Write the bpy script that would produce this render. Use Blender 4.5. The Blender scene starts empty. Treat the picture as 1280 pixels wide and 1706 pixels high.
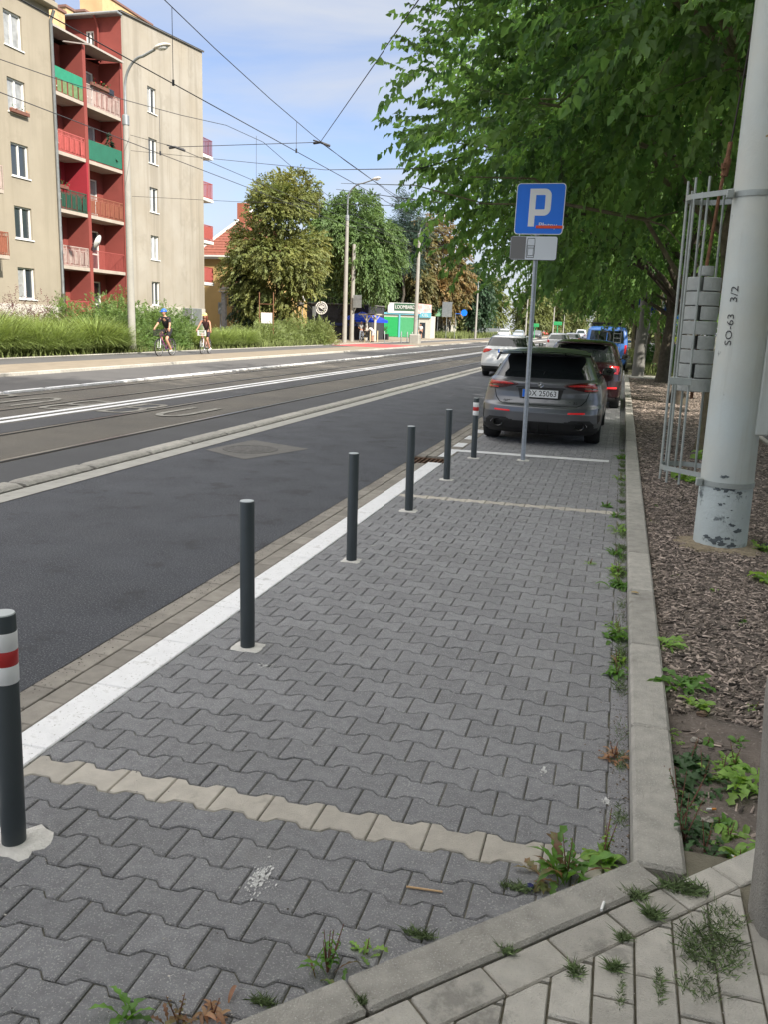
import bpy, bmesh, math, random
import numpy as np
from mathutils import Vector, Matrix
R = math.radians
PI = math.pi
SC = bpy.context.scene
COL = SC.collection
rnd = random.Random(7)

# ---------------------------------------------------------------- camera
F_PX, PITCH, ROLL, YAW, CAM_H = 1395.77, R(12.674), R(2.129), R(-15.199), 1.72
_cy, _sy = math.cos(YAW), math.sin(YAW)
FWD = Vector((_sy*math.cos(PITCH), _cy*math.cos(PITCH), -math.sin(PITCH)))
_r0 = Vector((_cy, -_sy, 0)); _u0 = _r0.cross(FWD)
RGT = _r0*math.cos(ROLL) + _u0*math.sin(ROLL)
UPV = -_r0*math.sin(ROLL) + _u0*math.cos(ROLL)
cam = bpy.data.cameras.new('camera'); cam_o = bpy.data.objects.new('camera', cam); COL.objects.link(cam_o)
cam.sensor_fit = 'VERTICAL'; cam.sensor_height = 36.0; cam.lens = 36.0*F_PX/1706.0
cam.clip_start = 0.05; cam.clip_end = 3000
M = Matrix((RGT, UPV, -FWD)).transposed().to_4x4(); M.translation = (0, 0, CAM_H)
cam_o.matrix_world = M
SC.camera = cam_o
# ---------------------------------------------------------------- sun and sky
SUN_EL, SUN_AZ = 36.0, math.degrees(math.atan2(.84, -.54))      # azimuth clockwise from +y
sun = bpy.data.lights.new('sun', 'SUN'); sun.energy = 3.5; sun.angle = R(0.55); sun.color = (1.0, .93, .82)
sun_o = bpy.data.objects.new('sun', sun); COL.objects.link(sun_o)
sv = Vector((math.sin(R(SUN_AZ))*math.cos(R(SUN_EL)), math.cos(R(SUN_AZ))*math.cos(R(SUN_EL)), math.sin(R(SUN_EL))))
sun_o.rotation_euler = sv.to_track_quat('Z', 'Y').to_euler()
sun_o.location = sv*60
W = bpy.data.worlds.new('World'); SC.world = W; W.use_nodes = True
nt = W.node_tree; nt.nodes.clear()
out = nt.nodes.new('ShaderNodeOutputWorld'); bg = nt.nodes.new('ShaderNodeBackground')
sky = nt.nodes.new('ShaderNodeTexSky'); sky.sky_type = 'NISHITA'; sky.sun_disc = False
sky.sun_elevation = R(SUN_EL); sky.sun_rotation = R(SUN_AZ); sky.altitude = 120; sky.air_density = 1.0; sky.dust_density = .7; sky.ozone_density = 1.8
tc = nt.nodes.new('ShaderNodeTexCoord')
mp = nt.nodes.new('ShaderNodeMapping'); mp.inputs['Scale'].default_value = (1.1, 1.1, 6.5); mp.inputs['Rotation'].default_value = (R(14), R(-10), R(20))
nz = nt.nodes.new('ShaderNodeTexNoise'); nz.inputs['Scale'].default_value = 1.7; nz.inputs['Detail'].default_value = 9; nz.inputs['Roughness'].default_value = .52
nz.inputs['Distortion'].default_value = .5
cr = nt.nodes.new('ShaderNodeValToRGB'); cr.color_ramp.elements[0].position = .36; cr.color_ramp.elements[1].position = .60
cr.color_ramp.elements[0].color = (.22, .22, .22, 1); cr.color_ramp.elements[1].color = (.9, .9, .9, 1)
mx = nt.nodes.new('ShaderNodeMix'); mx.data_type = 'RGBA'
mx.inputs[7].default_value = (3.05, 3.2, 3.5, 1)
nt.links.new(tc.outputs['Generated'], mp.inputs[0]); nt.links.new(mp.outputs[0], nz.inputs['Vector'])
nt.links.new(nz.outputs[0], cr.inputs[0]); nt.links.new(cr.outputs[0], mx.inputs[0])
air = nt.nodes.new('ShaderNodeMix'); air.data_type = 'RGBA'; air.blend_type = 'MULTIPLY'; air.inputs[0].default_value = 1.0; air.inputs[7].default_value = (.62, .645, .76, 1)
nt.links.new(sky.outputs[0], air.inputs[6]); nt.links.new(air.outputs[2], mx.inputs[6])
# upper sky brightened out of view, added as fill light for the shaded ground
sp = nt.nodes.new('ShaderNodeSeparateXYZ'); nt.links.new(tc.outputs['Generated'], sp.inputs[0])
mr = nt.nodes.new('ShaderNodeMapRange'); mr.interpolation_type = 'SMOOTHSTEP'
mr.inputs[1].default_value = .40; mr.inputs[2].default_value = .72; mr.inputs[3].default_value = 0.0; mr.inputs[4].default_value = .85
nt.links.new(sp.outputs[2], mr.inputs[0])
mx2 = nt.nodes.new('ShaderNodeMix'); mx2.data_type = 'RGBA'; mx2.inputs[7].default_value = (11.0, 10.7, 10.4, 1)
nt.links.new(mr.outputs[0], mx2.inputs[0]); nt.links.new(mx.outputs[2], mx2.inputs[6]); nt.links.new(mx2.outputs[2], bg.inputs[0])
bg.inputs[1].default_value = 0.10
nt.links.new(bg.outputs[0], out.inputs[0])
# ---------------------------------------------------------------- exposure
SC.view_settings.view_transform = 'Standard'; SC.view_settings.look = 'None'
SC.view_settings.exposure = 1.28; SC.view_settings.gamma = 1.0
SC.cycles.max_bounces = 6; SC.cycles.transparent_max_bounces = 6; SC.cycles.diffuse_bounces = 3
SC.cycles.use_denoising = True

# ---------------------------------------------------------------- pixel (1280x1706) to point on a plane
def ray(u, v): return RGT*((u-640)/F_PX) - UPV*((v-853)/F_PX) + FWD
def onp(u, v, ax, val):
    d = ray(u, v); o = Vector((0, 0, CAM_H)); t = (val-o[ax])/d[ax]
    return o + d*t
def gp(u, v, z=0.0): return onp(u, v, 2, z)

# ---------------------------------------------------------------- materials
MATS = {}
def sock(n, *names):
    for k in names:
        if k in n.inputs: return n.inputs[k]
def mat(name, col, rough=.8, metal=0.0, var=.0, vscale=6.0, bump=0.0, bscale=60.0, spec=.5, coat=0.0, detail=4,
        col2=None, stains=None, streak=None, attr=None, attr_amt=.5, trans=0.0, emit=None, rvar=0.0, speck=None):
    """principled with procedural variation.  var: brightness noise; col2 blends by noise; stains=(color, scale, threshold);
    attr: per-face colour attribute that scales the value; speck=(colour, scale, threshold)"""
    if name in MATS: return MATS[name]
    m = bpy.data.materials.new(name); m.use_nodes = True; MATS[name] = m
    t = m.node_tree; N = t.nodes; L = t.links; b = N['Principled BSDF']
    c4 = (*col, 1) if len(col) == 3 else col
    b.inputs['Base Color'].default_value = c4; b.inputs['Roughness'].default_value = rough; b.inputs['Metallic'].default_value = metal
    s = sock(b, 'Specular IOR Level', 'Specular'); s.default_value = spec
    if coat: b.inputs['Coat Weight'].default_value = coat; b.inputs['Coat Roughness'].default_value = .06
    cur = None
    tcn = N.new('ShaderNodeTexCoord'); geo = tcn.outputs['Object']
    def noise(sc, det=4, ro=.6):
        n = N.new('ShaderNodeTexNoise'); n.inputs['Scale'].default_value = sc; n.inputs['Detail'].default_value = det; n.inputs['Roughness'].default_value = ro
        L.new(geo, n.inputs['Vector']); return n.outputs[0]
    def mapr(src, a, bb, c, d):
        r = N.new('ShaderNodeMapRange'); r.inputs[1].default_value = a; r.inputs[2].default_value = bb; r.inputs[3].default_value = c; r.inputs[4].default_value = d
        L.new(src, r.inputs[0]); return r.outputs[0]
    def mixc(fac, A, B, mode='MIX'):
        x = N.new('ShaderNodeMix'); x.data_type = 'RGBA'; x.blend_type = mode
        for i, q in ((0, fac), (6, A), (7, B)):
            if hasattr(q, 'default_value'): L.new(q, x.inputs[i])
            else: x.inputs[i].default_value = q if i == 0 else ((*q, 1) if len(q) == 3 else q)
        return x.outputs[2]
    cur = c4
    if col2: cur = mixc(mapr(noise(vscale*.6, 5), .35, .65, 0, 1), cur, col2)
    if var:
        v = mapr(noise(vscale, detail), .3, .7, 1-var, 1+var)
        cur = mixc(1.0, cur, v, 'MULTIPLY')
    if speck: cur = mixc(mapr(noise(speck[1], 2, .8), speck[2], speck[2]+.04, 0, 1), cur, speck[0])
    if stains: cur = mixc(mapr(noise(stains[1], 6, .7), stains[2], stains[2]+.08, 0, stains[3] if len(stains) > 3 else 1), cur, stains[0])
    if streak:
        mpn = N.new('ShaderNodeMapping'); mpn.inputs['Scale'].default_value = (streak[1], streak[1], streak[1]*.06); L.new(geo, mpn.inputs[0])
        sn = N.new('ShaderNodeTexNoise'); sn.inputs['Scale'].default_value = 1.0; sn.inputs['Detail'].default_value = 7; sn.inputs['Roughness'].default_value = .65; L.new(mpn.outputs[0], sn.inputs['Vector'])
        cur = mixc(mapr(sn.outputs[0], streak[2], streak[2]+.12, 0, streak[3]), cur, streak[0])
    if attr:
        a = N.new('ShaderNodeAttribute'); a.attribute_name = attr
        cur = mixc(1.0, cur, mapr(a.outputs['Fac'], 0, 1, 1-attr_amt, 1+attr_amt), 'MULTIPLY')
    if hasattr(cur, 'default_value'): L.new(cur, b.inputs['Base Color'])
    if rvar: L.new(mapr(noise(vscale*1.7, 4), .3, .7, rough-rvar, rough+rvar), b.inputs['Roughness'])
    if bump:
        bn = N.new('ShaderNodeBump'); bn.inputs['Strength'].default_value = min(1, bump); bn.inputs['Distance'].default_value = .01*max(1, bump)
        L.new(noise(bscale, 5, .7), bn.inputs['Height']); L.new(bn.outputs[0], b.inputs['Normal'])
    if emit: b.inputs['Emission Color'].default_value = (*emit[0], 1); b.inputs['Emission Strength'].default_value = emit[1]
    if trans:
        tr = N.new('ShaderNodeBsdfTranslucent'); ms = N.new('ShaderNodeMixShader'); ms.inputs[0].default_value = trans
        hs = N.new('ShaderNodeHueSaturation'); hs.inputs['Value'].default_value = 2.9; hs.inputs['Hue'].default_value = .485; hs.inputs['Saturation'].default_value = 1.1
        if hasattr(cur, 'default_value'): L.new(cur, hs.inputs['Color'])
        else: hs.inputs['Color'].default_value = cur
        L.new(hs.outputs[0], tr.inputs[0])
        o = N['Material Output']; L.new(b.outputs[0], ms.inputs[1]); L.new(tr.outputs[0], ms.inputs[2]); L.new(ms.outputs[0], o.inputs[0])
    return m
def glass_mat(name, col=(.02, .025, .03), rough=.04, alpha=.0):
    """tinted pane: dark glossy, partly see-through when alpha > 0"""
    if name in MATS: return MATS[name]
    m = mat(name, col, rough, spec=.9)
    if alpha:
        t = m.node_tree; N = t.nodes; b = N['Principled BSDF']; tr = N.new('ShaderNodeBsdfTransparent'); tr.inputs[0].default_value = (.75, .8, .8, 1)
        ms = N.new('ShaderNodeMixShader'); ms.inputs[0].default_value = alpha
        t.links.new(b.outputs[0], ms.inputs[1]); t.links.new(tr.outputs[0], ms.inputs[2]); t.links.new(ms.outputs[0], N['Material Output'].inputs[0])
    return m

# ---------------------------------------------------------------- mesh building
class MB:
    def __init__(s): s.v = []; s.f = []; s.m = []; s.a = []; s.n = 0; s.arr = []
    def add(s, verts, faces, mi=0, a=.5):
        o = s.n; s.v.extend([tuple(q) for q in verts]); s.n += len(verts)
        for f in faces: s.f.append(tuple(i+o for i in f)); s.m.append(mi); s.a.append(a)
        return s
    def box(s, x0, x1, y0, y1, z0, z1, mi=0, a=.5, M=None):
        x0, x1 = min(x0, x1), max(x0, x1); y0, y1 = min(y0, y1), max(y0, y1); z0, z1 = min(z0, z1), max(z0, z1)
        V = [(x0, y0, z0), (x1, y0, z0), (x1, y1, z0), (x0, y1, z0), (x0, y0, z1), (x1, y0, z1), (x1, y1, z1), (x0, y1, z1)]
        if M is not None: V = [M @ Vector(q) for q in V]
        return s.add(V, [(3, 2, 1, 0), (4, 5, 6, 7), (0, 1, 5, 4), (1, 2, 6, 5), (2, 3, 7, 6), (3, 0, 4, 7)], mi, a)
    def bbox(s, x0, x1, y0, y1, z0, z1, b=.01, mi=0, a=.5, M=None):
        """box with chamfered edges"""
        b = min(b, (x1-x0)*.45, (y1-y0)*.45, (z1-z0)*.45)
        V = []; idx = {}
        for ix, (xo, sx) in enumerate(((x0, 1), (x1, -1))):
            for iy, (yo, sy) in enumerate(((y0, 1), (y1, -1))):
                for iz, (zo, sz) in enumerate(((z0, 1), (z1, -1))):
                    for ax, p in enumerate(((xo, yo+sy*b, zo+sz*b), (xo+sx*b, yo, zo+sz*b), (xo+sx*b, yo+sy*b, zo))):
                        idx[(ix, iy, iz, ax)] = len(V); V.append(p)
        F = []
        q = lambda *k: idx[k]
        F += [(q(0,0,0,0), q(0,0,1,0), q(0,1,1,0), q(0,1,0,0)), (q(1,0,0,0), q(1,1,0,0), q(1,1,1,0), q(1,0,1,0)),
              (q(0,0,0,1), q(1,0,0,1), q(1,0,1,1), q(0,0,1,1)), (q(0,1,0,1), q(0,1,1,1), q(1,1,1,1), q(1,1,0,1)),
              (q(0,0,0,2), q(0,1,0,2), q(1,1,0,2), q(1,0,0,2)), (q(0,0,1,2), q(1,0,1,2), q(1,1,1,2), q(0,1,1,2))]
        for i in (0, 1):
            for j in (0, 1):
                F.append((q(i,j,0,0), q(i,j,0,1), q(i,j,1,1), q(i,j,1,0))); F.append((q(i,0,j,0), q(i,0,j,2), q(i,1,j,2), q(i,1,j,0)))
                F.append((q(0,i,j,1), q(0,i,j,2), q(1,i,j,2), q(1,i,j,1)))
                for k in (0, 1): F.append((q(i,j,k,0), q(i,j,k,1), q(i,j,k,2)))
        if M is not None: V = [M @ Vector(p) for p in V]
        return s.add(V, F, mi, a)
    def tube(s, pts, rad, n=10, mi=0, cap=True, a=.5):
        pts = [Vector(p) for p in pts]; k = len(pts)
        rs = rad if hasattr(rad, '__len__') else [rad]*k
        V = []; F = []; up = None
        for i, p in enumerate(pts):
            d = (pts[min(i+1, k-1)]-pts[max(i-1, 0)]).normalized()
            if up is None: up = Vector((0, 0, 1)) if abs(d.z) < .9 else Vector((1, 0, 0))
            x = d.cross(up).normalized(); y = d.cross(x).normalized(); up = x.cross(d)*1.0
            if up.length < 1e-6: up = Vector((0, 0, 1))
            for j in range(n):
                t = 2*PI*j/n; V.append(p+(x*math.cos(t)+y*math.sin(t))*rs[i])
        for i in range(k-1):
            for j in range(n): F.append((i*n+j, i*n+(j+1) % n, (i+1)*n+(j+1) % n, (i+1)*n+j))
        if cap: F.append(tuple(range(n-1, -1, -1))); F.append(tuple((k-1)*n+j for j in range(n)))
        return s.add(V, F, mi, a)
    def lathe(s, prof, n=24, c=(0, 0, 0), ax='z', mi=0, a=.5, t0=0, t1=2*PI, M=None):
        full = abs(t1-t0-2*PI) < 1e-6; m = n if full else n+1
        V = []; F = []
        for r, z in prof:
            for j in range(m):
                t = t0+(t1-t0)*j/n; x, y = r*math.cos(t), r*math.sin(t)
                p = (x, y, z) if ax == 'z' else ((z, x, y) if ax == 'x' else (x, z, y))
                p = (p[0]+c[0], p[1]+c[1], p[2]+c[2]); V.append(p)
        for i in range(len(prof)-1):
            for j in range(n):
                j2 = (j+1) % m if full else j+1
                F.append((i*m+j, i*m+j2, (i+1)*m+j2, (i+1)*m+j))
        if M is not None: V = [M @ Vector(p) for p in V]
        return s.add(V, F, mi, a)
    def poly(s, pts, mi=0, a=.5): return s.add(pts, [tuple(range(len(pts)))], mi, a)
    def prism(s, pts, d, mi=0, a=.5):
        """extrude a planar polygon by vector d (ends included)"""
        n = len(pts); d = Vector(d); V = [Vector(p) for p in pts]; V += [p+d for p in V]
        F = [tuple(range(n-1, -1, -1)), tuple(range(n, 2*n))] + [(i, (i+1) % n, (i+1) % n+n, i+n) for i in range(n)]
        return s.add(V, F, mi, a)
    def sphere(s, c, r, n=12, m=8, mi=0, a=.5, sc=(1, 1, 1)):
        V = [(c[0], c[1], c[2]-r*sc[2])]; F = []
        for i in range(1, m):
            t = PI*i/m
            for j in range(n):
                p = 2*PI*j/n; V.append((c[0]+r*sc[0]*math.sin(t)*math.cos(p), c[1]+r*sc[1]*math.sin(t)*math.sin(p), c[2]-r*sc[2]*math.cos(t)))
        V.append((c[0], c[1], c[2]+r*sc[2])); k = len(V)-1
        for j in range(n): F.append((0, 1+(j+1) % n, 1+j)); F.append((k, k-n+j, k-n+(j+1) % n))
        for i in range(m-2):
            for j in range(n): F.append((1+i*n+j, 1+i*n+(j+1) % n, 1+(i+1)*n+(j+1) % n, 1+(i+1)*n+j))
        return s.add(V, F, mi, a)
    def build(s, name, mats, parent=None, smooth=None, attr=False, fixn=False):
        me = bpy.data.meshes.new(name); me.from_pydata([tuple(q) for q in s.v], [], s.f); 
        mats = mats if isinstance(mats, (list, tuple)) else [mats]
        for m in mats: me.materials.append(m)
        if len(mats) > 1: me.polygons.foreach_set('material_index', s.m)
        if attr:
            A = me.attributes.new('tone', 'FLOAT', 'FACE'); A.data.foreach_set('value', s.a)
        if fixn:
            bm = bmesh.new(); bm.from_mesh(me); bmesh.ops.recalc_face_normals(bm, faces=bm.faces); bm.to_mesh(me); bm.free()
        me.update()
        if smooth is not None: me.shade_smooth(); 
        if smooth is not None and smooth < 180:
            try: me.set_sharp_from_angle(angle=R(smooth))
            except Exception: pass
        return link(name, me, parent)
def link(name, me, parent=None):
    o = bpy.data.objects.new(name, me); COL.objects.link(o)
    if parent is not None: o.parent = parent
    return o
def npmesh(name, V, F, mats, parent=None, tone=None, smooth=False, mi=None):
    """fast mesh from numpy arrays; F is (k,3) or (k,4)"""
    me = bpy.data.meshes.new(name); k = F.shape[1]
    me.vertices.add(len(V)); me.vertices.foreach_set('co', np.ascontiguousarray(V, dtype=np.float32).ravel())
    me.loops.add(F.size); me.loops.foreach_set('vertex_index', F.ravel().astype(np.int32))
    me.polygons.add(len(F)); me.polygons.foreach_set('loop_start', np.arange(0, F.size, k, dtype=np.int32))
    try: me.polygons.foreach_set('loop_total', np.full(len(F), k, dtype=np.int32))
    except Exception: pass
    for m in (mats if isinstance(mats, (list, tuple)) else [mats]): me.materials.append(m)
    if mi is not None: me.polygons.foreach_set('material_index', mi.astype(np.int32))
    me.update(calc_edges=True)
    if tone is not None:
        A = me.attributes.new('tone', 'FLOAT', 'FACE'); A.data.foreach_set('value', tone.astype(np.float32))
    if smooth: me.shade_smooth()
    me.validate(verbose=False)
    return link(name, me, parent)
def tag(o, label=None, cat=None, group=None, kind=None):
    if label: o['label'] = label
    if cat: o['category'] = cat
    if group: o['group'] = group
    if kind: o['kind'] = kind
    return o
def thing(name, label, cat, loc=(0, 0, 0), rz=0.0, group=None):
    o = bpy.data.objects.new(name, None); COL.objects.link(o); o.empty_display_size = .1
    o.location = loc; o.rotation_euler = (0, 0, rz); return tag(o, label, cat, group)
def struct(o): o['kind'] = 'structure'; return o
def copy_tree(o, parent=None):
    c = o.copy(); COL.objects.link(c); c.parent = parent
    for ch in [q for q in bpy.data.objects if q.parent == o]: copy_tree(ch, c)
    return c
def text_obj(name, s, size, m, parent, M, ext=.002, ax='CENTER', sx=1.0, shear=0.0, off=0.0):
    cu = bpy.data.curves.new(name, 'FONT'); cu.body = s; cu.size = size; cu.extrude = ext; cu.align_x = ax; cu.align_y = 'CENTER'; cu.shear = shear; cu.offset = off
    cu.resolution_u = 3
    t = bpy.data.objects.new('tmp_text', cu); COL.objects.link(t)
    dg = bpy.context.evaluated_depsgraph_get(); dg.update()
    me = bpy.data.meshes.new_from_object(t.evaluated_get(dg)); me.name = name
    bpy.data.objects.remove(t); bpy.data.curves.remove(cu)
    me.materials.clear(); me.materials.append(m)
    me.transform(M @ Matrix.Diagonal((sx, 1, 1, 1)))
    return link(name, me, parent)
def facing(ox, oy, oz, dx=(1, 0, 0), dy=(0, 0, 1)):
    """matrix for text: x along dx, y along dy, at origin"""
    dx = Vector(dx).normalized(); dy = Vector(dy).normalized(); dz = dx.cross(dy)
    m = Matrix((dx, dy, dz)).transposed().to_4x4(); m.translation = (ox, oy, oz); return m
# ================================================================ GROUND AND ROAD
m_grass_ground = mat('soil_green', (.07, .085, .035), .95, var=.35, vscale=.5, col2=(.11, .09, .055), bump=.6, bscale=20)
m_asph = mat('asphalt_lane', (.064, .069, .083), .82, var=.16, vscale=1.3, bump=1.8, bscale=110, speck=((.19, .19, .2), 95, .565), stains=((.055, .056, .06), 2.2, .56, .7), rvar=.08, detail=8)
m_asph_old = mat('asphalt_worn', (.118, .106, .088), .88, var=.16, vscale=.7, bump=.8, bscale=120, col2=(.088, .082, .073), speck=((.24, .22, .19), 90, .6), detail=8)
m_asph_dark = mat('asphalt_patch', (.066, .067, .072), .85, var=.14, vscale=1.1, bump=.8, bscale=140, speck=((.17, .17, .17), 350, .66))
m_path = mat('asphalt_cycle_path', (.088, .086, .086), .9, var=.12, vscale=.8, bump=.5, bscale=90)
m_yellowpave = mat('sandstone_paving', (.225, .188, .14), .9, var=.12, vscale=2, bump=.4, bscale=50)
m_white = mat('road_paint', (.78, .78, .79), .7, var=.06, vscale=9, bump=.7, bscale=90, stains=((.40, .39, .37), 9, .57, .5), speck=((.42, .41, .39), 60, .64), detail=8)
m_worn_white = mat('worn_road_paint', (.27, .26, .23), .8, var=.1, vscale=6, stains=((.15, .14, .12), 5, .5, .9))
m_steel = mat('rail_steel', (.30, .30, .31), .3, metal=.9)
m_conc = mat('kerb_concrete', (.41, .39, .35), .9, var=.2, vscale=14, bump=1.4, bscale=130, stains=((.24, .225, .195), 3.2, .6, .5), speck=((.56, .54, .50), 160, .6), attr='tone', attr_amt=.12, detail=8)
m_conc_pale = mat('pale_concrete', (.36, .35, .32), .9, var=.12, vscale=5, bump=.6, bscale=80, stains=((.2, .19, .17), 3, .58, .5), detail=8)
m_bone = mat('paver_grey', (.29, .29, .302), .82, var=.16, vscale=22, bump=1.6, bscale=190, speck=((.52, .52, .51), 150, .585), attr='tone', attr_amt=.09, stains=((.27, .265, .25), 1.6, .6, .35), rvar=.08, detail=8)
m_bone_y = mat('paver_sand', (.60, .555, .485), .85, var=.10, vscale=16, bump=1.2, bscale=230, speck=((.5, .47, .4), 300, .66), attr='tone', attr_amt=.14, stains=((.36, .33, .28), 5, .6, .5))
m_joint = mat('joint_sand', (.2, .19, .165), .98, var=.35, vscale=7, bump=.8, bscale=160, col2=(.12, .12, .08))
m_pav = mat('paver_beige', (.56, .53, .475), .88, var=.13, vscale=13, bump=1.2, bscale=200, speck=((.42, .4, .34), 280, .66), attr='tone', attr_amt=.16, stains=((.30, .285, .255), 4, .54, .75), detail=8)
m_gut = mat('gutter_stone', (.30, .275, .24), .88, var=.14, vscale=11, bump=1.0, bscale=150, attr='tone', attr_amt=.16, stains=((.14, .12, .1), 3, .6, .5))
m_soil = mat('bed_soil', (.165, .135, .115), .98, var=.35, vscale=5, bump=1.6, bscale=45, col2=(.11, .092, .08), stains=((.32, .28, .25), 60, .58, .8), detail=8)

def sheet(name, x0, x1, y0, y1, z, m, nx=1, ny=1):
    b = MB()
    for i in range(nx):
        for j in range(ny):
            xa, xb = x0+(x1-x0)*i/nx, x0+(x1-x0)*(i+1)/nx; ya, yb = y0+(y1-y0)*j/ny, y0+(y1-y0)*(j+1)/ny
            b.poly([(xa, ya, z), (xb, ya, z), (xb, yb, z), (xa, yb, z)])
    return b.build(name, m)
BX0, BX1 = -2.075, .185       # parking bay between white line and kerb
struct(sheet('ground', -900, 900, -300, 1500, -.055, m_grass_ground))
struct(sheet('road', -15.5, -2.53, -40, 420, -.004, m_asph_old))
struct(sheet('road_lane', -5.31, -2.53, -40, 420, .0, m_asph))
struct(sheet('road_far_lane', -15.5, -12.55, -40, 420, .0, m_path))
struct(sheet('tram_track_edge', -6.72, -5.87, -40, 420, .0005, m_asph_dark))
struct(sheet('tram_track_middle', -9.05, -8.38, -40, 420, .0005, m_asph_dark))

# far side: kerb, sand coloured paving, asphalt cycle path, planted strip
b = MB()
for k in range(300):
    y = -30+k*1.0; b.bbox(-15.62, -15.5, y, y+.994, -.05, .09, .012, a=rnd.random())
struct(b.build('far_kerb', m_conc, attr=True))
struct(sheet('far_footway', -18.05, -15.62, -30, 270, .085, m_yellowpave))
struct(sheet('cycle_path', -20.2, -18.05, -30, 270, .081, m_path))
b = MB()
for k in range(300):
    y = -30+k*1.0; b.bbox(-20.28, -20.2, y, y+.994, -.05, .11, .01, a=rnd.random())
struct(b.build('path_edging', m_conc, attr=True))
struct(sheet('planted_ground', -60, -20.28, -60, 54, .07, m_grass_ground))
struct(sheet('forecourt_paving', -60, -20.28, 54, 130, .07, m_yellowpave))
m_red = mat('red_asphalt', (.42, .07, .07), .85, var=.1, vscale=2)
q = [gp(590, 582), gp(640, 574), gp(690, 575), gp(655, 582)]
struct(sheet('red_cycle_crossing', -19.9, -15.7, 57, 66, .0895, m_red))

# tram separators, pale strip, markings
struct(sheet('pale_edge_strip', -5.56, -5.31, -40, 420, .006, m_conc_pale))
b = MB()
y = -20.0
ends = [6.95, 8.12, 9.33, 10.4, 11.47, 12.53]
ys = [6.95-1.13*k for k in range(24, 0, -1)]+ends+[12.53+1.12*k for k in range(1, 170)]
for i in range(len(ys)-1):
    y0, y1 = ys[i]+.03, ys[i+1]-.035; t = rnd.random()
    n = 6; V = []; F = []
    prof = [(-5.84, .0), (-5.835, .03), (-5.80, .046), (-5.67, .046), (-5.63, .036), (-5.6, .01), (-5.6, .0)]
    L = [(y0, .6), (y0+.025, .95), (y0+.07, 1), (y1-.07, 1), (y1-.025, .95), (y1, .6)]
    for yy, s in L:
        for x, z in prof: V.append((x, yy, z*s))
    k = len(prof)
    for a in range(len(L)-1):
        for c in range(k-1): F.append((a*k+c, (a+1)*k+c, (a+1)*k+c+1, a*k+c+1))
    F += [tuple(range(k)), tuple((len(L)-1)*k+c for c in range(k-1, -1, -1))]
    b.add(V, F, 0, t)
struct(b.build('tram_lane_separator', m_conc, attr=True, fixn=True))
b = MB()
y = -20
while y < 260:
    b.box(-12.42, -12.28, y+.05, y+1.25, .0, .045, 0, rnd.random()); y += 1.34
struct(b.build('white_lane_separator', m_white))
b = MB()
for x in (-6.83, -8.30, -10.36, -11.83):
    b.box(x-.028, x+.028, -40, 400, .0, .007)
struct(b.build('tram_rails', m_steel))
b = MB()
for x in (-6.83, -8.30, -10.36, -11.83): b.box(x+.028, x+.075, -40, 400, -.003, .0035)
struct(b.build('rail_grooves', mat('rail_groove', (.02, .02, .02), .9)))
b = MB()
for x in (-9.52, -9.22): b.box(x-.07, x+.07, -40, 400, -.003, .005)
struct(b.build('double_centre_line', m_white))

# worn BUS letters on both tram lanes, drawn as strokes
def stroke(b, pts, w, z=.0065):
    for i in range(len(pts)-1):
        a, c = Vector((*pts[i], 0)), Vector((*pts[i+1], 0)); d = (c-a).normalized(); nrm = Vector((-d.y, d.x, 0))*w/2; a -= d*w*.3; c += d*w*.3
        b.poly([(*(a-nrm).xy, z), (*(c-nrm).xy, z), (*(c+nrm).xy, z), (*(a+nrm).xy, z)]); z += .0004
def arc(cx, cy, rx, ry, t0, t1, n=8): return [(cx+rx*math.cos(t0+(t1-t0)*i/n), cy+ry*math.sin(t0+(t1-t0)*i/n)) for i in range(n+1)]
def letters(xc, y0, sgn, H=1.6, wd=.5, word='BU'):
    """B U S stretched along the lane; each letter on its own along x"""
    b = MB()
    for k, ch in enumerate(word):
        cx = xc + sgn*(k-1)*1.05; w = wd/2
        T = lambda P: [(cx+sgn*px*w, y0+sgn*py*H) for px, py in P]
        if ch == 'U': S = [T([(-1, 1), (-1, .3)]+arc(0, .3, 1, .3, PI, 2*PI)+[(1, .3), (1, 1)])]
        elif ch == 'B': S = [T([(-1, 0), (-1, 1), (.4, 1)]+arc(.4, .76, .5, .24, PI/2, -PI/2)+[(-1, .52)]), T([(.4, .52)]+arc(.4, .26, .6, .26, PI/2, -PI/2)+[(-1, 0)])]
        else: S = [T(arc(0, .76, .9, .24, .3, PI)+arc(0, .76, .9, .24, PI, 1.5*PI)+arc(0, .26, .9, .26, PI/2, 0)+arc(0, .26, .9, .26, 0, -PI*.9))]
        for s_ in S: stroke(b, s_, .13)
    return b.build('bus_lane_letters', m_worn_white)
struct(letters(-7.62, 13.1, 1)); struct(letters(-10.95, 14.6, -1, word='BUS')); struct(letters(-7.6, 42, 1)); struct(letters(-11, 50, -1))
# lighter square patch in the lane with a round cover
b = MB(); b.poly([(-5.2, 9.98, .004), (-4.42, 9.5, .004), (-4.02, 10.72, .004), (-5.05, 11.15, .004)])
struct(b.build('road_patch', mat('patch_concrete', (.135, .13, .122), .9, var=.18, vscale=4, bump=.6, bscale=80, stains=((.1, .1, .1), 4, .58, .7))))
b = MB(); b.lathe([(0, .010), (.27, .010), (.28, .006), (.30, .006), (.31, .011), (.36, .011), (.37, .004)], 32, (-4.7, 10.3, 0))
co = b.build('manhole_cover', mat('cast_iron', (.11, .105, .10), .75, metal=.3, var=.3, vscale=20, bump=1, bscale=60), smooth=30)
tag(co, 'round iron manhole cover set in a pale concrete patch in the near lane', 'manhole cover')

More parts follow.
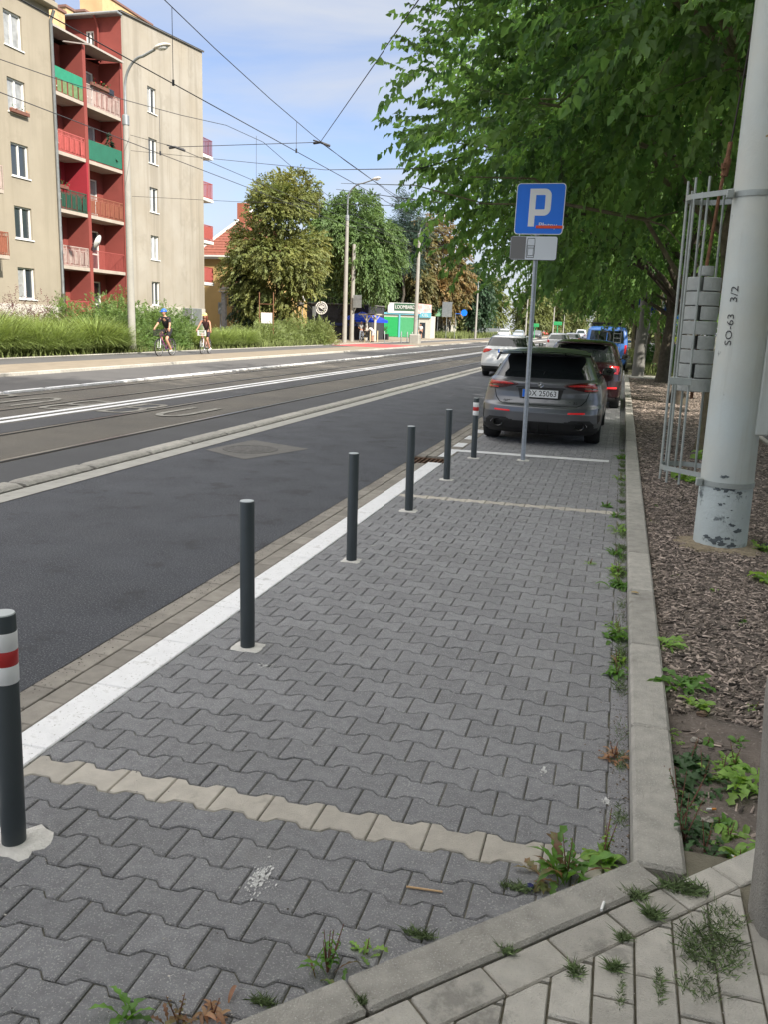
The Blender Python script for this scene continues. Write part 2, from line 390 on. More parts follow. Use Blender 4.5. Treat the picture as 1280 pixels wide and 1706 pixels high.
# gutter stones between the asphalt and the white line
b = MB()
for r, (xa, xb) in enumerate(((-2.53, -2.402), (-2.398, -2.27))):
    y = -1.0 + .1*r
    while y < 70:
        if not 10.25 < y+.1 < 10.9: b.bbox(xa, xb-.004, y+.003, y+.213, -.06, -.002+rnd.uniform(-.0015, .0015), .004, a=rnd.random())
        y += .216
struct(b.build('gutter_stones', m_gut, attr=True))
b = MB(); y = -1.0
while y < 10.1:
    b.bbox(-2.265, -2.08, y+.002, y+.60, -.06, .004, .006, a=.5); y += .602
struct(b.build('white_edge_line', m_white))
b = MB(); y = 10.95
while y < 62:
    b.bbox(-2.265, -2.08, y+.002, y+.60, -.06, .0, .006, a=rnd.random()); y += .602
struct(b.build('edge_slabs', m_gut, attr=True))
b = MB()
y = 11.0; b.poly([(-2.25, 10.95, .004), (-2.1, 10.95, .004), (-2.1, 11.55, .004), (-2.25, 11.55, .004)])
for y in (12.0, 12.9, 13.8, 14.7, 15.6): b.poly([(-2.25, y, .004), (-2.1, y, .004), (-2.1, y+.45, .004), (-2.25, y+.45, .004)])
struct(b.build('dashed_edge_line', m_white))
b = MB(); b.box(-2.56, -2.08, 10.12, 10.92, -.12, -.045)
struct(b.build('gutter_drain_pit', mat('drain_mud', (.07, .055, .04), .95, var=.4, vscale=8, bump=1, bscale=40)))
gd = MB(); gd.bbox(-2.55, -2.09, 10.22, 10.26, -.045, -.006, .004)
gd.bbox(-2.55, -2.09, 10.80, 10.84, -.045, -.006, .004)
for k in range(8): gd.bbox(-2.53+.058*k, -2.505+.058*k, 10.26, 10.80, -.045, -.010, .003)
tag(gd.build('drain_grate', mat('rust', (.14, .08, .05), .85, metal=.4, var=.4, vscale=12, bump=1, bscale=50)), 'rusty drain grate in the gutter at the end of the solid white line', 'drain')

# parking bay: bone pavers, real stones with chamfers
m_dirty = mat('bay_sand', (.2, .19, .17), .95, var=.2, vscale=8, bump=.8, bscale=90)
struct(sheet('bay_bed', -2.08, .2, -1, 62, -.0085, m_joint))
yl1 = (gp(525, 1381).y+gp(547.5, 1342.5).y)/2 + .9*.027
yl2 = (gp(700, 830).y+gp(1010, 850).y)/2 + .9*.027
NR = round((yl2-yl1)/.139); PITCHR = (yl2-yl1)/NR
BWID = (.10-(-2.075))/11; A = .0135; G = .0022; TW = .013
def bone_outline(inset, flip):
    """closed outline, ccw, centre at 0; edge wave amplitude A"""
    w = BWID/2-inset; h0 = PITCHR/2-inset
    e = BWID*.25; k = TW
    up = [(-w, h0+A), (-e-k, h0+A), (-e+k, h0-A), (e-k, h0-A), (e+k, h0+A), (w, h0+A)]
    P = [(x, y) for x, y in up[::-1]]+[(x, -y) for x, y in up]
    return P
O1 = np.array(bone_outline(G, 0)); O2 = np.array(bone_outline(G+.0045, 0))
V = []; F3 = []; Ft = []; FM = []
rows = range(-14, int((60-yl1)/PITCHR))
def add_bone(cx, cy, mi, x_lo=-9, x_hi=9):
    t = rnd.random(); dz = rnd.gauss(0, .0009); tx, ty = rnd.gauss(0, .006), rnd.gauss(0, .008)
    rot = rnd.gauss(0, .006); c, s = math.cos(rot), math.sin(rot)
    base = len(V); n = 12
    for O, z in ((O1, -.03), (O1, -.0045), (O2, 0.0)):
        for x, y in O:
            X = cx+c*x-s*y; Y = cy+s*x+c*y
            X2 = min(max(X, x_lo), x_hi)
            V.append((X2, Y+.027*X2, z+dz+x*tx*.5+y*ty*.5 if z > -.02 else z))
    for L in (0, 1):
        for i in range(n):
            a, b_ = base+L*n+i, base+L*n+(i+1) % n; F3.append((a, b_, b_+n, a+n)); Ft.append(t); FM.append(mi)
    F3.append(tuple(base+2*n+i for i in range(n))); Ft.append(t); FM.append(mi)
for r in rows:
    off = BWID/2 if (r+100) % 2 else 0.0
    mi = 1 if r in (0, NR) else 0
    n = 11 if not off else 12
    for k in range(n):
        cx = -2.075+BWID*(k+.5)-off
        add_bone(cx, yl1+r*PITCHR, mi, -2.073, .102)
F3 = [tuple(reversed(f)) for f in F3]
me = bpy.data.meshes.new('parking_bay_paving'); me.from_pydata(V, [], F3); me.materials.append(m_bone); me.materials.append(m_bone_y)
me.polygons.foreach_set('material_index', FM); a_ = me.attributes.new('tone', 'FLOAT', 'FACE'); a_.data.foreach_set('value', Ft); 
bm = bmesh.new(); bm.from_mesh(me); bmesh.ops.recalc_face_normals(bm, faces=bm.faces); bm.to_mesh(me); bm.free(); me.update()
struct(link('parking_bay_paving', me))
b = MB(); y = .8
while y < 60:
    b.bbox(.1045, .1855, y+.002, y+.198, -.03, -.001+rnd.uniform(-.001, .001), .004, a=rnd.random()); y += .2
struct(b.build('bay_border_stones', m_bone, attr=True))
b = MB(); 
def band(x0, x1, y0, y1, z=.0052):
    n = 14
    for i in range(n):
        xa, xb = x0+(x1-x0)*i/n, x0+(x1-x0)*(i+1)/n
        b.poly([(xa, y0+.027*xa, z), (xb, y0+.027*xb, z), (xb, y1+.027*xb, z), (xa, y1+.027*xa, z)])
_yb = (gp(800, 757).y+gp(1020, 766).y)/2+.025
band(-2.26, -.03, _yb-.11, _yb+.09)
struct(b.build('bay_end_line', m_white))

# right hand kerb (x .19 .. .34, 10 cm high)
b = MB(); ks = [2.62, 3.55, 4.5]
y = 2.47; i = 0
while y < 34:
    L = .985; b.bbox(.187, .345, y, y+L, -.08, .10+rnd.uniform(-.002, .002), .012, a=rnd.random()); y += L+.006
struct(b.build('bay_kerb', m_conc, attr=True))
# oblique kerb, its top from the photograph's corner points
KZ = .094
p0, p1 = gp(380, 1702, KZ), gp(1050, 1433, KZ); d = (p1-p0).normalized(); nrm = Vector((d.y, -d.x, 0))
wk = abs((gp(640, 1672, KZ)-p0).dot(nrm))
b = MB(); Mx = Matrix((d, -nrm, Vector((0, 0, 1)))).transposed().to_4x4()
tot = (p1-p0).length; jj = (gp(575, 1625, KZ)-p0).dot(d)
Mx.translation = (p0.x, p0.y, 0)
segs = [jj+.008-2*1.0, jj-1.0, jj, tot+.06]
b.bbox(-1.7, -.75, -wk, 0, -.08, KZ, .01, a=.3, M=Mx); b.bbox(-.744, jj-.003, -wk, 0, -.08, KZ, .01, a=.6, M=Mx); b.bbox(jj+.003, tot+.02, -wk, 0, -.08, KZ, .01, a=.45, M=Mx)
struct(b.build('oblique_kerb', m_conc, attr=True))
# beige pavers behind it: one row along the kerb, the rest square to the road
b = MB(); u = -1.6
while u < tot+.35:
    L = .225 if u > jj-.3 else .3
    b.bbox(u+.003, u+L-.004, -wk-.115, -wk-.006, -.05, KZ-.008+rnd.uniform(-.002, .002), .005, a=rnd.random(), M=Mx); u += L
inv = Mx.inverted()
def clip_poly(P, f):
    out_ = []
    for i in range(len(P)):
        a_, c_ = P[i], P[(i+1) % len(P)]; fa, fc_ = f(a_), f(c_)
        if fa >= 0: out_.append(a_)
        if (fa >= 0) != (fc_ >= 0): t_ = fa/(fa-fc_); out_.append((a_[0]+(c_[0]-a_[0])*t_, a_[1]+(c_[1]-a_[1])*t_))
    return out_
edge_f = lambda q: -(inv @ Vector((q[0], q[1], 0))).y-wk-.122
for i in range(-12, 40):
    for j in range(-10, 26):
        x0, y0 = -1.6+i*.105, .0+j*.21+(.105 if i % 2 else 0)
        if y0+.21 > 2.62+.12*math.sin(i*2.1) or x0 > 1.6: continue
        P = clip_poly([(x0+.003, y0+.003), (x0+.102, y0+.003), (x0+.102, y0+.207), (x0+.003, y0+.207)], edge_f)
        if len(P) < 3: continue
        cxp, cyp = sum(q[0] for q in P)/len(P), sum(q[1] for q in P)/len(P); tn = rnd.random(); zt = KZ-.006+rnd.uniform(-.0025, .0025); m_ = len(P)
        Vp = [(x, y, KZ-.04) for x, y in P]+[(x, y, zt-.005) for x, y in P]+[(cxp+(x-cxp)*.93, cyp+(y-cyp)*.955, zt) for x, y in P]
        b.add(Vp, [(L_*m_+k, L_*m_+(k+1) % m_, (L_+1)*m_+(k+1) % m_, (L_+1)*m_+k) for L_ in (0, 1) for k in range(m_)]+[tuple(2*m_+k for k in range(m_))], 0, tn)
struct(b.build('footway_pavers', m_pav, attr=True))
# jointing between the pavers
b = MB(); pts = [Mx @ Vector((-1.8, -wk-.002, 0)), Mx @ Vector((tot+.1, -wk-.002, 0)), Vector((.345, 2.62, 0)), Vector((1.7, 2.62, 0)), Vector((1.7, -1.5, 0)), Vector((-1.3, -1.5, 0))]
b.poly([(p.x, p.y, KZ-.018) for p in pts][::-1])
struct(b.build('paver_joints', mat('joint_moss', (.17, .155, .115), .98, var=.3, vscale=9, bump=1, bscale=120)))
# bed with gentle relief
n1, n2 = 60, 300
xs = np.linspace(.345, 2.35, n1); ys_ = np.concatenate([np.linspace(1.9, 12, 210), np.linspace(12.2, 33.5, 100)])
rg = np.random.default_rng(3)
def vnoise(x, y, s, seed):
    r = np.random.default_rng(seed).random((64, 64)); X, Y = x*s, y*s; xi, yi = np.floor(X).astype(int), np.floor(Y).astype(int); fx, fy = X-xi, Y-yi
    fx, fy = fx*fx*(3-2*fx), fy*fy*(3-2*fy); g = lambda a, b_: r[a % 64, b_ % 64]
    return (g(xi, yi)*(1-fx)+g(xi+1, yi)*fx)*(1-fy)+(g(xi, yi+1)*(1-fx)+g(xi+1, yi+1)*fx)*fy
XX, YY = np.meshgrid(xs, ys_)
def bedz(x, y): return .052 + .035*(vnoise(x, y, 1.3, 5)-.5) + .018*(vnoise(x, y, 6, 6)-.5) + .008*(vnoise(x, y, 19, 8)-.5)
ZZ = bedz(XX, YY); V = np.stack([XX, YY, ZZ], -1).reshape(-1, 3)
I = np.arange((len(ys_)-1)*n1).reshape(-1, n1)[:, :-1].ravel(); Fq = np.stack([I, I+1, I+n1+1, I+n1], 1)
struct(npmesh('mulch_bed', V, Fq, m_soil, smooth=True))
# wood chips
m_chip = mat('wood_chip', (.28, .228, .195), .9, attr='tone', attr_amt=.92, bump=.4, bscale=90, var=.15, vscale=40)
def chips(name, N, x0, x1, y0, y1, seed, smin, smax):
    r = np.random.default_rng(seed); x = r.uniform(x0, x1, N); y = y0+(y1-y0)*r.random(N)
    keep = (y > 3.55+.6*(vnoise(x, y, 2, 3)-.5)) | (r.random(N) < .08); x, y = x[keep], y[keep]; N = len(x)
    L = r.uniform(smin, smax, N)*r.uniform(.5, 1.3, N); w = L*r.uniform(.10, .36, N); t = r.uniform(.001, .004, N)
    az = r.normal(0, .9, N)+.3; til = r.normal(0, .22, N); rol = r.normal(0, .5, N)
    z = bedz(x, y)+r.uniform(.001, .012, N)
    ex = np.stack([np.cos(az)*np.cos(til), np.sin(az)*np.cos(til), np.sin(til)], 1)
    side = np.stack([-np.sin(az), np.cos(az), 0*az], 1); up = np.cross(ex, side); ey = side*np.cos(rol)[:, None]+up*np.sin(rol)[:, None]; ez = np.cross(ex, ey)
    P = np.stack([x, y, z], 1); Vs = []
    for sx, sy, sz in ((-1, -1, -1), (1, -.6, -1), (1, .7, -1), (-1, 1, -1), (-.9, -.8, 1), (.85, -.5, 1), (.9, .6, 1), (-.8, .8, 1)):
        Vs.append(P+ex*(L/2*sx)[:, None]+ey*(w/2*sy)[:, None]+ez*(t*sz)[:, None])
    V = np.stack(Vs, 1).reshape(-1, 3)
    f = np.array([(4, 5, 6, 7), (0, 1, 5, 4), (1, 2, 6, 5), (2, 3, 7, 6), (3, 0, 4, 7)])
    F = (np.arange(N)[:, None, None]*8+f[None]).reshape(-1, 4)
    tone = np.repeat(np.clip(r.beta(1.3, 2.4, N)*1.3, 0, 1), 5)
    o = npmesh(name, V, F, m_chip, tone=tone); tag(o, kind='stuff'); return o
chips('wood_chips', 34000, .36, 2.3, 2.7, 9.5, 11, .012, .048)
chips('wood_chips', 34000, .36, 2.35, 9, 33, 12, .025, .065)
# right hand path beyond the bed, cross path at the end of the bed
b = MB()
for k in range(60): b.bbox(2.35, 2.44, 3+k, 3.994+k, -.05, .09, .01, a=rnd.random())
struct(b.build('right_path_kerb', m_conc, attr=True))
struct(sheet('right_path', 2.44, 9.5, -20, 200, .03, m_asph_dark))
b = MB(); b.box(2.44, 9.5, 20.0, 20.3, .025, .036); struct(b.build('path_cross_strip', m_conc_pale))
b = MB()
for i in range(22):
    for j in range(10): b.bbox(.19+i*.2, .385+i*.2, 33.6+j*.2, 33.795+j*.2, -.02, .06, .004, a=rnd.random())
struct(b.build('cross_path', m_conc_pale, attr=True))
struct(sheet('grass_verge', -.1+.44, 2.3, 35.7, 200, .05, m_grass_ground))
struct(sheet('lawn_right', 9.5, 120, -20, 300, .02, m_grass_ground))
# ================================================================ BUILDINGS
def on_x(u, v, X): p = onp(u, v, 0, X); return p
def on_y(u, v, Y): return onp(u, v, 1, Y)
m_beige = mat('render_beige', (.345, .318, .272), .95, var=.07, vscale=.55, bump=.4, bscale=30, streak=((.23, .205, .165), 1.3, .50, .6), col2=(.31, .275, .22), stains=((.27, .245, .20), .45, .56, .55), detail=8)
m_beige2 = mat('render_beige_left', (.30, .265, .205), .95, streak=((.25, .22, .165), 1.1, .5, .6), var=.08, vscale=.6, bump=.4, bscale=30, stains=((.24, .21, .16), .5, .57, .5), detail=8)
m_redwall = mat('render_red', (.225, .050, .040), .92, var=.08, vscale=1.2, bump=.3, bscale=25, stains=((.22, .05, .04), 1.1, .6, .5))
m_redwall2 = mat('render_crimson', (.29, .018, .03), .92, var=.08, vscale=1.2, bump=.3, bscale=25)
m_plinth = mat('plinth_white', (.48, .455, .41), .95, var=.1, vscale=1.5, stains=((.3, .28, .25), 1.2, .6, .7))
m_slab = mat('balcony_slab', (.38, .33, .28), .9, var=.12, vscale=2)
m_frame = mat('window_frame_white', (.72, .72, .70), .5, var=.05, vscale=3)
m_pane = glass_mat('window_pane', (.035, .045, .055), .06)
m_curtain = mat('curtained_pane', (.30, .31, .31), .12, var=.25, vscale=3, spec=.8)
m_gutter = mat('zinc', (.30, .32, .33), .45, metal=.6, var=.15, vscale=4)
m_chim = mat('chimney_render', (.56, .38, .2), .95, var=.12, vscale=1.2, stains=((.38, .25, .14), 1.1, .58, .7))
m_roofdark = mat('roof_felt', (.12, .115, .11), .95, var=.2, vscale=1)
m_capred = mat('chimney_cap', (.2, .11, .09), .9)

def panel(b, fn, s0, s1, t0, t1, holes, dep, mi=0, mr=None):
    """wall face in (s,t), fn(s,t,d)->point (d into the wall); holes get reveals of depth dep"""
    ss = sorted({s0, s1, *[h[0] for h in holes], *[h[1] for h in holes]}); tt = sorted({t0, t1, *[h[2] for h in holes], *[h[3] for h in holes]})
    ss = [s for s in ss if s0 <= s <= s1]; tt = [t for t in tt if t0 <= t <= t1]
    for i in range(len(ss)-1):
        for j in range(len(tt)-1):
            cs, ct = (ss[i]+ss[i+1])/2, (tt[j]+tt[j+1])/2
            if any(h[0] < cs < h[1] and h[2] < ct < h[3] for h in holes): continue
            b.poly([fn(ss[i], tt[j], 0), fn(ss[i+1], tt[j], 0), fn(ss[i+1], tt[j+1], 0), fn(ss[i], tt[j+1], 0)], mi)
    for h in holes:
        a, c, d, e = h[:4]
        for P in (((a, d), (c, d)), ((c, d), (c, e)), ((c, e), (a, e)), ((a, e), (a, d))):
            b.poly([fn(*P[0], 0), fn(*P[1], 0), fn(*P[1], dep), fn(*P[0], dep)], mi if mr is None else mr)
def fbox(b, fn, s0, s1, t0, t1, d0, d1, mi=0):
    V = [fn(s, t, d) for d in (d0, d1) for t in (t0, t1) for s in (s0, s1)]
    b.add(V, [(0, 1, 3, 2), (4, 6, 7, 5), (0, 4, 5, 1), (2, 3, 7, 6), (0, 2, 6, 4), (1, 5, 7, 3)], mi)
def window(parent, fn, h, dep=.14, leaves=2, curtain=0, sill=True, door=False, fm=None):
    a, c, d, e = h; fr = .07; f = MB()
    fbox(f, fn, a, c, d, d+fr, dep-.06, dep+.02); fbox(f, fn, a, c, e-fr, e, dep-.06, dep+.02)
    fbox(f, fn, a, a+fr, d+fr, e-fr, dep-.06, dep+.02); fbox(f, fn, c-fr, c, d+fr, e-fr, dep-.06, dep+.02)
    for k in range(1, leaves):
        s = a+(c-a)*k/leaves; fbox(f, fn, s-.045, s+.045, d+fr, e-fr, dep-.055, dep+.015)
    if door: fbox(f, fn, a+fr, c-fr, d+.8, d+.88, dep-.05, dep+.015)
    o = f.build('window', fm or m_frame, parent, fixn=True)
    g = MB(); g.poly([fn(a+.03, d+.03, dep), fn(c-.03, d+.03, dep), fn(c-.03, e-.03, dep), fn(a+.03, e-.03, dep)])
    g.build('pane', m_curtain if curtain == 2 else m_pane, o)
    if curtain == 1:
        g = MB(); w = (c-a)/leaves; g.poly([fn(a+.09, d+.09, dep-.004), fn(a+w-.06, d+.09, dep-.004), fn(a+w-.06, e-.09, dep-.004), fn(a+.09, e-.09, dep-.004)])
        g.build('curtain', m_curtain, o)
    if sill:
        g = MB(); fbox(g, fn, a-.06, c+.06, d-.05, d, -.06, dep-.05); g.build('sill', m_frame, o, fixn=True)
    return o
def rail_mesh(b, fn, s0, s1, t0, t1, d, step=.11, w=.012, mi=0):
    fbox(b, fn, s0, s1, t1-.04, t1, d-.02, d+.02, mi); fbox(b, fn, s0, s1, t0+.05, t0+.08, d-.015, d+.015, mi); fbox(b, fn, s0, s1, t1-.2, t1-.175, d-.012, d+.012, mi)
    n = max(2, int((s1-s0)/step))
    for k in range(n+1):
        s = s0+(s1-s0)*k/n; ww = w*2.2 if k % 5 == 0 else w
        fbox(b, fn, s-ww, s+ww, t0+.0, t1, d-.01, d+.01, mi)

FX = -28.0
fn_front = lambda s, t, d: (FX-d, s, t)
LV = [1.3, 4.05, 6.8, 9.55, 12.3]
# ---------------- wing with the red loggias and the blank beige wall
ab = thing('apartment_building', 'tall block with dark red loggias beside a beige wall holding one column of small windows', 'building', (-33, 46, 0))
inv_ab = Matrix.Translation((33, -46, 0))
def part_of(o, root):        # keep world coordinates of geometry while the root sits at its base
    me = o.data
    if not me.get('shifted'):
        me.transform(Matrix.Translation(-Vector(root.location))); me['shifted'] = 1
    for ch in [q for q in bpy.data.objects if q.parent == o]:
        if not ch.data.get('shifted'): ch.data.transform(Matrix.Translation(-Vector(root.location))); ch.data['shifted'] = 1
    return o
def settle(root):
    """geometry was written in world coordinates: move it into the root's frame"""
    Mi = (Matrix.Translation(root.location) @ Matrix.Rotation(root.rotation_euler.z, 4, 'Z')).inverted()
    def rec(o):
        for ch in o.children:
            if ch.type == 'MESH' and not ch.data.get('local'): ch.data.transform(Mi); ch.data['local'] = 1
            rec(ch)
    bpy.context.view_layer.update(); rec(root)
YA, YF, YB, YC = 37.8, 40.95, 44.5, 53.85      # pipe, fin, beige edge, far corner
REC = 1.3
b = MB()
gw = [(47.05, 48.0, 13.3, 14.7), (47.05, 48.0, 10.5, 11.9), (47.05, 48.0, 7.75, 9.15), (47.05, 48.0, 5.0, 6.4), (47.05, 48.0, 2.3, 3.7)]
panel(b, fn_front, YB, YC, 2.25, 17.55, gw, .16)
b.poly([(FX, YB, 17.55), (FX, YC, 17.55), (FX, YC, 18.45), (FX, YB, 17.75)])
for z0, z1 in ((2.25, 17.55),):
    b.poly([(FX, YC, 0), (FX-13, YC, 0), (FX-13, YC, 18.3), (FX, YC, 18.45)]); b.poly([(FX-13, YB, 14), (FX-13, YC, 14), (FX-13, YC, 18.3), (FX-13, YB, 17.6)])
part = b.build('wall', m_beige, ab, fixn=True)
for i, h in enumerate(gw): window(ab, fn_front, h, .16, 2, [1, 0, 1, 2, 0][i])
b = MB(); b.box(FX-13, FX+.03, YB+.01, YC+.03, 0, 2.25); b.build('plinth', m_plinth, ab)
b = MB(); b.add([(FX+.12, YB-.1, 17.78), (FX+.12, YC+.12, 18.48), (FX-13, YC+.12, 18.4), (FX-13, YB-.1, 17.7)], [(0, 1, 2, 3)]); b.prism([(FX+.1, YB-.1, 17.70), (FX+.1, YC+.1, 18.41), (FX+.1, YC+.1, 18.5), (FX+.1, YB-.1, 17.79)], (-.08, 0, 0)); b.build('roof', m_roofdark, ab)
# red part
b = MB(); fnr = lambda s, t, d: (FX-REC-d, s, t)
holesL = []; holesR = []
for k, z in enumerate(LV):
    holesL.append((39.45, 40.45, z+.75, z+2.2)); holesR.append((42.95, 43.7, z+.06, z+2.15))
panel(b, fnr, YA-3, YF, .0, 15.0, holesL, .14); panel(b, fnr, YF, YB, .0, 15.0, holesR, .14)
# side walls and fins
b.poly([(FX, YB, 0), (FX-REC, YB, 0), (FX-REC, YB, 15), (FX, YB, 15)])
b.box(FX-REC, FX+.02, YF-.13, YF+.13, .0, 15.05)
b.box(FX-REC, FX-.0, YA-.3, YA-.08, .0, 15.05)
b.box(FX-.02, FX+.02, YB-.28, YB-.003, 0, 15.1)
b.poly([(FX-REC, YB-.28, 0), (FX, YB-.28, 0), (FX, YB-.28, 15.1), (FX-REC, YB-.28, 15.1)])
b.build('red_wall', m_redwall, ab, fixn=True)
b = MB(); fc = lambda s, t, d: (FX-REC+.006-d, s, t)
panel(b, fc, YA-.05, YF-.13, 6.95, 9.4, [(39.42, 40.48, 7.5, 9.05)], 0); b.box(FX-REC+.01, FX+.025, YF-.135, YF-.0, 6.95, 9.4)
b.build('crimson_wall', m_redwall2, ab, fixn=True)
for k, h in enumerate(holesL): window(ab, fnr, h, .12, 2, [0, 1, 2, 2, 1][k])
for k, h in enumerate(holesR): window(ab, fnr, (h[0], h[1], h[2], h[3]), .12, 1, [0, 0, 1, 2, 1][k], sill=False, door=True)
m_rails = [mat('rail_red', (.42, .10, .09), .6, var=.1), mat('rail_pale', (.42, .33, .30), .7, var=.15), mat('rail_dark_green', (.02, .075, .05), .7, var=.1), mat('rail_brown', (.25, .09, .055), .7, var=.1), mat('rail_oxide', (.35, .08, .07), .7, var=.1)]
m_shade_green = mat('balcony_fabric_bright', (.02, .22, .13), .8, var=.1, vscale=3)
m_green2 = mat('balcony_screen_green', (.015, .12, .075), .8, var=.1, vscale=2)
m_strips = mat('balcony_strips', (.30, .22, .10), .85, var=.2)
def balcony(root, fn, s0, s1, z, style, side=False, dep=REC):
    b = MB(); fbox(b, fn, s0, s1, z-.17, z, .0, dep+.03); sl = b.build('balcony', m_slab, root, fixn=True)
    r = MB(); mi = {'pale': 1, 'red': 0, 'green': 2, 'brown': 3, 'oxide': 4, 'fabric': 3, 'screen': 4, 'open': 4}[style]
    if style == 'open': 
        n = int((s1-s0)/.12)
        for k in range(n+1): fbox(r, fn, s0+.03+(s1-s0-.06)*k/n-.008, s0+.03+(s1-s0-.06)*k/n+.008, z, z+.95, .03, .05)
        fbox(r, fn, s0, s1, z+.93, z+.96, .02, .06)
    else:
        rail_mesh(r, fn, s0+.02, s1-.02, z-.02, z+1.0, .04)
        if style in ('pale', 'red', 'brown', 'green', 'oxide'):
            n = max(2, round((s1-s0)/.42))
            for k in range(n):
                a, c = s0+(s1-s0)*(k+.14)/n, s0+(s1-s0)*(k+.86)/n
                fbox(r, fn, a, a+.03, z+.1, z+.78, .0, .03); fbox(r, fn, c-.03, c, z+.1, z+.78, .0, .03)
                m_ = (a+c)/2; fbox(r, fn, m_-.05, m_-.02, z+.14, z+.74, .0, .03); fbox(r, fn, m_+.02, m_+.05, z+.14, z+.74, .0, .03)
                if style in ('green', 'brown', 'red'): fbox(r, fn, a+.04, c-.04, z+.12, z+.76, .032, .038)
    r.build('railing', m_rails[mi], sl, fixn=True)
    if style == 'fabric':
        f = MB(); fbox(f, fn, s0+.02, s1-.02, z+.62, z+1.14, .0, .012); f.build('privacy_screen', m_shade_green, sl, fixn=True)
        f = MB(); n = 7
        for k in range(n): fbox(f, fn, s0+.1+(s1-s0)*k/n, s0+.1+(s1-s0)*(k+.72)/n, z+.04, z+.62, .01, .02)
        f.build('lower_panels', mat('panel_olive', (.13, .2, .09), .85, var=.2), sl, fixn=True)
    if style == 'screen':
        f = MB(); fbox(f, fn, s0+.02, s1-.02, z+.06, z+1.02, .0, .014); f.build('privacy_screen', m_green2, sl, fixn=True)
    return sl
stL = ['oxide', 'pale', 'green', 'red', 'fabric']; stR = [None, 'open', 'brown', 'screen', 'pale']
for k in range(5):
    balcony(ab, fn_front, YA-.05, YF-.135, LV[k], stL[k])
    if stR[k]: balcony(ab, fn_front, YF+.135, YB-.29, LV[k], stR[k])
for s0, s1 in ((YA-.05, YF-.135), (YF+.135, YB-.29)):
    b = MB(); V = [fn_front(s0, 15.05, -.3), fn_front(s1, 15.05, -.3), fn_front(s1, 15.3, REC+.04), fn_front(s0, 15.3, REC+.04)]
    b.prism(V, (0, 0, .1)); b.build('canopy', mat('canopy_underside', (.36, .33, .30), .9, var=.1), ab, fixn=True)
fs = lambda s_, t_, d_: (s_, YB-.004+d_, t_)
wq0, wq1 = on_y(143, 80, YB), on_y(156, 62, YB)
b = MB(); panel(b, fs, FX-13, FX+.0, 14.9, 17.72, [(wq0.x, wq1.x, wq0.z, wq0.z+.85)], .14); b.build('side_wall', m_redwall, ab, fixn=True)
window(ab, fs, (wq0.x, wq1.x, wq0.z, wq0.z+.85), .12, 2, 0)
b = MB(); b.bbox(FX-13, FX+.12, YB-.45, YB-.01, 17.5, 17.62, .02); b.tube([(FX-13, YB-.5, 17.5), (FX+.15, YB-.5, 17.56)], .08, 8); b.build('gutter', m_gutter, ab)
wd = on_y(163, 70, YB-.1); b = MB(); b.tube([(wd.x, YB-.45, 17.5), (wd.x, YB-.12, 17.1), (wd.x, YB-.12, 15.2)], .06, 8); b.build('downpipe', m_redwall, ab, smooth=60)
b = MB(); b.box(FX-11, FX-REC-.14, YA-3, YB-.02, 0, 15.1); b.build('core_wall', m_redwall, ab)
b = MB(); b.add([(FX-REC+.1, YA-3, 15.38), (FX-REC+.1, YB-.02, 15.38), (FX-7, YB-.02, 16.0), (FX-7, YA-3, 16.0)], [(0, 1, 2, 3)]); b.add([(FX-12, YA-3, 15.3), (FX-12, YB-.02, 15.3), (FX-7, YB-.02, 16.0), (FX-7, YA-3, 16.0)], [(3, 2, 1, 0)]); b.build('low_roof', m_roofdark, ab)
for (y0, y1, z1, xo) in ((40.9, 43.5, 17.45, -30.8), (45.6, 46.3, 18.55, -32.2), (47.4, 49.8, 18.9, -32.2), (50.6, 56.4, 21.0, -33.1)):
    b = MB(); b.box(xo-(1.1 if y0 < 48 else 1.6), xo, y0, y1, 15.4 if y0 < 44 else 17.0, z1); c_ = b.build('chimney', m_chim, ab)
    b = MB(); b.box(xo-1.2, xo+.08, y0-.08, y1+.08, z1, z1+.12); b.build('chimney_cap', m_capred, c_)
# end balconies beyond the corner
for k in range(1, 5):
    z = LV[k]+.0; b = MB(); b.bbox(FX-3.2, FX-.03, YC+.03, YC+1.5, z-.2, z, .01); sl = b.build('balcony', m_frame, ab)
    r = MB()
    for (a, c, d, e) in ((FX-3.2, FX-.07, YC+1.4, YC+1.44), ):
        r.box(a, c, d, e, z+.98, z+1.02); r.box(a, c, d, e, z+.05, z+.08)
        for q in range(26): r.box(a+q*.12, a+q*.12+.02, d, e, z, z+1)
    r.box(FX-.09, FX-.05, YC+.03, YC+1.44, z+.98, z+1.02); r.box(FX-.09, FX-.05, YC+.03, YC+1.44, z+.05, z+.08)
    for q in range(14): r.box(FX-.085, FX-.06, YC+.04+q*.105, YC+.065+q*.105, z, z+1)
    if k < 3: r.box(FX-.058, FX-.05, YC+.05, YC+1.42, z+.12, z+.92)
    r.build('railing', m_rails[4] if k != 4 else mat('rail_plum', (.2, .07, .1), .7), sl)
    if k >= 2:
        pot = MB(); pot.lathe([(.0, 0), (.12, 0), (.17, .3), (.0, .3)], 12, (FX-.6, YC+.3, z)); pot.build('flower_pot', mat('terracotta', (.45, .18, .08), .8), sl, smooth=50)
settle(ab)
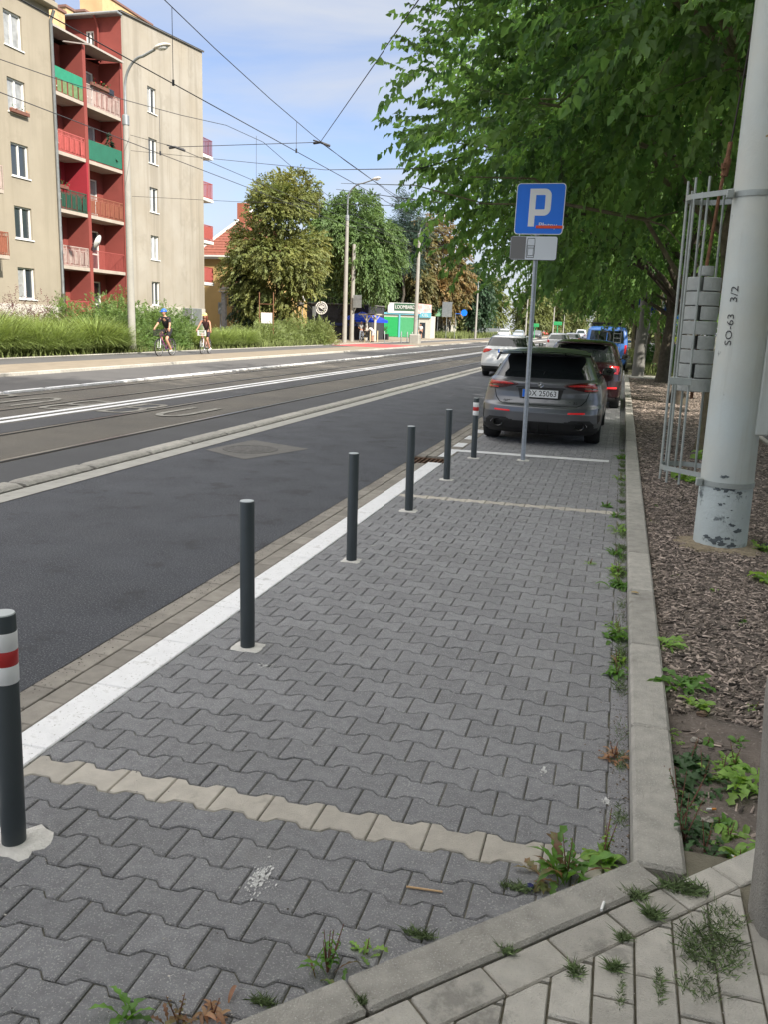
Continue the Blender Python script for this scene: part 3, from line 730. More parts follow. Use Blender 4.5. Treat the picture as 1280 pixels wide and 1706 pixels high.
# things on the balconies
fir = thing('potted_conifer', 'small dark potted conifer standing on the balcony with the dark green screen', 'plant', (FX-.35, 43.6, LV[3]))
b = MB()
for k in range(150):
    t = rnd.random(); r = .36*(1-t)+.03; a = rnd.uniform(0, 2*PI); z = .35+1.5*t
    p = Vector((r*math.cos(a)*rnd.uniform(.5, 1), r*math.sin(a)*rnd.uniform(.5, 1), z)); q = p+Vector((math.cos(a)*.16, math.sin(a)*.16, -.07)); w = Vector((-math.sin(a), math.cos(a), 0))*.05
    b.add([p-w, p+w, q], [(0, 1, 2)]); b.add([p-Vector((0, 0, .05)), p+Vector((0, 0, .05)), q], [(0, 1, 2)])
b.build('foliage', mat('conifer_green', (.02, .05, .025), .9), fir); b = MB(); b.lathe([(0, 0), (.14, 0), (.2, .35), (0, .35)], 12); b.build('pot', mat('pot_grey', (.2, .19, .18), .8), fir)
dish = thing('satellite_dish', 'round white satellite dish fixed to the red fin between two loggias', 'dish', (FX+.05, YF+.1, 5.45))
b = MB(); b.lathe([(.0, .10), (.15, .085), (.27, .045), (.36, 0), (.365, .01), (.27, .06), (0, .115)], 20, ax='x', M=Matrix.Translation((.30, 0, 0)) @ Matrix.Rotation(R(12), 4, 'Z') @ Matrix.Rotation(R(25), 4, 'Y')); b.build('reflector', m_frame, dish, smooth=50)
b = MB(); b.tube([(0, 0, -.1), (.2, -.05, -.12), (.3, 0, 0)], .018, 6); b.tube([(.28, 0, -.3), (.6, -.3, -.1)], .012, 6); b.build('bracket', m_gutter, dish)
# flower boxes
def flowers(name, label, y0, y1, z, cols, x=FX+.06):
    t = thing(name, label, 'plants', (x, (y0+y1)/2, z)); b = MB(); h = (y1-y0)/2; b.bbox(-.08, .08, -h, h, -.02, .14, .01); b.build('trough', mat('trough_brown', (.16, .07, .05), .8), t)
    f = MB()
    for k in range(int(60*h)):
        p = Vector((rnd.uniform(-.12, .16), rnd.uniform(-h, h), rnd.uniform(.1, .36))); s = .05
        f.poly([p+Vector((rnd.uniform(-s, s), rnd.uniform(-s, s), rnd.uniform(-s, s))) for _ in range(4)], rnd.choice([0, 0, 0, 1]))
    f.build('leaves', [mat('leaf_plain', (.05, .11, .03), .8), cols], t); return t
flowers('flower_box', 'row of plants and red flowers along the pale top right loggia railing', YF+.5, YB-1.4, LV[4]+1.0, mat('petal_red', (.5, .03, .03), .7))
flowers('flower_box', 'small red flower box on the dark green third floor railing', YA+.6, YA+1.3, LV[2]+.98, mat('petal_red', (.5, .03, .03), .7))
dk = MB(); dk.bbox(-.05, .05, -.25, .25, -.1, .2, .05); o = dk.build('hanging_bag', mat('dark_cloth', (.02, .025, .04), .9)); o.location = (FX+.1, 43.2, LV[4]+1.0); tag(o, 'dark bag hanging on the pale top right loggia railing', 'bag')
# ---------------- left block
lb = thing('apartment_building', 'pale beige plastered block at the far left with white windows and a white plinth', 'building', (-33, 28, 0))
FL = -27.55; fl = lambda s, t, d: (FL-d, s, t)
b = MB(); hl = []
for zc, in ((2.95,), (5.68,), (8.42,), (11.15,), (13.9,)):
    for yc in (35.1, 31.0, 26.5, 22.5): hl.append((yc-.6, yc+.6, zc-.72, zc+.72))
panel(b, fl, 12, 37.72, 2.0, 15.6, hl, .16)
b.poly([(FL, 37.72, 0), (FL-11, 37.72, 0), (FL-11, 37.72, 15.6), (FL, 37.72, 15.6)]); b.poly([(FL, 12, 0), (FL-11, 12, 0), (FL-11, 12, 15.6), (FL, 12, 15.6)]); b.poly([(FL-11, 12, 0), (FL-11, 37.7, 0), (FL-11, 37.7, 15.6), (FL-11, 12, 15.6)])
b.build('wall', m_beige2, lb, fixn=True)
for i, h in enumerate(hl): window(lb, fl, h, .16, 2, [1, 0, 2, 1, 0, 2, 1][i % 7])
b = MB(); b.box(FL-11, FL+.04, 12, 37.75, 0, 2.0); b.build('plinth', m_plinth, lb)
b = MB(); b.bbox(FL-11.2, FL+.45, 12, 37.8, 15.6, 15.85, .03); b.build('cornice', m_beige2, lb); b = MB(); b.box(FL-11.2, FL+.3, 11.8, 37.8, 15.85, 15.98); b.build('roof', m_roofdark, lb)
b = MB(); b.tube([(FL+.35, 37.6, 15.5), (FL+.1, 37.68, 15.1), (FL+.1, 37.68, 2.6)], .075, 10); b.build('downpipe', m_gutter, lb, smooth=60)
b = MB(); b.tube([(FL+.1, 37.68, 2.6), (FL+.1, 37.68, 0)], .1, 10); b.build('downpipe', mat('cast_pipe', (.1, .085, .075), .8, var=.4, vscale=3), lb, smooth=60)
for k in (1, 2):
    z = LV[k]+.0; b = MB(); ye = on_x([0, 15, 5][k], [0, 412, 300][k], FL+.9).y; b.bbox(FL, FL+.9, 28.6, ye, z-.16, z, .01); sl = b.build('balcony', m_slab, lb)
    r = MB(); fo = lambda s, t, d: (FL+.9-d, s, t); rail_mesh(r, fo, 28.6, ye, z, z+1, .04); f2 = lambda s, t, d: (s, ye-.03-d, t); rail_mesh(r, f2, FL, FL+.9, z, z+1, .0)
    fbox(r, fo, 28.7, ye-.05, z+.12, z+.8, .05, .06)
    r.build('railing', m_rails[3 if k == 1 else 1], sl, fixn=True)
settle(lb)
flowers('flower_box', 'orange flowers on the sill of an upper window of the left beige block', 34.5, 35.7, 10.42, mat('petal_orange', (.55, .15, .04), .7), FL+.12)
# ---------------- yellow house with red hip roof
m_yel = mat('render_yellow', (.42, .29, .12), .92, var=.08, vscale=.8, stains=((.42, .28, .11), .8, .6, .5))
m_tile = mat('roof_tile_red', (.22, .07, .045), .85, var=.3, vscale=7, bump=.6, bscale=30)
HY = 64.0
pe = on_y(345, 426, HY); pr = on_y(420, 352, HY+4.2)
xl = pe.x-6; ze = pe.z; zr = pr.z
yh = thing('house', 'yellow rendered house with a red tiled roof behind the beige block', 'house', (pe.x+4, HY+4, 0))
b = MB(); fy = lambda s, t, d: (s, HY+d, t); xr_ = pe.x+5.2
w1 = [(on_y(397, 460, HY).x, on_y(397, 460, HY).x+1.1, 4.4, 5.8)]
panel(b, fy, xl, xr_, 0, ze, w1, .15); b.poly([(xr_, HY, 0), (xr_, HY+9, 0), (xr_, HY+9, ze), (xr_, HY, ze)]); b.poly([(xl, HY, 0), (xl, HY+9, 0), (xl, HY+9, ze), (xl, HY, ze)]); b.poly([(xl, HY+9, 0), (xr_, HY+9, 0), (xr_, HY+9, ze), (xl, HY+9, ze)])
b.build('wall', m_yel, yh, fixn=True); window(yh, fy, w1[0], .15, 2, 1)
# roof made of tile courses
b = MB(); n = 17; xe0 = pe.x-1.0; xv = pr.x
def rp(x, t, lift=0): return (x, HY-.45+(4.65)*t, ze+(zr-ze)*t+lift)
for k in range(n):
    t0, t1 = k/n, (k+1)/n; xa = xe0+(xv-xe0)*t0; xb_ = xe0+(xv-xe0)*t1; xr2 = xr_+.4-3.5*t0; xr3 = xr_+.4-3.5*t1
    b.add([rp(xa, t0, .05), rp(xr2, t0, .05), rp(xr3, t1, .0), rp(xb_, t1, .0), rp(xa, t0, 0), rp(xr2, t0, 0)], [(0, 1, 2, 3), (4, 5, 1, 0)])
b.add([rp(xe0, 0), (xe0, HY+9.4, ze), (xv, HY+5, zr)], [(0, 1, 2)]); b.add([rp(xr_+.4, 0), (xr_+.4, HY+9.4, ze), rp(xr_-3.1, 1)], [(0, 1, 2)]); b.add([(xe0, HY+9.4, ze), (xr_+.4, HY+9.4, ze), rp(xr_-3.1, 1), rp(xv, 1)], [(0, 1, 2, 3)])
rf = b.build('roof', m_tile, yh, fixn=True)
b = MB(); b.tube([rp(xe0, 0, .1), rp(xv, 1, .1)], .11, 6); b.build('hip_flashing', m_frame, rf)
b = MB(); b.box(xe0, xr_+.4, HY-.55, HY-.42, ze-.1, ze+.02); b.box(xe0, xr_, HY-.42, HY, ze-.25, ze-.1); b.build('eave', m_frame, rf)
b = MB(); b.box(pe.x+1.2, pe.x+2.0, HY+3, HY+3.7, ze+1.5, zr+.5); b.build('chimney', mat('brick_red', (.3, .1, .06), .9, var=.3, vscale=12), rf)
# porch with a balcony over it
a = on_y(366, 480, HY-1.6); c = on_y(396, 470, HY-1.6); zb_ = on_y(370, 478, HY-1.6).z
b = MB(); b.bbox(a.x, a.x+3.4, HY-1.7, HY-.0, zb_-.22, zb_, .02); b.bbox(a.x-.05, a.x+3.45, HY-1.75, HY, zb_-.42, zb_-.3, .02); pc = b.build('porch', mat('porch_grey', (.4, .38, .35), .9, var=.1), yh)
b = MB(); 
for x in (a.x+.1, a.x+3.0): b.bbox(x, x+.35, HY-1.62, HY-1.3, 1.0, zb_-.42, .02)
b.bbox(a.x, a.x+3.4, HY-1.7, HY-1.5, 0, 1.0, .02); b.build('pillars', mat('porch_stone', (.33, .33, .33), .9, var=.15), pc)
b = MB(); fq = lambda s, t, d: (s, HY-1.6+d, t); rail_mesh(b, fq, a.x+.1, a.x+3.3, zb_, zb_+.8, 0, .09, .02); b.build('railing', m_rails[3], pc, fixn=True)
settle(yh)
# ================================================================ STREET FURNITURE
m_bol = mat('bollard_anthracite', (.045, .056, .062), .45, var=.06, vscale=10, rvar=.06)
m_bolcap = mat('bollard_cap', (.40, .43, .44), .5, var=.1)
m_w = mat('reflective_white', (.86, .86, .86), .35); m_r = mat('reflective_red', (.50, .02, .02), .35)
m_mortar = mat('mortar', (.66, .64, .60), .95, var=.12, vscale=20, bump=1.2, bscale=60)
m_galv = mat('galvanised_steel', (.42, .46, .52), .42, metal=.75, var=.14, vscale=30, rvar=.12)
bpx = [(23, 1403), (412, 1078), (585, 934), (682, 851), (745, 799), (790, 763)]
tpx = [(8, 1018), (410, 840), (588, 761), (685, 716), (748, 686), (794, 667)]
whr = ['nearest the camera beside the first sand paver row', 'standing second in the row', 'standing third in the row, half way along the white line', 'fourth in the row, just before the far sand paver row', 'standing fifth in the row beside the gutter drain', 'just behind the parked grey hatchback']
def splat(cx, cy, r, h, seed, irr=.35, n=22, sq=0):
    q = random.Random(seed); b = MB(); ring = []
    for i in range(n):
        t = 2*PI*i/n; rr = r*(1+irr*(q.random()-.5)); 
        if sq: rr = r/max(abs(math.cos(t)), abs(math.sin(t)))*(1+.15*(q.random()-.5))
        ring.append((rr*math.cos(t)*1.15, rr*math.sin(t)))
    V = [(x, y, .0004) for x, y in ring]+[(x*.8, y*.8, h*.7) for x, y in ring]+[(x*.45, y*.45, h) for x, y in ring]+[(0, 0, h)]
    F = []
    for L in (0, 1):
        for i in range(n): F.append((L*n+i, L*n+(i+1) % n, (L+1)*n+(i+1) % n, (L+1)*n+i))
    for i in range(n): F.append((2*n+i, 2*n+(i+1) % n, 3*n))
    b.add(V, F); return b
for i, (q, w) in enumerate(zip(bpx, tpx)):
    p = gp(*q); stripe = i in (0, 5); H = .80; r = .0385
    top = onp(w[0], w[1], 1, p.y); lean = (top.x-p.x)*.6
    t = thing('bollard', ('grey bollard with white and red bands ' if stripe else 'plain dark grey steel bollard ')+whr[i], 'bollard', (p.x, p.y, 0), 0, 'steel bollards along the white line')
    Ms = Matrix(((1, 0, lean/H, 0), (0, 1, 0, 0), (0, 0, 1, 0), (0, 0, 0, 1)))
    b = MB(); b.lathe([(r, -.02), (r, H-.003), (r-.002, H)], 28, M=Ms); b.build('post', m_bol, t, smooth=40)
    b = MB(); b.lathe([(r-.002, H+.0002), (r-.004, H+.004), (.0, H+.006)], 28, M=Ms); b.build('cap', m_bolcap, t, smooth=30)
    if stripe:
        for z0, z1, mm in ((H-.225, H-.165, m_w), (H-.165, H-.115, m_r), (H-.115, H-.055, m_w)):
            b = MB(); b.lathe([(r+.0005, z0), (r+.0012, z0+.001), (r+.0012, z1-.001), (r+.0005, z1)], 28, M=Ms); b.build('band', mm, t, smooth=40)
    s = splat(0, 0, [.095, .07, .062, .075, .07, .07][i], .008, i+5, .5, 22, sq=0 if i < 1 else 1).build('mortar_collar', m_mortar, t, smooth=60)
# ---------------- parking sign
m_blue = mat('sign_blue', (.010, .19, .88), .4, var=.03, vscale=3); m_sgray = mat('sign_grey', (.19, .185, .185), .5); m_swhite = mat('sign_white', (.72, .76, .82), .4)
m_black = mat('black_paint', (.015, .015, .016), .5); m_orange = mat('orange_strip', (.85, .09, .03), .5); m_alu = mat('sign_back_aluminium', (.35, .36, .37), .5, metal=.5)
sb = gp(872, 767); sc = onp(901, 349, 1, sb.y); s2 = onp(896, 414, 1, sb.y)
ps = thing('parking_sign', 'blue parking sign with a white letter P above a grey and white plate', 'road sign', (sb.x, sb.y, 0))
topx = sc.x-sb.x+.0; pole_top = sc.z+.28
b = MB(); b.tube([(0, 0, -.02), ((topx-.02)*.5, 0, pole_top/2), (topx-.02, 0, pole_top)], .03, 16); b.build('pole', m_galv, ps, smooth=60)
b = MB(); b.bbox(-.075, .085, -.07, .07, -.01, .006, .003); b.build('base_plate', m_mortar, ps)
def rrect(w, h, r, n=6):
    P = []
    for cx, cy, t0 in ((w/2-r, h/2-r, 0), (-w/2+r, h/2-r, PI/2), (-w/2+r, -h/2+r, PI), (w/2-r, -h/2+r, 1.5*PI)):
        for i in range(n+1): t = t0+PI/2*i/n; P.append((cx+r*math.cos(t), cy+r*math.sin(t)))
    return P
def plate(parent, name, M, w, h, r, mface, mrim, th=.012, rim=.009):
    b = MB(); P = rrect(w, h, r); b.prism([M @ Vector((x, y, -th)) for x, y in P], M.to_3x3() @ Vector((0, 0, th))); o = b.build(name, [mrim], parent, fixn=True)
    b = MB(); P = rrect(w-2*rim, h-2*rim, r-rim*.6); b.poly([M @ Vector((x, y, .0012)) for x, y in P]); b.build('face', mface, o)
    return o
rotz = R(2)
def smat(x, y, z, roll=0.0, yaw=0.0):
    return Matrix.Translation((x, y, z)) @ Matrix.Rotation(yaw, 4, 'Z') @ Matrix.Rotation(R(90), 4, 'X') @ Matrix.Rotation(roll, 4, 'Z')
Mp = smat(topx, -.045, sc.z, R(-.6), R(-4)); SW = .61
pl = plate(ps, 'sign_plate', Mp, SW, SW*1.0, .045, m_blue, m_w)
# the letter P drawn as an outline
b = MB(); hw, hh = .135, .225; k = .078
outer = [(-hw, -hh), (-hw+k, -hh), (-hw+k, -.09), (.05, -.09)]+[(.05+.085*math.cos(t), -.005+.085*math.sin(t)) for t in [(-PI/2)+PI/2*i/6 for i in range(1, 7)]]+[(.135, .14)]+[(.05+.085*math.cos(t), .14+.085*math.sin(t)) for t in [PI/2*i/6 for i in range(1, 7)]]+[(-hw, hh)]
innr = [(-hw+k, -.02), (.045, -.02), (.062, -.0), (.062, .14), (.05, .155), (-hw+k, .155)]
z = .0026
def quad(b, pts): b.poly([Mp @ Vector((x+.0, y+.015, z)) for x, y in pts])
quad(b, [(-hw, -hh), (-hw+k, -hh), (-hw+k, hh), (-hw, hh)])
quad(b, [(-hw+k, .150), (.05, .150), (.05, hh), (-hw+k, hh)]); quad(b, [(-hw+k, -.095), (.05, -.095), (.05, -.02), (-hw+k, -.02)])
for sgn, cy in ((1, .14), (-1, -.01)):
    for i in range(8):
        t0, t1 = PI/2*i/8, PI/2*(i+1)/8; o0, i0 = .085, .010
        pt = lambda t, r: (.05+r*math.cos(t), cy+sgn*r*math.sin(t))
        quad(b, [pt(t0, i0), pt(t0, o0), pt(t1, o0), pt(t1, i0)])
quad(b, [(.060, -.01), (.135, -.01), (.135, .14), (.060, .14)])
b.build('letter', m_w, pl, fixn=False)
text_obj('small_word', 'Płatny', .088, m_w, pl, Mp @ Matrix.Translation((.115, -.195, .002)), .0008, sx=1.1)
b = MB(); b.bbox(-.03, .315, -.231, -.197, .003, .008, .001, M=Mp); b.build('orange_strip', m_orange, pl)
b = MB(); b.bbox(.303, .318, -.236, -.196, .0085, .011, .001, M=Mp); b.build('strip_end', m_w, pl)
Mq = smat(topx-.045, -.045, s2.z+.0, R(-.6), R(-4)); SH = .295
p2 = plate(ps, 'sub_plate', Mq, .60, SH, .03, m_swhite, m_black, rim=.006)
b = MB(); b.poly([Mq @ Vector((x, y, .002)) for x, y in ((-.29, -.137), (-.10, -.137), (-.10, .137), (-.29, .137))]); b.build('grey_field', m_sgray, p2)
b = MB()
def ln(b, M, pts, w, z=.003, closed=True):
    P = [Vector((*q, 0)) for q in pts]; n = len(P)
    for i in range(n if closed else n-1):
        a, c = P[i], P[(i+1) % n]; d = (c-a).normalized(); nn = Vector((-d.y, d.x, 0))*w/2; a2, c2 = a-d*w/2, c+d*w/2
        b.poly([M @ (q+Vector((0, 0, z+.0002*i))) for q in (a2-nn, c2-nn, c2+nn, a2+nn)])
cx = -.035
ln(b, Mq, [(cx-.045, -.115), (cx+.045, -.115), (cx+.05, -.06), (cx+.05, .085), (cx+.045, .118), (cx-.04, .118), (cx-.047, .085), (cx-.05, -.06)], .006)
ln(b, Mq, [(cx-.035, -.09), (cx+.037, -.09), (cx+.037, .0), (cx-.035, .0)], .005, .0045)
ln(b, Mq, [(cx-.045, .028), (cx+.047, .028)], .005, .006, False); ln(b, Mq, [(cx-.047, .028), (cx-.035, .0)], .004, .007, False); ln(b, Mq, [(cx+.048, .028), (cx+.037, .0)], .004, .008, False)
b.build('car_pictogram', m_black, p2)
for zz in (sc.z+.17, sc.z-.17, s2.z):
    b = MB(); b.bbox(topx-.075, topx+.045, -.035, .04, zz-.018, zz+.018, .006); b.build('clamp', m_galv, ps)
# ---------------- large tensioning mast with weights and cage
m_mast = mat('mast_paint', (.52, .575, .57), .6, var=.06, vscale=2.2, bump=.25, bscale=40, col2=(.55, .56, .51), stains=((.13, .14, .145), 7.5, .67, .8), streak=((.40, .40, .36), 5, .55, .5), rvar=.08, detail=8)
m_mast_low = mat('mast_paint_flaked', (.50, .56, .56), .65, var=.08, vscale=5, bump=.5, bscale=40, stains=((.13, .155, .165), 7, .575, 1), detail=8)
m_wt = mat('weight_grey', (.40, .42, .405), .7, var=.12, vscale=8, bump=.6, bscale=60, stains=((.25, .12, .05), 9, .66, .8))
m_cage = mat('cage_galvanised', (.37, .40, .385), .55, metal=.4, var=.15, vscale=12)
m_rust = mat('rusted_rod', (.2, .095, .05), .85, var=.35, vscale=25, bump=.8, bscale=80)
mb_ = gp(1199, 921, .04); mx0, my0 = mb_.x+.02, mb_.y+.20
pm = thing('tension_mast', 'massive pale grey painted steel mast with dark flaked paint near its base', 'mast', (mx0, my0, .03))
ldx = .045   # lean per metre towards +x is slight
zc = [0, .35, 1.2, 2.75, 4.5, 7.0, 10.5]
rr = [.205, .203, .198, .186, .174, .158, .13]
lean = lambda z: (-.012*z, .0, z)
b = MB(); b.tube([lean(z) for z in (-.05, .0, .3, .52)], [.207, .206, .204, .203], 40, cap=False); b.build('lower_shaft', m_mast_low, pm, smooth=60)
b = MB(); b.tube([lean(z) for z in [.52]+zc[2:]], [.203]+rr[2:], 40); b.build('shaft', m_mast, pm, smooth=60)
def hoop(b, z, r, h=.035, n=40, t0=0, t1=2*PI, cx=0, cy=0, th=.006):
    b.lathe([(r, z-h/2), (r+th, z-h/2), (r+th, z+h/2), (r, z+h/2), (r, z-h/2)], n, (cx+lean(z)[0], cy, 0), t0=t0, t1=t1)
for z, r in ((.55, .204), (2.72, .187)):
    b = MB(); hoop(b, z, r+.001, .04); b.bbox(lean(z)[0]-.21-.03, lean(z)[0]-.19, -.12, -.06, z-.03, z+.03, .005); b.build('band', m_cage, pm, smooth=40)
def wrap_text(txt, size, z0, deg):
    o = text_obj('stencil', txt, size, mat('stencil_paint', (.045, .045, .05), .8), pm, Matrix.Identity(4), .0004, sx=1.15, off=-.0005)
    for v in o.data.vertices:
        u, w = v.co.x, v.co.y; z = z0+u; r_ = .206-.0055*z+.0014+v.co.z; t = R(deg)-w/r_
        v.co = (r_*math.cos(t)-.012*z, r_*math.sin(t), z)
wrap_text('3/2', .085, 2.0, -126); wrap_text('SO-63', .08, 1.74, -128)
b = MB(); b.bbox(.115, .215, -.16, -.05, .95, 1.75, .01, M=Matrix.Rotation(R(8), 4, 'Z')); b.build('cable_cover', m_mast, pm)
# rust marks: small crusts on the shaft
for k, (a_, z_, s_) in enumerate(((-100, 1.42, .05), (-92, 1.28, .035), (-112, 1.12, .05), (-104, 1.10, .03), (-80, 2.0, .02), (-88, 4.0, .03), (-95, 3.1, .02), (-75, .93, .03))):
    t = R(a_); r_ = .2-.006*z_; b = MB()
    pts = []
    for i in range(9):
        w = 2*PI*i/9; q = s_*(.5+.6*rnd.random()); tt = t+q*math.cos(w)/r_; pts.append((r_*math.cos(tt)*1.012+lean(z_)[0], r_*math.sin(tt)*1.012, z_+q*.5*math.sin(w)))
    b.poly(pts); b.build('rust_spot', mat('rust_stain', (.34, .25, .14), .9, var=.3, vscale=30, stains=((.16, .08, .04), 40, .55, 1)), pm)
for k, (a_, z_, s_) in enumerate(((-100, .12, .05), (-112, .10, .06), (-92, .09, .045), (-84, .13, .03), (-125, .12, .04), (-76, .24, .03), (-70, .08, .05), (-104, .40, .022), (-97, .41, .012), (-86, .30, .012), (-90, .47, .014), (-80, .36, .010), (-115, .52, .035), (-95, .525, .05), (-80, .53, .04), (-104, .62, .03), (-98, .625, .02), (-66, .5, .03), (-60, .2, .04))):
    t = R(a_); r_ = .2065-.006*z_; b = MB(); pts = []
    for i in range(13):
        w = 2*PI*i/13; q = s_*(.35+.8*rnd.random()); tt = t+q*math.cos(w)/r_; pts.append((r_*math.cos(tt)*1.008+lean(z_)[0], r_*math.sin(tt)*1.008, z_+q*.55*math.sin(w)))
    b.add([(r_*1.009*math.cos(t)+lean(z_)[0], r_*1.009*math.sin(t), z_)]+pts, [(0, 1+i, 1+(i+1) % 13) for i in range(13)]); b.build('bare_patch', mat('bare_steel_patch', (.10, .12, .13), .7, var=.3, vscale=30), pm)
# cage hanging on the mast
cc = onp(1172, 500, 1, my0+.36); cg = thing('weight_cage', 'galvanised cage of upright bars clamped to the big grey mast', 'cage', (cc.x, my0+.33, .0)); ccx, ccy = 0, 0
dxm = mx0-cc.x; dym = my0-(my0+.33)
lc = lambda z: -.012*(z-1.6)
def loop_pts(z):
    # hoop running from the mast left side round the weights and back to the mast's far side
    P = [(dxm-.20, dym-.03)]; 
    for i in range(11):
        t = R(215)-R(250)*i/10*1.0; P.append((.0+.205*math.cos(t), .03+.205*math.sin(t)))
    P.append((dxm-.06, dym+.2)); return [Vector((x+lc(z), y, z)) for x, y in P]
for z in (.62, 2.78):
    P = loop_pts(z); b = MB()
    for i in range(len(P)-1):
        a, c = P[i], P[i+1]; d = (c-a).normalized(); nn = Vector((-d.y, d.x, 0))*.004; hz = Vector((0, 0, .02))
        b.add([a-nn-hz, c-nn-hz, c+nn-hz, a+nn-hz, a-nn+hz, c-nn+hz, c+nn+hz, a+nn+hz], [(3, 2, 1, 0), (4, 5, 6, 7), (0, 1, 5, 4), (2, 3, 7, 6), (1, 2, 6, 5), (3, 0, 4, 7)])
    b.build('hoop', m_cage, cg)
for k, deg in enumerate((222, 190, 168, 140, 110, 255, 60)):
    t = R(deg); x, y = .197*math.cos(t), .03+.197*math.sin(t)
    z0, z1 = (.5, 2.92) if k in (0, 2, 5) else (.55, 2.86)
    b = MB(); b.tube([(x+lc(z0), y, z0), (x+lc(z1), y, z1)], .0095, 8); b.build('bar', m_cage, cg, smooth=60)
b = MB(); b.bbox(-.20, -.03, -.19, -.175, 1.32, 1.38, .003); b.build('stay', m_cage, cg)
wt = thing('tension_weights', 'stack of round grey slotted counterweights hanging inside the cage', 'weights', (cc.x, my0+.36, 0))
z = 1.26; N = 8; hgt = (2.18-1.26)/N
for k in range(N):
    b = MB(); slot = (k % 2 == 1); base = R(-105)
    r = .132; g = R(9) if slot else 0
    z0, z1 = z+k*hgt+.004, z+(k+1)*hgt-.004
    if slot:
        b.lathe([(.02, z0), (r-.004, z0), (r, z0+.005), (r, z1-.005), (r-.004, z1), (.02, z1), (.02, z0)], 36, (-.012*(z0-1.6), 0, 0), t0=base+g, t1=base+2*PI-g)
        for s in (1, -1):
            t = base+s*g; b.poly([(.02*math.cos(t), .02*math.sin(t), z0), (r*math.cos(t), r*math.sin(t), z0), (r*math.cos(t), r*math.sin(t), z1), (.02*math.cos(t), .02*math.sin(t), z1)])
    else: b.lathe([(.02, z0), (r-.004, z0), (r, z0+.005), (r, z1-.005), (r-.004, z1), (.02, z1), (.02, z0)], 36, (-.012*(z0-1.6), 0, 0))
    b.build('weight', m_wt, wt, smooth=30)
b = MB(); b.lathe([(.0, 2.19), (.058, 2.19), (.06, 2.195), (.06, 2.265), (.0, 2.27)], 24); b.build('collar', m_wt, wt, smooth=30)
b = MB(); b.tube([(0, 0, 1.2), (.0, 0, 2.3), (.035, 0, 2.85), (.05, 0, 3.0)], .0135, 8); b.build('rod', m_rust, wt, smooth=60)
b = MB(); b.tube([(.05, 0, 2.95), (.065, 0, 3.08)], .028, 8); b.tube([(.06, 0, 3.06), (.07, 0, 3.2)], .018, 8); b.tube([(.035, -.03, 3.0), (.035, -.03, 3.04)], .02, 6); b.build('turnbuckle', m_rust, wt, smooth=60)
b = MB(); b.tube([(.07, 0, 3.15), (.16, 0, 4.4), (.3, 0, 7.5)], .007, 6); b.build('cable', mat('dark_cable', (.035, .025, .025), .8), wt, smooth=60)
# mortar/gravel ring at the mast foot
o = splat(0, 0, .34, .035, 77, .5, 26).build('mast_footing', mat('footing_rubble', (.27, .22, .15), .95, var=.35, vscale=30, bump=1.5, bscale=60)); o.location = (mx0+.03, my0-.03, .052); tag(o, 'crumbled rubble ring round the foot of the big mast', 'footing')
# black cable and film lying in the bed
b = MB(); P = [(1.16, 7.05, .075), (1.3, 7.15, .085), (1.42, 7.4, .08), (1.6, 7.5, .085), (1.8, 7.9, .075)]
for i in range(len(P)-1):
    a, c = Vector(P[i]), Vector(P[i+1]); b.add([a, c, c+Vector((.03, -.07, .02)), a+Vector((.03, -.06, .015))], [(0, 1, 2, 3)]); b.add([a, c, c+Vector((-.02, .05, .015)), a+Vector((-.02, .04, .0))], [(3, 2, 1, 0)])
tag(b.build('plastic_film', mat('black_film', (.02, .02, .024), .5)), 'torn black plastic film on the wood chips beside the mast foot', 'film')
# ---------------- concrete post at the right edge
cp = gp(1264, 1590, KZ); m_post = mat('old_concrete_post', (.34, .32, .285), .95, var=.16, vscale=9, bump=1.6, bscale=110, speck=((.42, .4, .36), 180, .62), stains=((.12, .115, .1), 4, .58, .7), detail=8)
cpx, cpy = .60, 2.33
b = MB(); prof = []; n = 26; hw_ = .078
def postring(z, s, s2):
    P = []
    for i in range(n):
        t = 2*PI*i/n; c, s_ = math.cos(t), math.sin(t); q = (abs(c)**5+abs(s_)**5)**(-1/5); P.append((q*c*hw_*s, q*s_*hw_*s2, z))
    return P
RG = [postring(z, s, s) for z, s in ((.0, 1.12), (.1, 1.05), (.2, 1.0), (.45, .985), (.66, .97), (.72, .93), (.75, .82), (.768, .6), (.775, .3))]
V = [p for r_ in RG for p in r_]; F = []
for k in range(len(RG)-1):
    for i in range(n): F.append((k*n+i, k*n+(i+1) % n, (k+1)*n+(i+1) % n, (k+1)*n+i))
F.append(tuple((len(RG)-1)*n+i for i in range(n))); b.add(V, F)
o = b.build('concrete_post', m_post, smooth=50); o.location = (cpx, cpy, KZ-.01); tag(o, 'low weathered concrete post with a rounded top at the edge of the pavers', 'post')
o.rotation_euler = (0, R(-4.6), R(6))
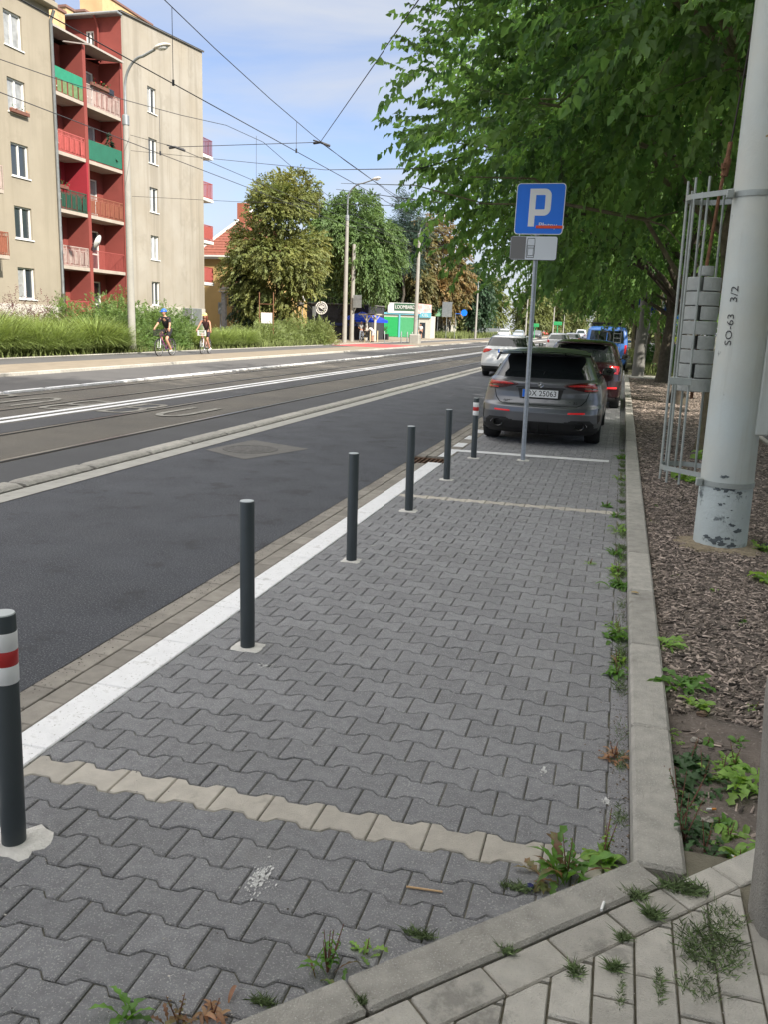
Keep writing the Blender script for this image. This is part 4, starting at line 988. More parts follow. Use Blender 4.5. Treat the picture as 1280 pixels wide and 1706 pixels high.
# ================================================================ TREES
def leafmat(name, col, tone=.45, trans=.35, col2=None, rough=.55):
    return mat(name, col, rough, var=.22, vscale=1.1, attr='tone', attr_amt=tone, trans=trans, col2=col2, spec=.35)
m_leaf_near = leafmat('leaf_near', (.108, .186, .050), .6, .46, (.052, .115, .036))
m_bark = mat('bark', (.075, .062, .048), .95, var=.35, vscale=9, bump=2.0, bscale=30, stains=((.10, .11, .05), 3, .58, .5))
m_bark_moss = mat('bark_mossy', (.17, .14, .085), .95, var=.4, vscale=9, bump=2.0, bscale=30, stains=((.13, .15, .05), 3, .5, .7))
def unit(v): return v/np.maximum(np.linalg.norm(v, axis=-1, keepdims=True), 1e-9)
def leaf_batch(P, D, Nn, L, Wd, shape=6, droop=.25, rng=None):
    """P base points, D leaf direction, Nn leaf normal, L length, Wd width -> verts, faces (quads)"""
    n = len(P); S = np.cross(D, Nn); S = unit(S); Nn = unit(np.cross(S, D))
    L = L[:, None]; Wd = Wd[:, None]
    if shape == 6:
        fold = .22
        v0 = P; v1 = P+D*L*.38+S*Wd*.5+Nn*Wd*fold; v2 = P+D*L*.40-Nn*L*.02; v3 = P+D*L*.38-S*Wd*.5+Nn*Wd*fold
        v4 = P+D*L*.78+S*Wd*.24-Nn*L*droop*.35; v5 = P+D*L-Nn*L*droop; v6 = P+D*L*.78-S*Wd*.24-Nn*L*droop*.35
        V = np.stack([v0, v1, v2, v3, v4, v5, v6], 1).reshape(-1, 3)
        f = np.array([(0, 2, 1, 1), (0, 3, 2, 2)]); q = np.array([(1, 2, 5, 4), (2, 3, 6, 5)])
        T = np.array([(0, 2, 1), (0, 3, 2), (1, 2, 4), (2, 5, 4), (2, 3, 6), (2, 6, 5)])
        F = (np.arange(n)[:, None, None]*7+T[None]).reshape(-1, 3); return V, F, 6
    v0 = P; v1 = P+D*L*.45+S*Wd*.5; v2 = P+D*L-Nn*L*droop; v3 = P+D*L*.45-S*Wd*.5
    V = np.stack([v0, v1, v2, v3], 1).reshape(-1, 3); T = np.array([(0, 1, 2), (0, 2, 3)])
    return V, (np.arange(n)[:, None, None]*4+T[None]).reshape(-1, 3), 2
def sprays(rng, C, O, n_leaf, L_spray, leaf, shape, hang=.35, flat=.75, width=.6, alternate=True):
    """C spray roots (k,3), O outward dirs (k,3)"""
    k = len(C); up = np.array([0, 0, 1.0])
    D = unit(O+rng.normal(0, .35, (k, 3))+np.array([0, 0, -hang])*rng.random((k, 1)))
    N0 = unit(up[None]*flat+rng.normal(0, .33, (k, 3))); S = unit(np.cross(D, N0)); N0 = unit(np.cross(S, D))
    ls = L_spray*rng.uniform(.6, 1.3, (k, 1))
    i = np.arange(n_leaf)[None]; t = (i+.6)/n_leaf + rng.uniform(-.03, .03, (k, n_leaf))
    base = C[:, None]+D[:, None]*(t*ls)[..., None] - up*((t**2)*ls*hang*.8)[..., None]
    side = np.where(i % 2 == 0, 1.0, -1.0)*np.ones((k, 1))
    ang = (np.pi*.30)*(1-.5*t)+rng.normal(0, .22, (k, n_leaf))
    dirs = unit(D[:, None]*np.cos(ang)[..., None]+S[:, None]*(np.sin(ang)*side)[..., None]-up*(.25+.35*rng.random((k, n_leaf)))[..., None])
    nn = unit(N0[:, None]+rng.normal(0, .32, (k, n_leaf, 3)))
    Lf = leaf*rng.uniform(.65, 1.25, (k, n_leaf)); Wf = Lf*width*rng.uniform(.8, 1.15, (k, n_leaf))
    tone = np.clip(rng.normal(.5, .16, (k, 1))+rng.normal(0, .13, (k, n_leaf)), 0, 1)
    V, F, m = leaf_batch(base.reshape(-1, 3), dirs.reshape(-1, 3), nn.reshape(-1, 3), Lf.ravel(), Wf.ravel(), shape)
    tips = C+D*ls-up*ls*hang*.8
    return V, F, np.repeat(tone.ravel(), m), tips
def limb_path(a, c, sag, rng, n=5, jit=.08):
    a = np.array(a); c = np.array(c); P = []
    L = np.linalg.norm(c-a)
    for i in range(n+1):
        t = i/n; p = a*(1-t)+c*t+np.array([0, 0, sag*math.sin(t*PI)]); 
        if 0 < i < n: p = p+rng.normal(0, jit*L*.3, 3)
        P.append(p)
    return P
def make_tree(name, label, cat, loc, group, seed, H, CR, base_z, trunk_r, n_limbs, n_spray, n_leaf, leaf, lmat, bmat, L_spray=.5, shape=6, crown_fn=None, hang=.35, trunk_lean=(0, 0), shell=.55, lobes=9, lobe_r=.42, width=.6, ztop=None, detail_twigs=True, blob=1.0, skew=(0, 0)):
    rng = np.random.default_rng(seed); t = thing(name, label, cat, loc, 0, group)
    tb = MB(); top = np.array([trunk_lean[0]*H, trunk_lean[1]*H, H*.82])
    path = limb_path((0, 0, -.05), top, 0, rng, 8, .03); nP = len(path)
    radii = [trunk_r*(1.35 if i == 0 else 1)*(1-.88*(i/(nP-1))**1.1) for i in range(nP)]
    tb.tube([path[0], path[0]*.7+path[1]*.3]+path[1:], [trunk_r*1.4, trunk_r*1.05]+radii[1:], 12)
    # lobes: gaussian clumps give an uneven outline
    zc = (H+base_z)/2; hz = (H-base_z)/2
    lob = []
    for i in range(lobes):
        a = 2*PI*i*.618+rng.uniform(-.3, .3); ph = rng.uniform(-.85, .95); rr_ = CR*(1-lobe_r)*math.sqrt(max(.05, 1-ph*ph*.75))*rng.uniform(.75, 1.08)
        lob.append((math.cos(a)*rr_, math.sin(a)*rr_, zc+hz*ph*(1-lobe_r*.5), CR*lobe_r*rng.uniform(.75, 1.25)))
    lob.append((0, 0, zc, CR*.55)); lob.append((0, 0, H-CR*.4, CR*.42))
    lob = np.array(lob); lob[:, 0] += skew[0]; lob[:, 1] += skew[1]
    # limbs reach into the lobes
    limbs = []
    for i in range(n_limbs):
        l = lob[i % len(lob)]; d = np.array(l[:3]); out_ = d*np.array([1, 1, 0]); 
        h0 = np.clip(l[2]-.5*np.linalg.norm(out_)-.3, base_z*.55+.4, H*.75); idx = min(nP-1, int(h0/(H*.82)*(nP-1))); a0 = path[idx]
        end = d+unit(out_[None])[0]*l[3]*.55 if np.linalg.norm(out_) > .1 else d
        pp = limb_path(a0, end, .12*np.linalg.norm(end-a0), rng, 5, .12); r0 = trunk_r*.42*(1-.5*h0/H)
        tb.tube(pp, [r0*(1-.85*j/5) for j in range(6)], 7); limbs.append(pp)
        for q in range(4):
            s = pp[2+q % 3]; e = s+rng.normal(0, 1, 3)*np.array([1, 1, .5])*CR*.28+unit(out_[None]+1e-6)[0]*CR*.15
            tb.tube(limb_path(s, e, .1, rng, 3, .1), [r0*.35, r0*.25, r0*.15, r0*.06], 5)
    tr = tb.build('trunk', bmat, t, smooth=60)
    # spray roots in lobes
    w = lob[:, 3]**2.2; w = w/w.sum(); li = rng.choice(len(lob), n_spray, p=w)
    u = unit(rng.normal(0, 1, (n_spray, 3))); rad = rng.random(n_spray)**(1/3*shell)
    C = lob[li, :3]+u*(rad*lob[li, 3])[:, None]*np.array([1, 1, .85*blob])
    C[:, 2] = np.maximum(C[:, 2], base_z+rng.uniform(-.25, .35, n_spray))
    cen = np.array([0, 0, zc]); O = unit(unit((C-cen)*np.array([1, 1, .5]))*.6+u*.5)
    if crown_fn is not None:
        k = crown_fn(C, rng); C, O = C[k], O[k]
    V, F, tone, tips = sprays(rng, C, O, n_leaf, L_spray, leaf, shape, hang=hang, width=width)
    cr_ = npmesh('crown', V, F, lmat, t, tone=tone)
    if detail_twigs:
        k = min(len(C), 900); tw = MB()
        for i in range(0, len(C), max(1, len(C)//k)): tw.tube([C[i], tips[i]], [.006, .002], 3, cap=False)
        tw.build('twigs', bmat, t)
    return t
TG = 'street trees in the bark bed'
# two detailed crowns, shared by the row of street trees on the right
tA = make_tree('street_tree', 'young street tree with mossy trunk directly behind the weight cage', 'tree', (1.32, 13.2, .05), TG, 21, 10.0, 5.5, 2.5, .125, 20, 6500, 13, .122, m_leaf_near, m_bark_moss, L_spray=.58, hang=.14, lobes=17, lobe_r=.36, width=.74, skew=(-.7, -.5), crown_fn=lambda C, r: ~((C[:, 1] < -.7) & (C[:, 0] < -.4) & (C[:, 2] < 4.0)))
tB = make_tree('street_tree', 'dark trunked street tree seen between the cage bars', 'tree', (1.45, 22.0, .05), TG, 33, 10.2, 5.6, 1.95, .19, 18, 5900, 13, .122, m_leaf_near, m_bark, L_spray=.58, hang=.14, lobes=18, lobe_r=.36, width=.68, skew=(-.8, -.2))
def again(src, loc, rz, sc, label):
    c = copy_tree(src); c.location = loc; c.rotation_euler = (0, 0, rz); c.scale = (sc, sc, sc); c['label'] = label; return c
again(tB, (1.44, 31.2, .05), 2.1, 1.05, 'broad dark tree trunk just before the pale cross path')
again(tA, (1.5, 41, .05), 4.0, 1.15, 'thin trunked street tree beyond the cross path, behind the grey pole')
again(tB, (1.3, 50, .05), 5.3, 1.1, 'street tree standing beside the rear of the blue van')
again(tA, (1.5, 60, .05), 1.0, 1.2, 'street tree behind the blue direction sign'); again(tB, (1.3, 71, .05), .4, 1.2, 'street tree further along past the direction sign')
again(tA, (1.0, 84, .05), 2.4, 1.25, 'farthest but one street tree of the right row'); again(tB, (1.2, 98, .05), 3.4, 1.3, 'farthest street tree of the right row')
# the trees whose branches hang over the camera's right and that shade the bay from behind it
again(tB, (6.9, 4.2, .5), 2.6, .75, 'street tree just out of the frame whose branches hang over the big mast')
again(tA, (3.6, -4.6, .6), .7, 1.1, 'street tree behind the camera shading the parking bay')
for i, (x, y, s, rz) in enumerate(((3.2, -12, 1.5, 1), (7.5, 0.5, 1.45, 2.2), (8.5, -8, 1.6, 3.3), (13, -3, 1.7, 4.4), (15, -12, 1.7, 5.1), (10.5, 7.5, 1.25, .4))):
    again((tA, tB)[i % 2], (x, y, .03), rz, s, ['tall park tree beside the path behind the camera', 'tall park tree across the right path', 'tall park tree beyond the right path', 'tall park tree deep in the park', 'tall park tree deep in the park behind the camera', 'tall park tree across the path beyond the mast', 'tall tree far behind the camera', 'tree at the kerb far behind the camera'][i])
tT = make_tree('park_tree', 'very tall park tree across the right path, out of the frame', 'tree', (10.5, 1.5, 0), 'park trees right of the path', 71, 21, 5.8, 6, .35, 12, 3400, 9, .30, m_leaf_near, m_bark, L_spray=.95, shape=4, lobes=15, detail_twigs=False)
again(tT, (13.5, -4.5, 0), 2.0, 1.1, 'very tall park tree farther behind the camera'); again(tT, (6.0, -9.5, 0), 3.6, 1.0, 'very tall tree beside the path behind the camera')
# far right greenery beyond the path
m_leaf_dark = leafmat('leaf_dark', (.040, .075, .028), .5, .25, (.03, .058, .024))
tD = make_tree('park_tree', 'dark bushy tree across the right path', 'tree', (12, 26, 0), 'park trees right of the path', 41, 9, 4.2, .6, .2, 8, 1500, 9, .26, m_leaf_dark, m_bark, L_spray=.8, shape=4, lobes=10, detail_twigs=False)
for i, (x, y, s) in enumerate(((11, 36, 1), (13, 47, 1.2), (10.5, 60, 1.1), (12, 75, 1.3), (9, 96, 1.3), (14, 110, 1.5), (5, 125, 1.3), (20, 90, 1.5))):
    again(tD, (x, y, 0), i*1.3, s, ['dark tree across the right path, second from the mast', 'dark tree across the right path, third from the mast', 'dark tree behind the person in the yellow vest', 'dark tree at the bend of the right path', 'dark tree closing the view along the right path', 'tall dark tree at the end of the right path', 'dark tree behind the direction sign', 'tall dark tree far right in the park'][i])
# low shrubs by the direction sign
m_shrub = leafmat('leaf_shrub', (.045, .10, .025), .45, .3)
def shrub(name, label, loc, rx, ry, h, n, leaf, lm, seed, group=None, cat='shrub', hang=.2, up=.6, n_leaf=7, ls=.28, lobes=0):
    rng = np.random.default_rng(seed); t = thing(name, label, cat, loc, 0, group)
    u = unit(rng.normal(0, 1, (n, 3))); u[:, 2] = np.abs(u[:, 2]); r = rng.random((n, 1))**.35
    bumps = 1+.16*np.sin(u[:, :1]*7+seed)+.12*np.sin(u[:, 1:2]*9+seed*2)+.1*rng.normal(0, 1, (n, 1))
    C = u*r*bumps*np.array([rx, ry, h]); O = unit(u+np.array([0, 0, up]))
    V, F, tone, tips = sprays(rng, C, O, n_leaf, ls, leaf, 4, hang=hang, flat=.5, width=.62)
    V[:, 2] = np.maximum(V[:, 2], .01); npmesh('foliage', V, F, lm, t, tone=tone)
    b = MB()
    for i in range(14):
        e = C[rng.integers(n)]; b.tube([(e[0]*.15, e[1]*.15, 0), (e[0]*.5, e[1]*.5, e[2]*.6), tuple(e)], [.02, .012, .004], 4)
    b.build('stem', m_bark, t); return t
sD = shrub('shrub', 'low green shrub under the direction sign', (2.0, 44, .05), 1.0, 3.5, 1.3, 700, .12, m_shrub, 3)
sD2 = shrub('shrub', 'low shrub along the verge between the two paths', (2.2, 37.5, .05), .6, 1.2, .8, 260, .1, m_shrub, 4)
# ---------------- the trees across the road
def far_tree(name, label, u, vtop, Y, rpx, col, seed, base=2.0, vb=None, n=2300, leaf=.34, tone=.4, col2=None, lobes=14, hang=.5, H=None, n_leaf=9, X=None, shell=.55, lobe_r=.38, width=.6, trunk_r=.22, trans=.2, crown_fn=None):
    p = onp(u, vtop, 1, Y); dep = (p-Vector((0, 0, CAM_H))).dot(FWD); CR = rpx*dep/F_PX; Hh = p.z
    mm = leafmat('leaf_'+name+str(seed), col, tone, trans, col2)
    return make_tree(name, label, 'tree', (p.x, Y, 0), 'trees across the road', seed, Hh, CR, base, trunk_r, 14, n, n_leaf, leaf, mm, m_bark, L_spray=leaf*3.0, shape=4, lobes=lobes, hang=hang, detail_twigs=False, shell=shell, lobe_r=lobe_r, width=width, crown_fn=crown_fn)
far_tree('broadleaf_tree', 'yellowish green linden tree in front of the yellow house', 464, 290, 57, 92, (.17, .175, .05), 51, base=.9, n=6200, leaf=.20, col2=(.10, .13, .04), lobes=22, hang=.3, lobe_r=.34, X=0, crown_fn=lambda C, r: ~((C[:, 2] < 3.6) & (C[:, 0] > 1.6)))
far_tree('broadleaf_tree', 'bright green ash tree with feathery leaves behind the concrete lamp mast', 592, 320, 76, 82, (.105, .165, .05), 52, base=3.0, n=5000, leaf=.32, col2=(.07, .12, .04), width=.45, lobes=18, hang=.6, lobe_r=.34)
far_tree('conifer', 'dark blue green pine tree rising behind the trees', 678, 328, 108, 34, (.035, .062, .045), 53, base=8, n=1300, leaf=.4, width=.25, lobes=10, hang=.1)
far_tree('broadleaf_tree', 'rust brown and green chestnut tree above the kiosk', 736, 362, 121, 60, (.21, .13, .05), 54, base=3.2, n=2600, leaf=.42, col2=(.07, .085, .028), lobes=14)
far_tree('broadleaf_tree', 'chestnut tree with browning leaves left of the kiosk sign', 690, 380, 116, 46, (.17, .13, .05), 55, base=3.6, n=1900, leaf=.4, col2=(.05, .075, .025), lobes=12)
far_tree('broadleaf_tree', 'deep green tree right of the chestnut trees', 788, 442, 128, 38, (.035, .07, .035), 56, base=1.5, n=1200, leaf=.45, lobes=9)
far_tree('broadleaf_tree', 'dark green tree right of the ash, over the blue parasol', 640, 395, 116, 44, (.07, .11, .035), 57, base=3.6, n=1900, leaf=.36, col2=(.06, .1, .03), lobes=11)
far_tree('broadleaf_tree', 'dark ivy covered tree beside the yellow house', 412, 425, 58, 30, (.035, .06, .025), 58, base=.6, n=1300, leaf=.22, lobes=9)
far_tree('broadleaf_tree', 'dark tree behind the black pub wall', 552, 375, 90, 62, (.045, .08, .028), 59, base=.8, n=1700, leaf=.36, lobes=12)
far_tree('broadleaf_tree', 'dark tree behind the green shuttered kiosk', 700, 455, 124, 62, (.03, .05, .022), 60, base=.5, n=1500, leaf=.45, lobes=12)
tF = far_tree('broadleaf_tree', 'yellow green tree far down the left side of the road', 812, 470, 200, 30, (.11, .13, .04), 61, base=1, n=900, leaf=.7, lobes=9)
for i, (x, y, s) in enumerate(((-24, 225, 1.0), (-20, 262, .9), (-16, 310, 1.0), (-40, 180, 1.1), (-50, 150, 1.0), (7, 165, .9), (-45, 240, 1.3), (-30, 330, 1.4), (-8, 390, 1.3), (4, 260, 1.1), (20, 330, 1.5), (-60, 300, 1.6))):
    again(tF, (x, y, 0), i*.9, s, ['pale green tree far down the left side, in front of the others', 'pale green tree second down the far left row', 'pale green tree third down the far left row', 'green tree left of the road behind the thin masts', 'green tree behind the tall verge grass', 'tree far down the right side over the blue van', 'green tree set back far left beyond the grass', 'tall tree set back in the farthest left row', 'farthest tree closing the end of the road', 'far tree just right of the road end', 'tall far tree right of the road end', 'big far tree set back left of the road end'][i])
# ================================================================ CARS
m_tyre = mat('tyre', (.018, .018, .019), .85, bump=.4, bscale=60); m_blk = mat('black_plastic', (.014, .014, .015), .6); m_gblk = mat('gloss_black', (.012, .012, .013), .15)
m_rim = mat('rim_metal', (.28, .29, .30), .3, metal=.85); m_rimd = mat('rim_dark', (.03, .03, .032), .35, metal=.5)
m_lamp = mat('lamp_red', (.55, .012, .014), .12, var=.35, vscale=26, coat=.8); m_lampd = mat('lamp_smoked', (.06, .006, .008), .12, coat=.8); m_refl = mat('reflector_red_glow', (.62, .015, .02), .3, emit=((.6, .01, .01), .12))  # reflectors emit a faint red of their own in place of returned light
m_chrome = mat('chrome', (.55, .56, .58), .12, metal=1.0); m_plate = mat('plate_white', (.82, .83, .84), .45); m_seam = mat('panel_gap', (.008, .008, .008), .9)
m_cglass = glass_mat('car_glass', (.012, .015, .016), .03); m_cglass2 = glass_mat('car_glass_greenish', (.04, .055, .05), .04)
m_hl = mat('headlamp', (.5, .52, .55), .1, coat=1); m_under = mat('underbody', (.01, .01, .01), .95)
def paint(name, col, metal=.0, rough=.3, coat=.9): return mat('paint_'+name, col, rough, metal=metal, coat=coat, var=.03, vscale=2.5)
class CarShape:
    """stack of horizontal plan outlines: rounded at both ends, tables over height"""
    def __init__(s, T, n_rear=3.1, n_front=2.7, smooth=.018):
        z = np.linspace(T[0][0], T[-1][0], 900); A = np.array([r for r in T], float)
        s.z = z; s.tab = []
        k = max(1, int(smooth/(z[1]-z[0]))); ker = np.hanning(2*k+3); ker /= ker.sum()
        for c in range(1, A.shape[1]):
            v = np.interp(z, A[:, 0], A[:, c]); vp = np.pad(v, k+1, mode='edge'); s.tab.append(np.convolve(vp, ker, 'valid'))
        s.nr, s.nf = n_rear, n_front
    def at(s, z): return [np.interp(z, s.z, t) for t in s.tab]      # w, yr, yf, Rr, Rf
    def rear(s, x, z):
        w, yr, yf, Rr, Rf = s.at(z); q = np.clip(np.abs(x)/w, 0, .9999); return yr+Rr*(1-(1-q**s.nr)**(1/s.nr))
    def front(s, x, z):
        w, yr, yf, Rr, Rf = s.at(z); q = np.clip(np.abs(x)/w, 0, .9999); return yf-Rf*(1-(1-q**s.nf)**(1/s.nf))
    def side(s, y, z, sg):
        """x of the flank"""
        w, yr, yf, Rr, Rf = s.at(z); y = np.asarray(y, float)
        a = np.clip((yr+Rr-y)/Rr, 0, 1); b = np.clip((y-(yf-Rf))/Rf, 0, 1)
        return sg*w*(1-a**s.nr)**(1/s.nr)*(1-b**s.nf)**(1/s.nf)
    def grid(s, zs, ne=26, ns=60):
        rows = []
        th = np.linspace(0, np.pi/2, ne)
        for z in zs:
            w, yr, yf, Rr, Rf = s.at(z)
            xr = w*np.sin(th)**(2/s.nr); yrr = yr+Rr*(1-np.cos(th)**(2/s.nr))
            ysd = np.linspace(yr+Rr, yf-Rf, ns+2)[1:-1]; xs_ = np.full(ns, w)
            t2 = th[::-1]; xf = w*np.sin(t2)**(2/s.nf); yff = yf-Rf*(1-np.cos(t2)**(2/s.nf))
            X = np.concatenate([xr, xs_, xf]); Y = np.concatenate([yrr, ysd, yff])
            X = np.concatenate([X, -X[::-1][1:-1]]); Y = np.concatenate([Y, Y[::-1][1:-1]])
            rows.append(np.stack([X, Y, np.full(len(X), z)], 1))
        return np.array(rows)
def split_car(sh, zs, classify, mats, root, ne=26, ns=60, sub=None):
    G = sh.grid(zs, ne, ns); nz, npnt = G.shape[:2]; V = G.reshape(-1, 3)
    i = np.arange(nz-1)[:, None]*npnt+np.arange(npnt)[None]; j = np.arange(nz-1)[:, None]*npnt+(np.arange(npnt)+1)[None] % npnt
    Fq = np.stack([i, j, j+npnt, i+npnt], -1).reshape(-1, 4)
    C = V[Fq].mean(1); keys = classify(C)
    # smooth normals of the whole skin, reused by every piece
    res = {}
    for k in sorted(set(keys)):
        if k == '': continue
        f = Fq[keys == k]; used = np.unique(f); mp_ = -np.ones(len(V), int); mp_[used] = np.arange(len(used))
        name = k.split(':')[0]
        res[k] = npmesh(name, V[used], mp_[f], mats[name], root, smooth=True)
    # roof cap
    top = V[-npnt:]; b = MB(); b.add([tuple(p) for p in top], [tuple(range(npnt))]); 
    res['cap'] = b.build('roof_panel', mats['body'], root)
    return res
def ribbon(b, pts, w, off, up=None):
    """thin strip along pts (each (p, normal)); normal points outward"""
    P = [Vector(p) for p, n in pts]; N_ = [Vector(n).normalized() for p, n in pts]; L = []
    for i in range(len(P)):
        d = (P[min(i+1, len(P)-1)]-P[max(i-1, 0)]).normalized(); s_ = d.cross(N_[i]).normalized()*w/2; q = P[i]+N_[i]*off
        L += [q-s_, q+s_]
    b.add(L, [(2*i, 2*i+1, 2*i+3, 2*i+2) for i in range(len(P)-1)])
def wheel(root, x, y, r=.325, w=.22, dark=False, spokes=5, sg=1, name='wheel'):
    # tyre and rim, axis along x, outer face towards sg
    T = MB(); M0 = Matrix.Translation((x, y, r))
    T.lathe([(r-.10, -w/2+.01), (r-.02, -w/2), (r-.004, -w/2+.025), (r, -w*.3), (r, w*.3), (r-.004, w/2-.025), (r-.02, w/2), (r-.10, w/2-.01)], 36, ax='x', M=M0)
    wh = T.build(name, m_tyre, root, smooth=50)
    b = MB(); xo = w/2-.02
    b.lathe([(r-.10, sg*xo), (r-.115, sg*xo), (r-.13, sg*(xo-.06)), (.0, sg*(xo-.07))], 30, ax='x', M=M0)
    b.lathe([(.0, sg*(xo-.012)), (.055, sg*(xo-.015)), (.06, sg*(xo-.06))], 16, ax='x', M=M0)
    for k in range(spokes):
        t = 2*PI*k/spokes
        for o in (-.11, .11):
            c, s_ = math.cos(t+o), math.sin(t+o); c2, s2_ = math.cos(t+o*.4), math.sin(t+o*.4)
            b.tube([M0 @ Vector((sg*(xo-.02), .045*c2, .045*s2_)), M0 @ Vector((sg*(xo-.012), (r-.11)*c, (r-.11)*s_))], [.016, .012], 5)
    b.build('rim', m_rimd if dark else m_rim, wh, smooth=40)
    return wh
def mirror(root, x, y, z, sg, m):
    b = MB(); b.sphere((x+sg*.10, y, z+.02), .1, 14, 10, sc=(1.05, .55, .7)); b.tube([(x-sg*.02, y+.03, z-.04), (x+sg*.05, y+.01, z)], .02, 6); o = b.build('mirror', m, root, smooth=180)
    g = MB(); g.poly([(x+sg*.02, y-.052, z-.035), (x+sg*.18, y-.045, z-.035), (x+sg*.18, y-.045, z+.075), (x+sg*.02, y-.052, z+.075)]); g.build('mirror_glass', m_cglass2, o)
    return o
def number_plate(root, x, z, y, txt, w=.52, h=.114, ny=-1, tilt=0):
    b = MB(); b.bbox(x-w/2-.008, x+w/2+.008, y-.004, y+.012, z-h/2-.008, z+h/2+.012, .003); o = b.build('number_plate', m_blk, root)
    b = MB(); b.bbox(x-w/2, x+w/2, y-.008, y-.004, z-h/2, z+h/2, .001); b.build('plate_face', m_plate, o)
    b = MB(); b.poly([(x-w/2+.002, y-.0085, z-h/2+.002), (x-w/2+.042, y-.0085, z-h/2+.002), (x-w/2+.042, y-.0085, z+h/2-.002), (x-w/2+.002, y-.0085, z+h/2-.002)]); b.build('plate_band', m_blue, o)
    text_obj('plate_text', txt, h*1.0, m_black, o, facing(x+.02, y-.0088, z-.001), .0004, sx=.92)
    return o
def arch_mask(C, sh, wheels, r):
    m = np.zeros(len(C), bool)
    for wy in wheels: m |= ((C[:, 1]-wy)**2+(C[:, 2]-.32)**2 < r*r) & (np.abs(C[:, 0]) > .45)
    return m
def arches(root, sh, wheels, r, m, lip=.03, z0=.17):
    b = MB()
    for wy in wheels:
        for sg in (1, -1):
            pts = []
            for i in range(21):
                t = PI*(-.12)+PI*1.24*i/20; y, z = wy+r*math.cos(t), .32+r*math.sin(t)
                if z < z0: continue
                x = float(sh.side(y, z, sg)); pts.append(((x, y, z), (sg, 0, 0)))
            L = []
            for (p, n_) in pts:
                d = Vector((0, p[1]-wy, p[2]-.32)).normalized(); p = Vector(p); s_ = Vector((sg, 0, 0))
                L += [p+d*lip+s_*.002, p+s_*.008, p-s_*.10]
            b.add(L, [f for i in range(len(pts)-1) for f in ((3*i, 3*i+3, 3*i+4, 3*i+1), (3*i+1, 3*i+4, 3*i+5, 3*i+2))])
    return b.build('wheel_arch', m, root, smooth=60, fixn=True)
def side_seams(root, sh, lines, w=.007):
    b = MB()
    for L in lines:
        for sg in (1, -1):
            pts = []
            for i in range(len(L)-1):
                for k in range(6):
                    t = k/6; y, z = L[i][0]*(1-t)+L[i+1][0]*t, L[i][1]*(1-t)+L[i+1][1]*t; pts.append(((float(sh.side(y, z, sg)), y, z), (sg, 0, .15)))
            y, z = L[-1]; pts.append(((float(sh.side(y, z, sg)), y, z), (sg, 0, .15))); ribbon(b, pts, w, .0025)
    return b.build('door_gaps', m_seam, root)
def rear_line(sh, L, n=8, off=.0):
    pts = []
    for i in range(len(L)-1):
        for k in range(n):
            t = k/n; x, z = L[i][0]*(1-t)+L[i+1][0]*t, L[i][1]*(1-t)+L[i+1][1]*t; pts.append(((x, float(sh.rear(x, z))-off, z), (0, -1, .1)))
    x, z = L[-1]; pts.append(((x, float(sh.rear(x, z))-off, z), (0, -1, .1))); return pts
def in_poly(x, z, P):
    r = np.zeros(len(x), bool); n = len(P)
    for i in range(n):
        x0, z0 = P[i]; x1, z1 = P[(i+1) % n]
        if z0 == z1: continue
        c = ((z >= min(z0, z1)) & (z < max(z0, z1))); xx = x0+(z-z0)*(x1-x0)/(z1-z0); r ^= c & (x < xx)
    return r
def patch(root, name, sh, P, m, off=.004, step=.012, th=.008, mir=False, face='rear'):
    """a raised skin piece over the rear surface, outline P in (x,z)"""
    P = [(-x, z) for x, z in P][::-1] if mir else P
    # fill the outline with horizontal strips
    z0, z1 = min(p[1] for p in P), max(p[1] for p in P); nz = max(3, int((z1-z0)/step)); b = MB(); rows = []
    for j in range(nz+1):
        z = z0+(z1-z0)*(j+ (.02 if j == 0 else (-.02 if j == nz else 0)))/nz; xs = []
        for i in range(len(P)):
            a, c = P[i], P[(i+1) % len(P)]
            if (a[1]-z)*(c[1]-z) < 0: xs.append(a[0]+(z-a[1])*(c[0]-a[0])/(c[1]-a[1]))
        if len(xs) >= 2: rows.append((z, min(xs), max(xs)))
    nx = 14; V = []; F = []
    for z, xa, xb in rows:
        for k in range(nx+1):
            x = xa+(xb-xa)*k/nx; e = .0 if k in (0, nx) else 1
            V.append((x, float(sh.rear(x, z))-(off if 0 < k < nx else -.004), z))
    for j in range(len(rows)-1):
        for k in range(nx): F.append((j*(nx+1)+k, j*(nx+1)+k+1, (j+1)*(nx+1)+k+1, (j+1)*(nx+1)+k))
    n0 = len(V)
    for jj, dz in ((0, -.0), (len(rows)-1, .0)):
        for k in range(nx+1): x, y, z = V[jj*(nx+1)+k]; V.append((x, y+off+.006, z+dz))
    for k in range(nx):
        F.append((k, n0+k, n0+k+1, k+1)); q = (len(rows)-1)*(nx+1); F.append((q+k, q+k+1, n0+nx+1+k+1, n0+nx+1+k))
    b.add(V, F); return b.build(name, m, root, smooth=60)
def common_under(root, L, W, wheels, z=.2):
    b = MB(); b.box(-W/2+.16, W/2-.16, .35, L-.4, z-.02, .75); b.box(-W/2+.05, W/2-.05, wheels[0]+.42, wheels[1]-.42, z-.03, z+.05); return b.build('underbody', m_under, root)

# ---------------- the grey hatchback
hero = thing('parked_car', 'matt dark grey hatchback with a black roof spoiler parked beyond the bay line', 'car', (-1.115, 12.68, 0), R(-.3))
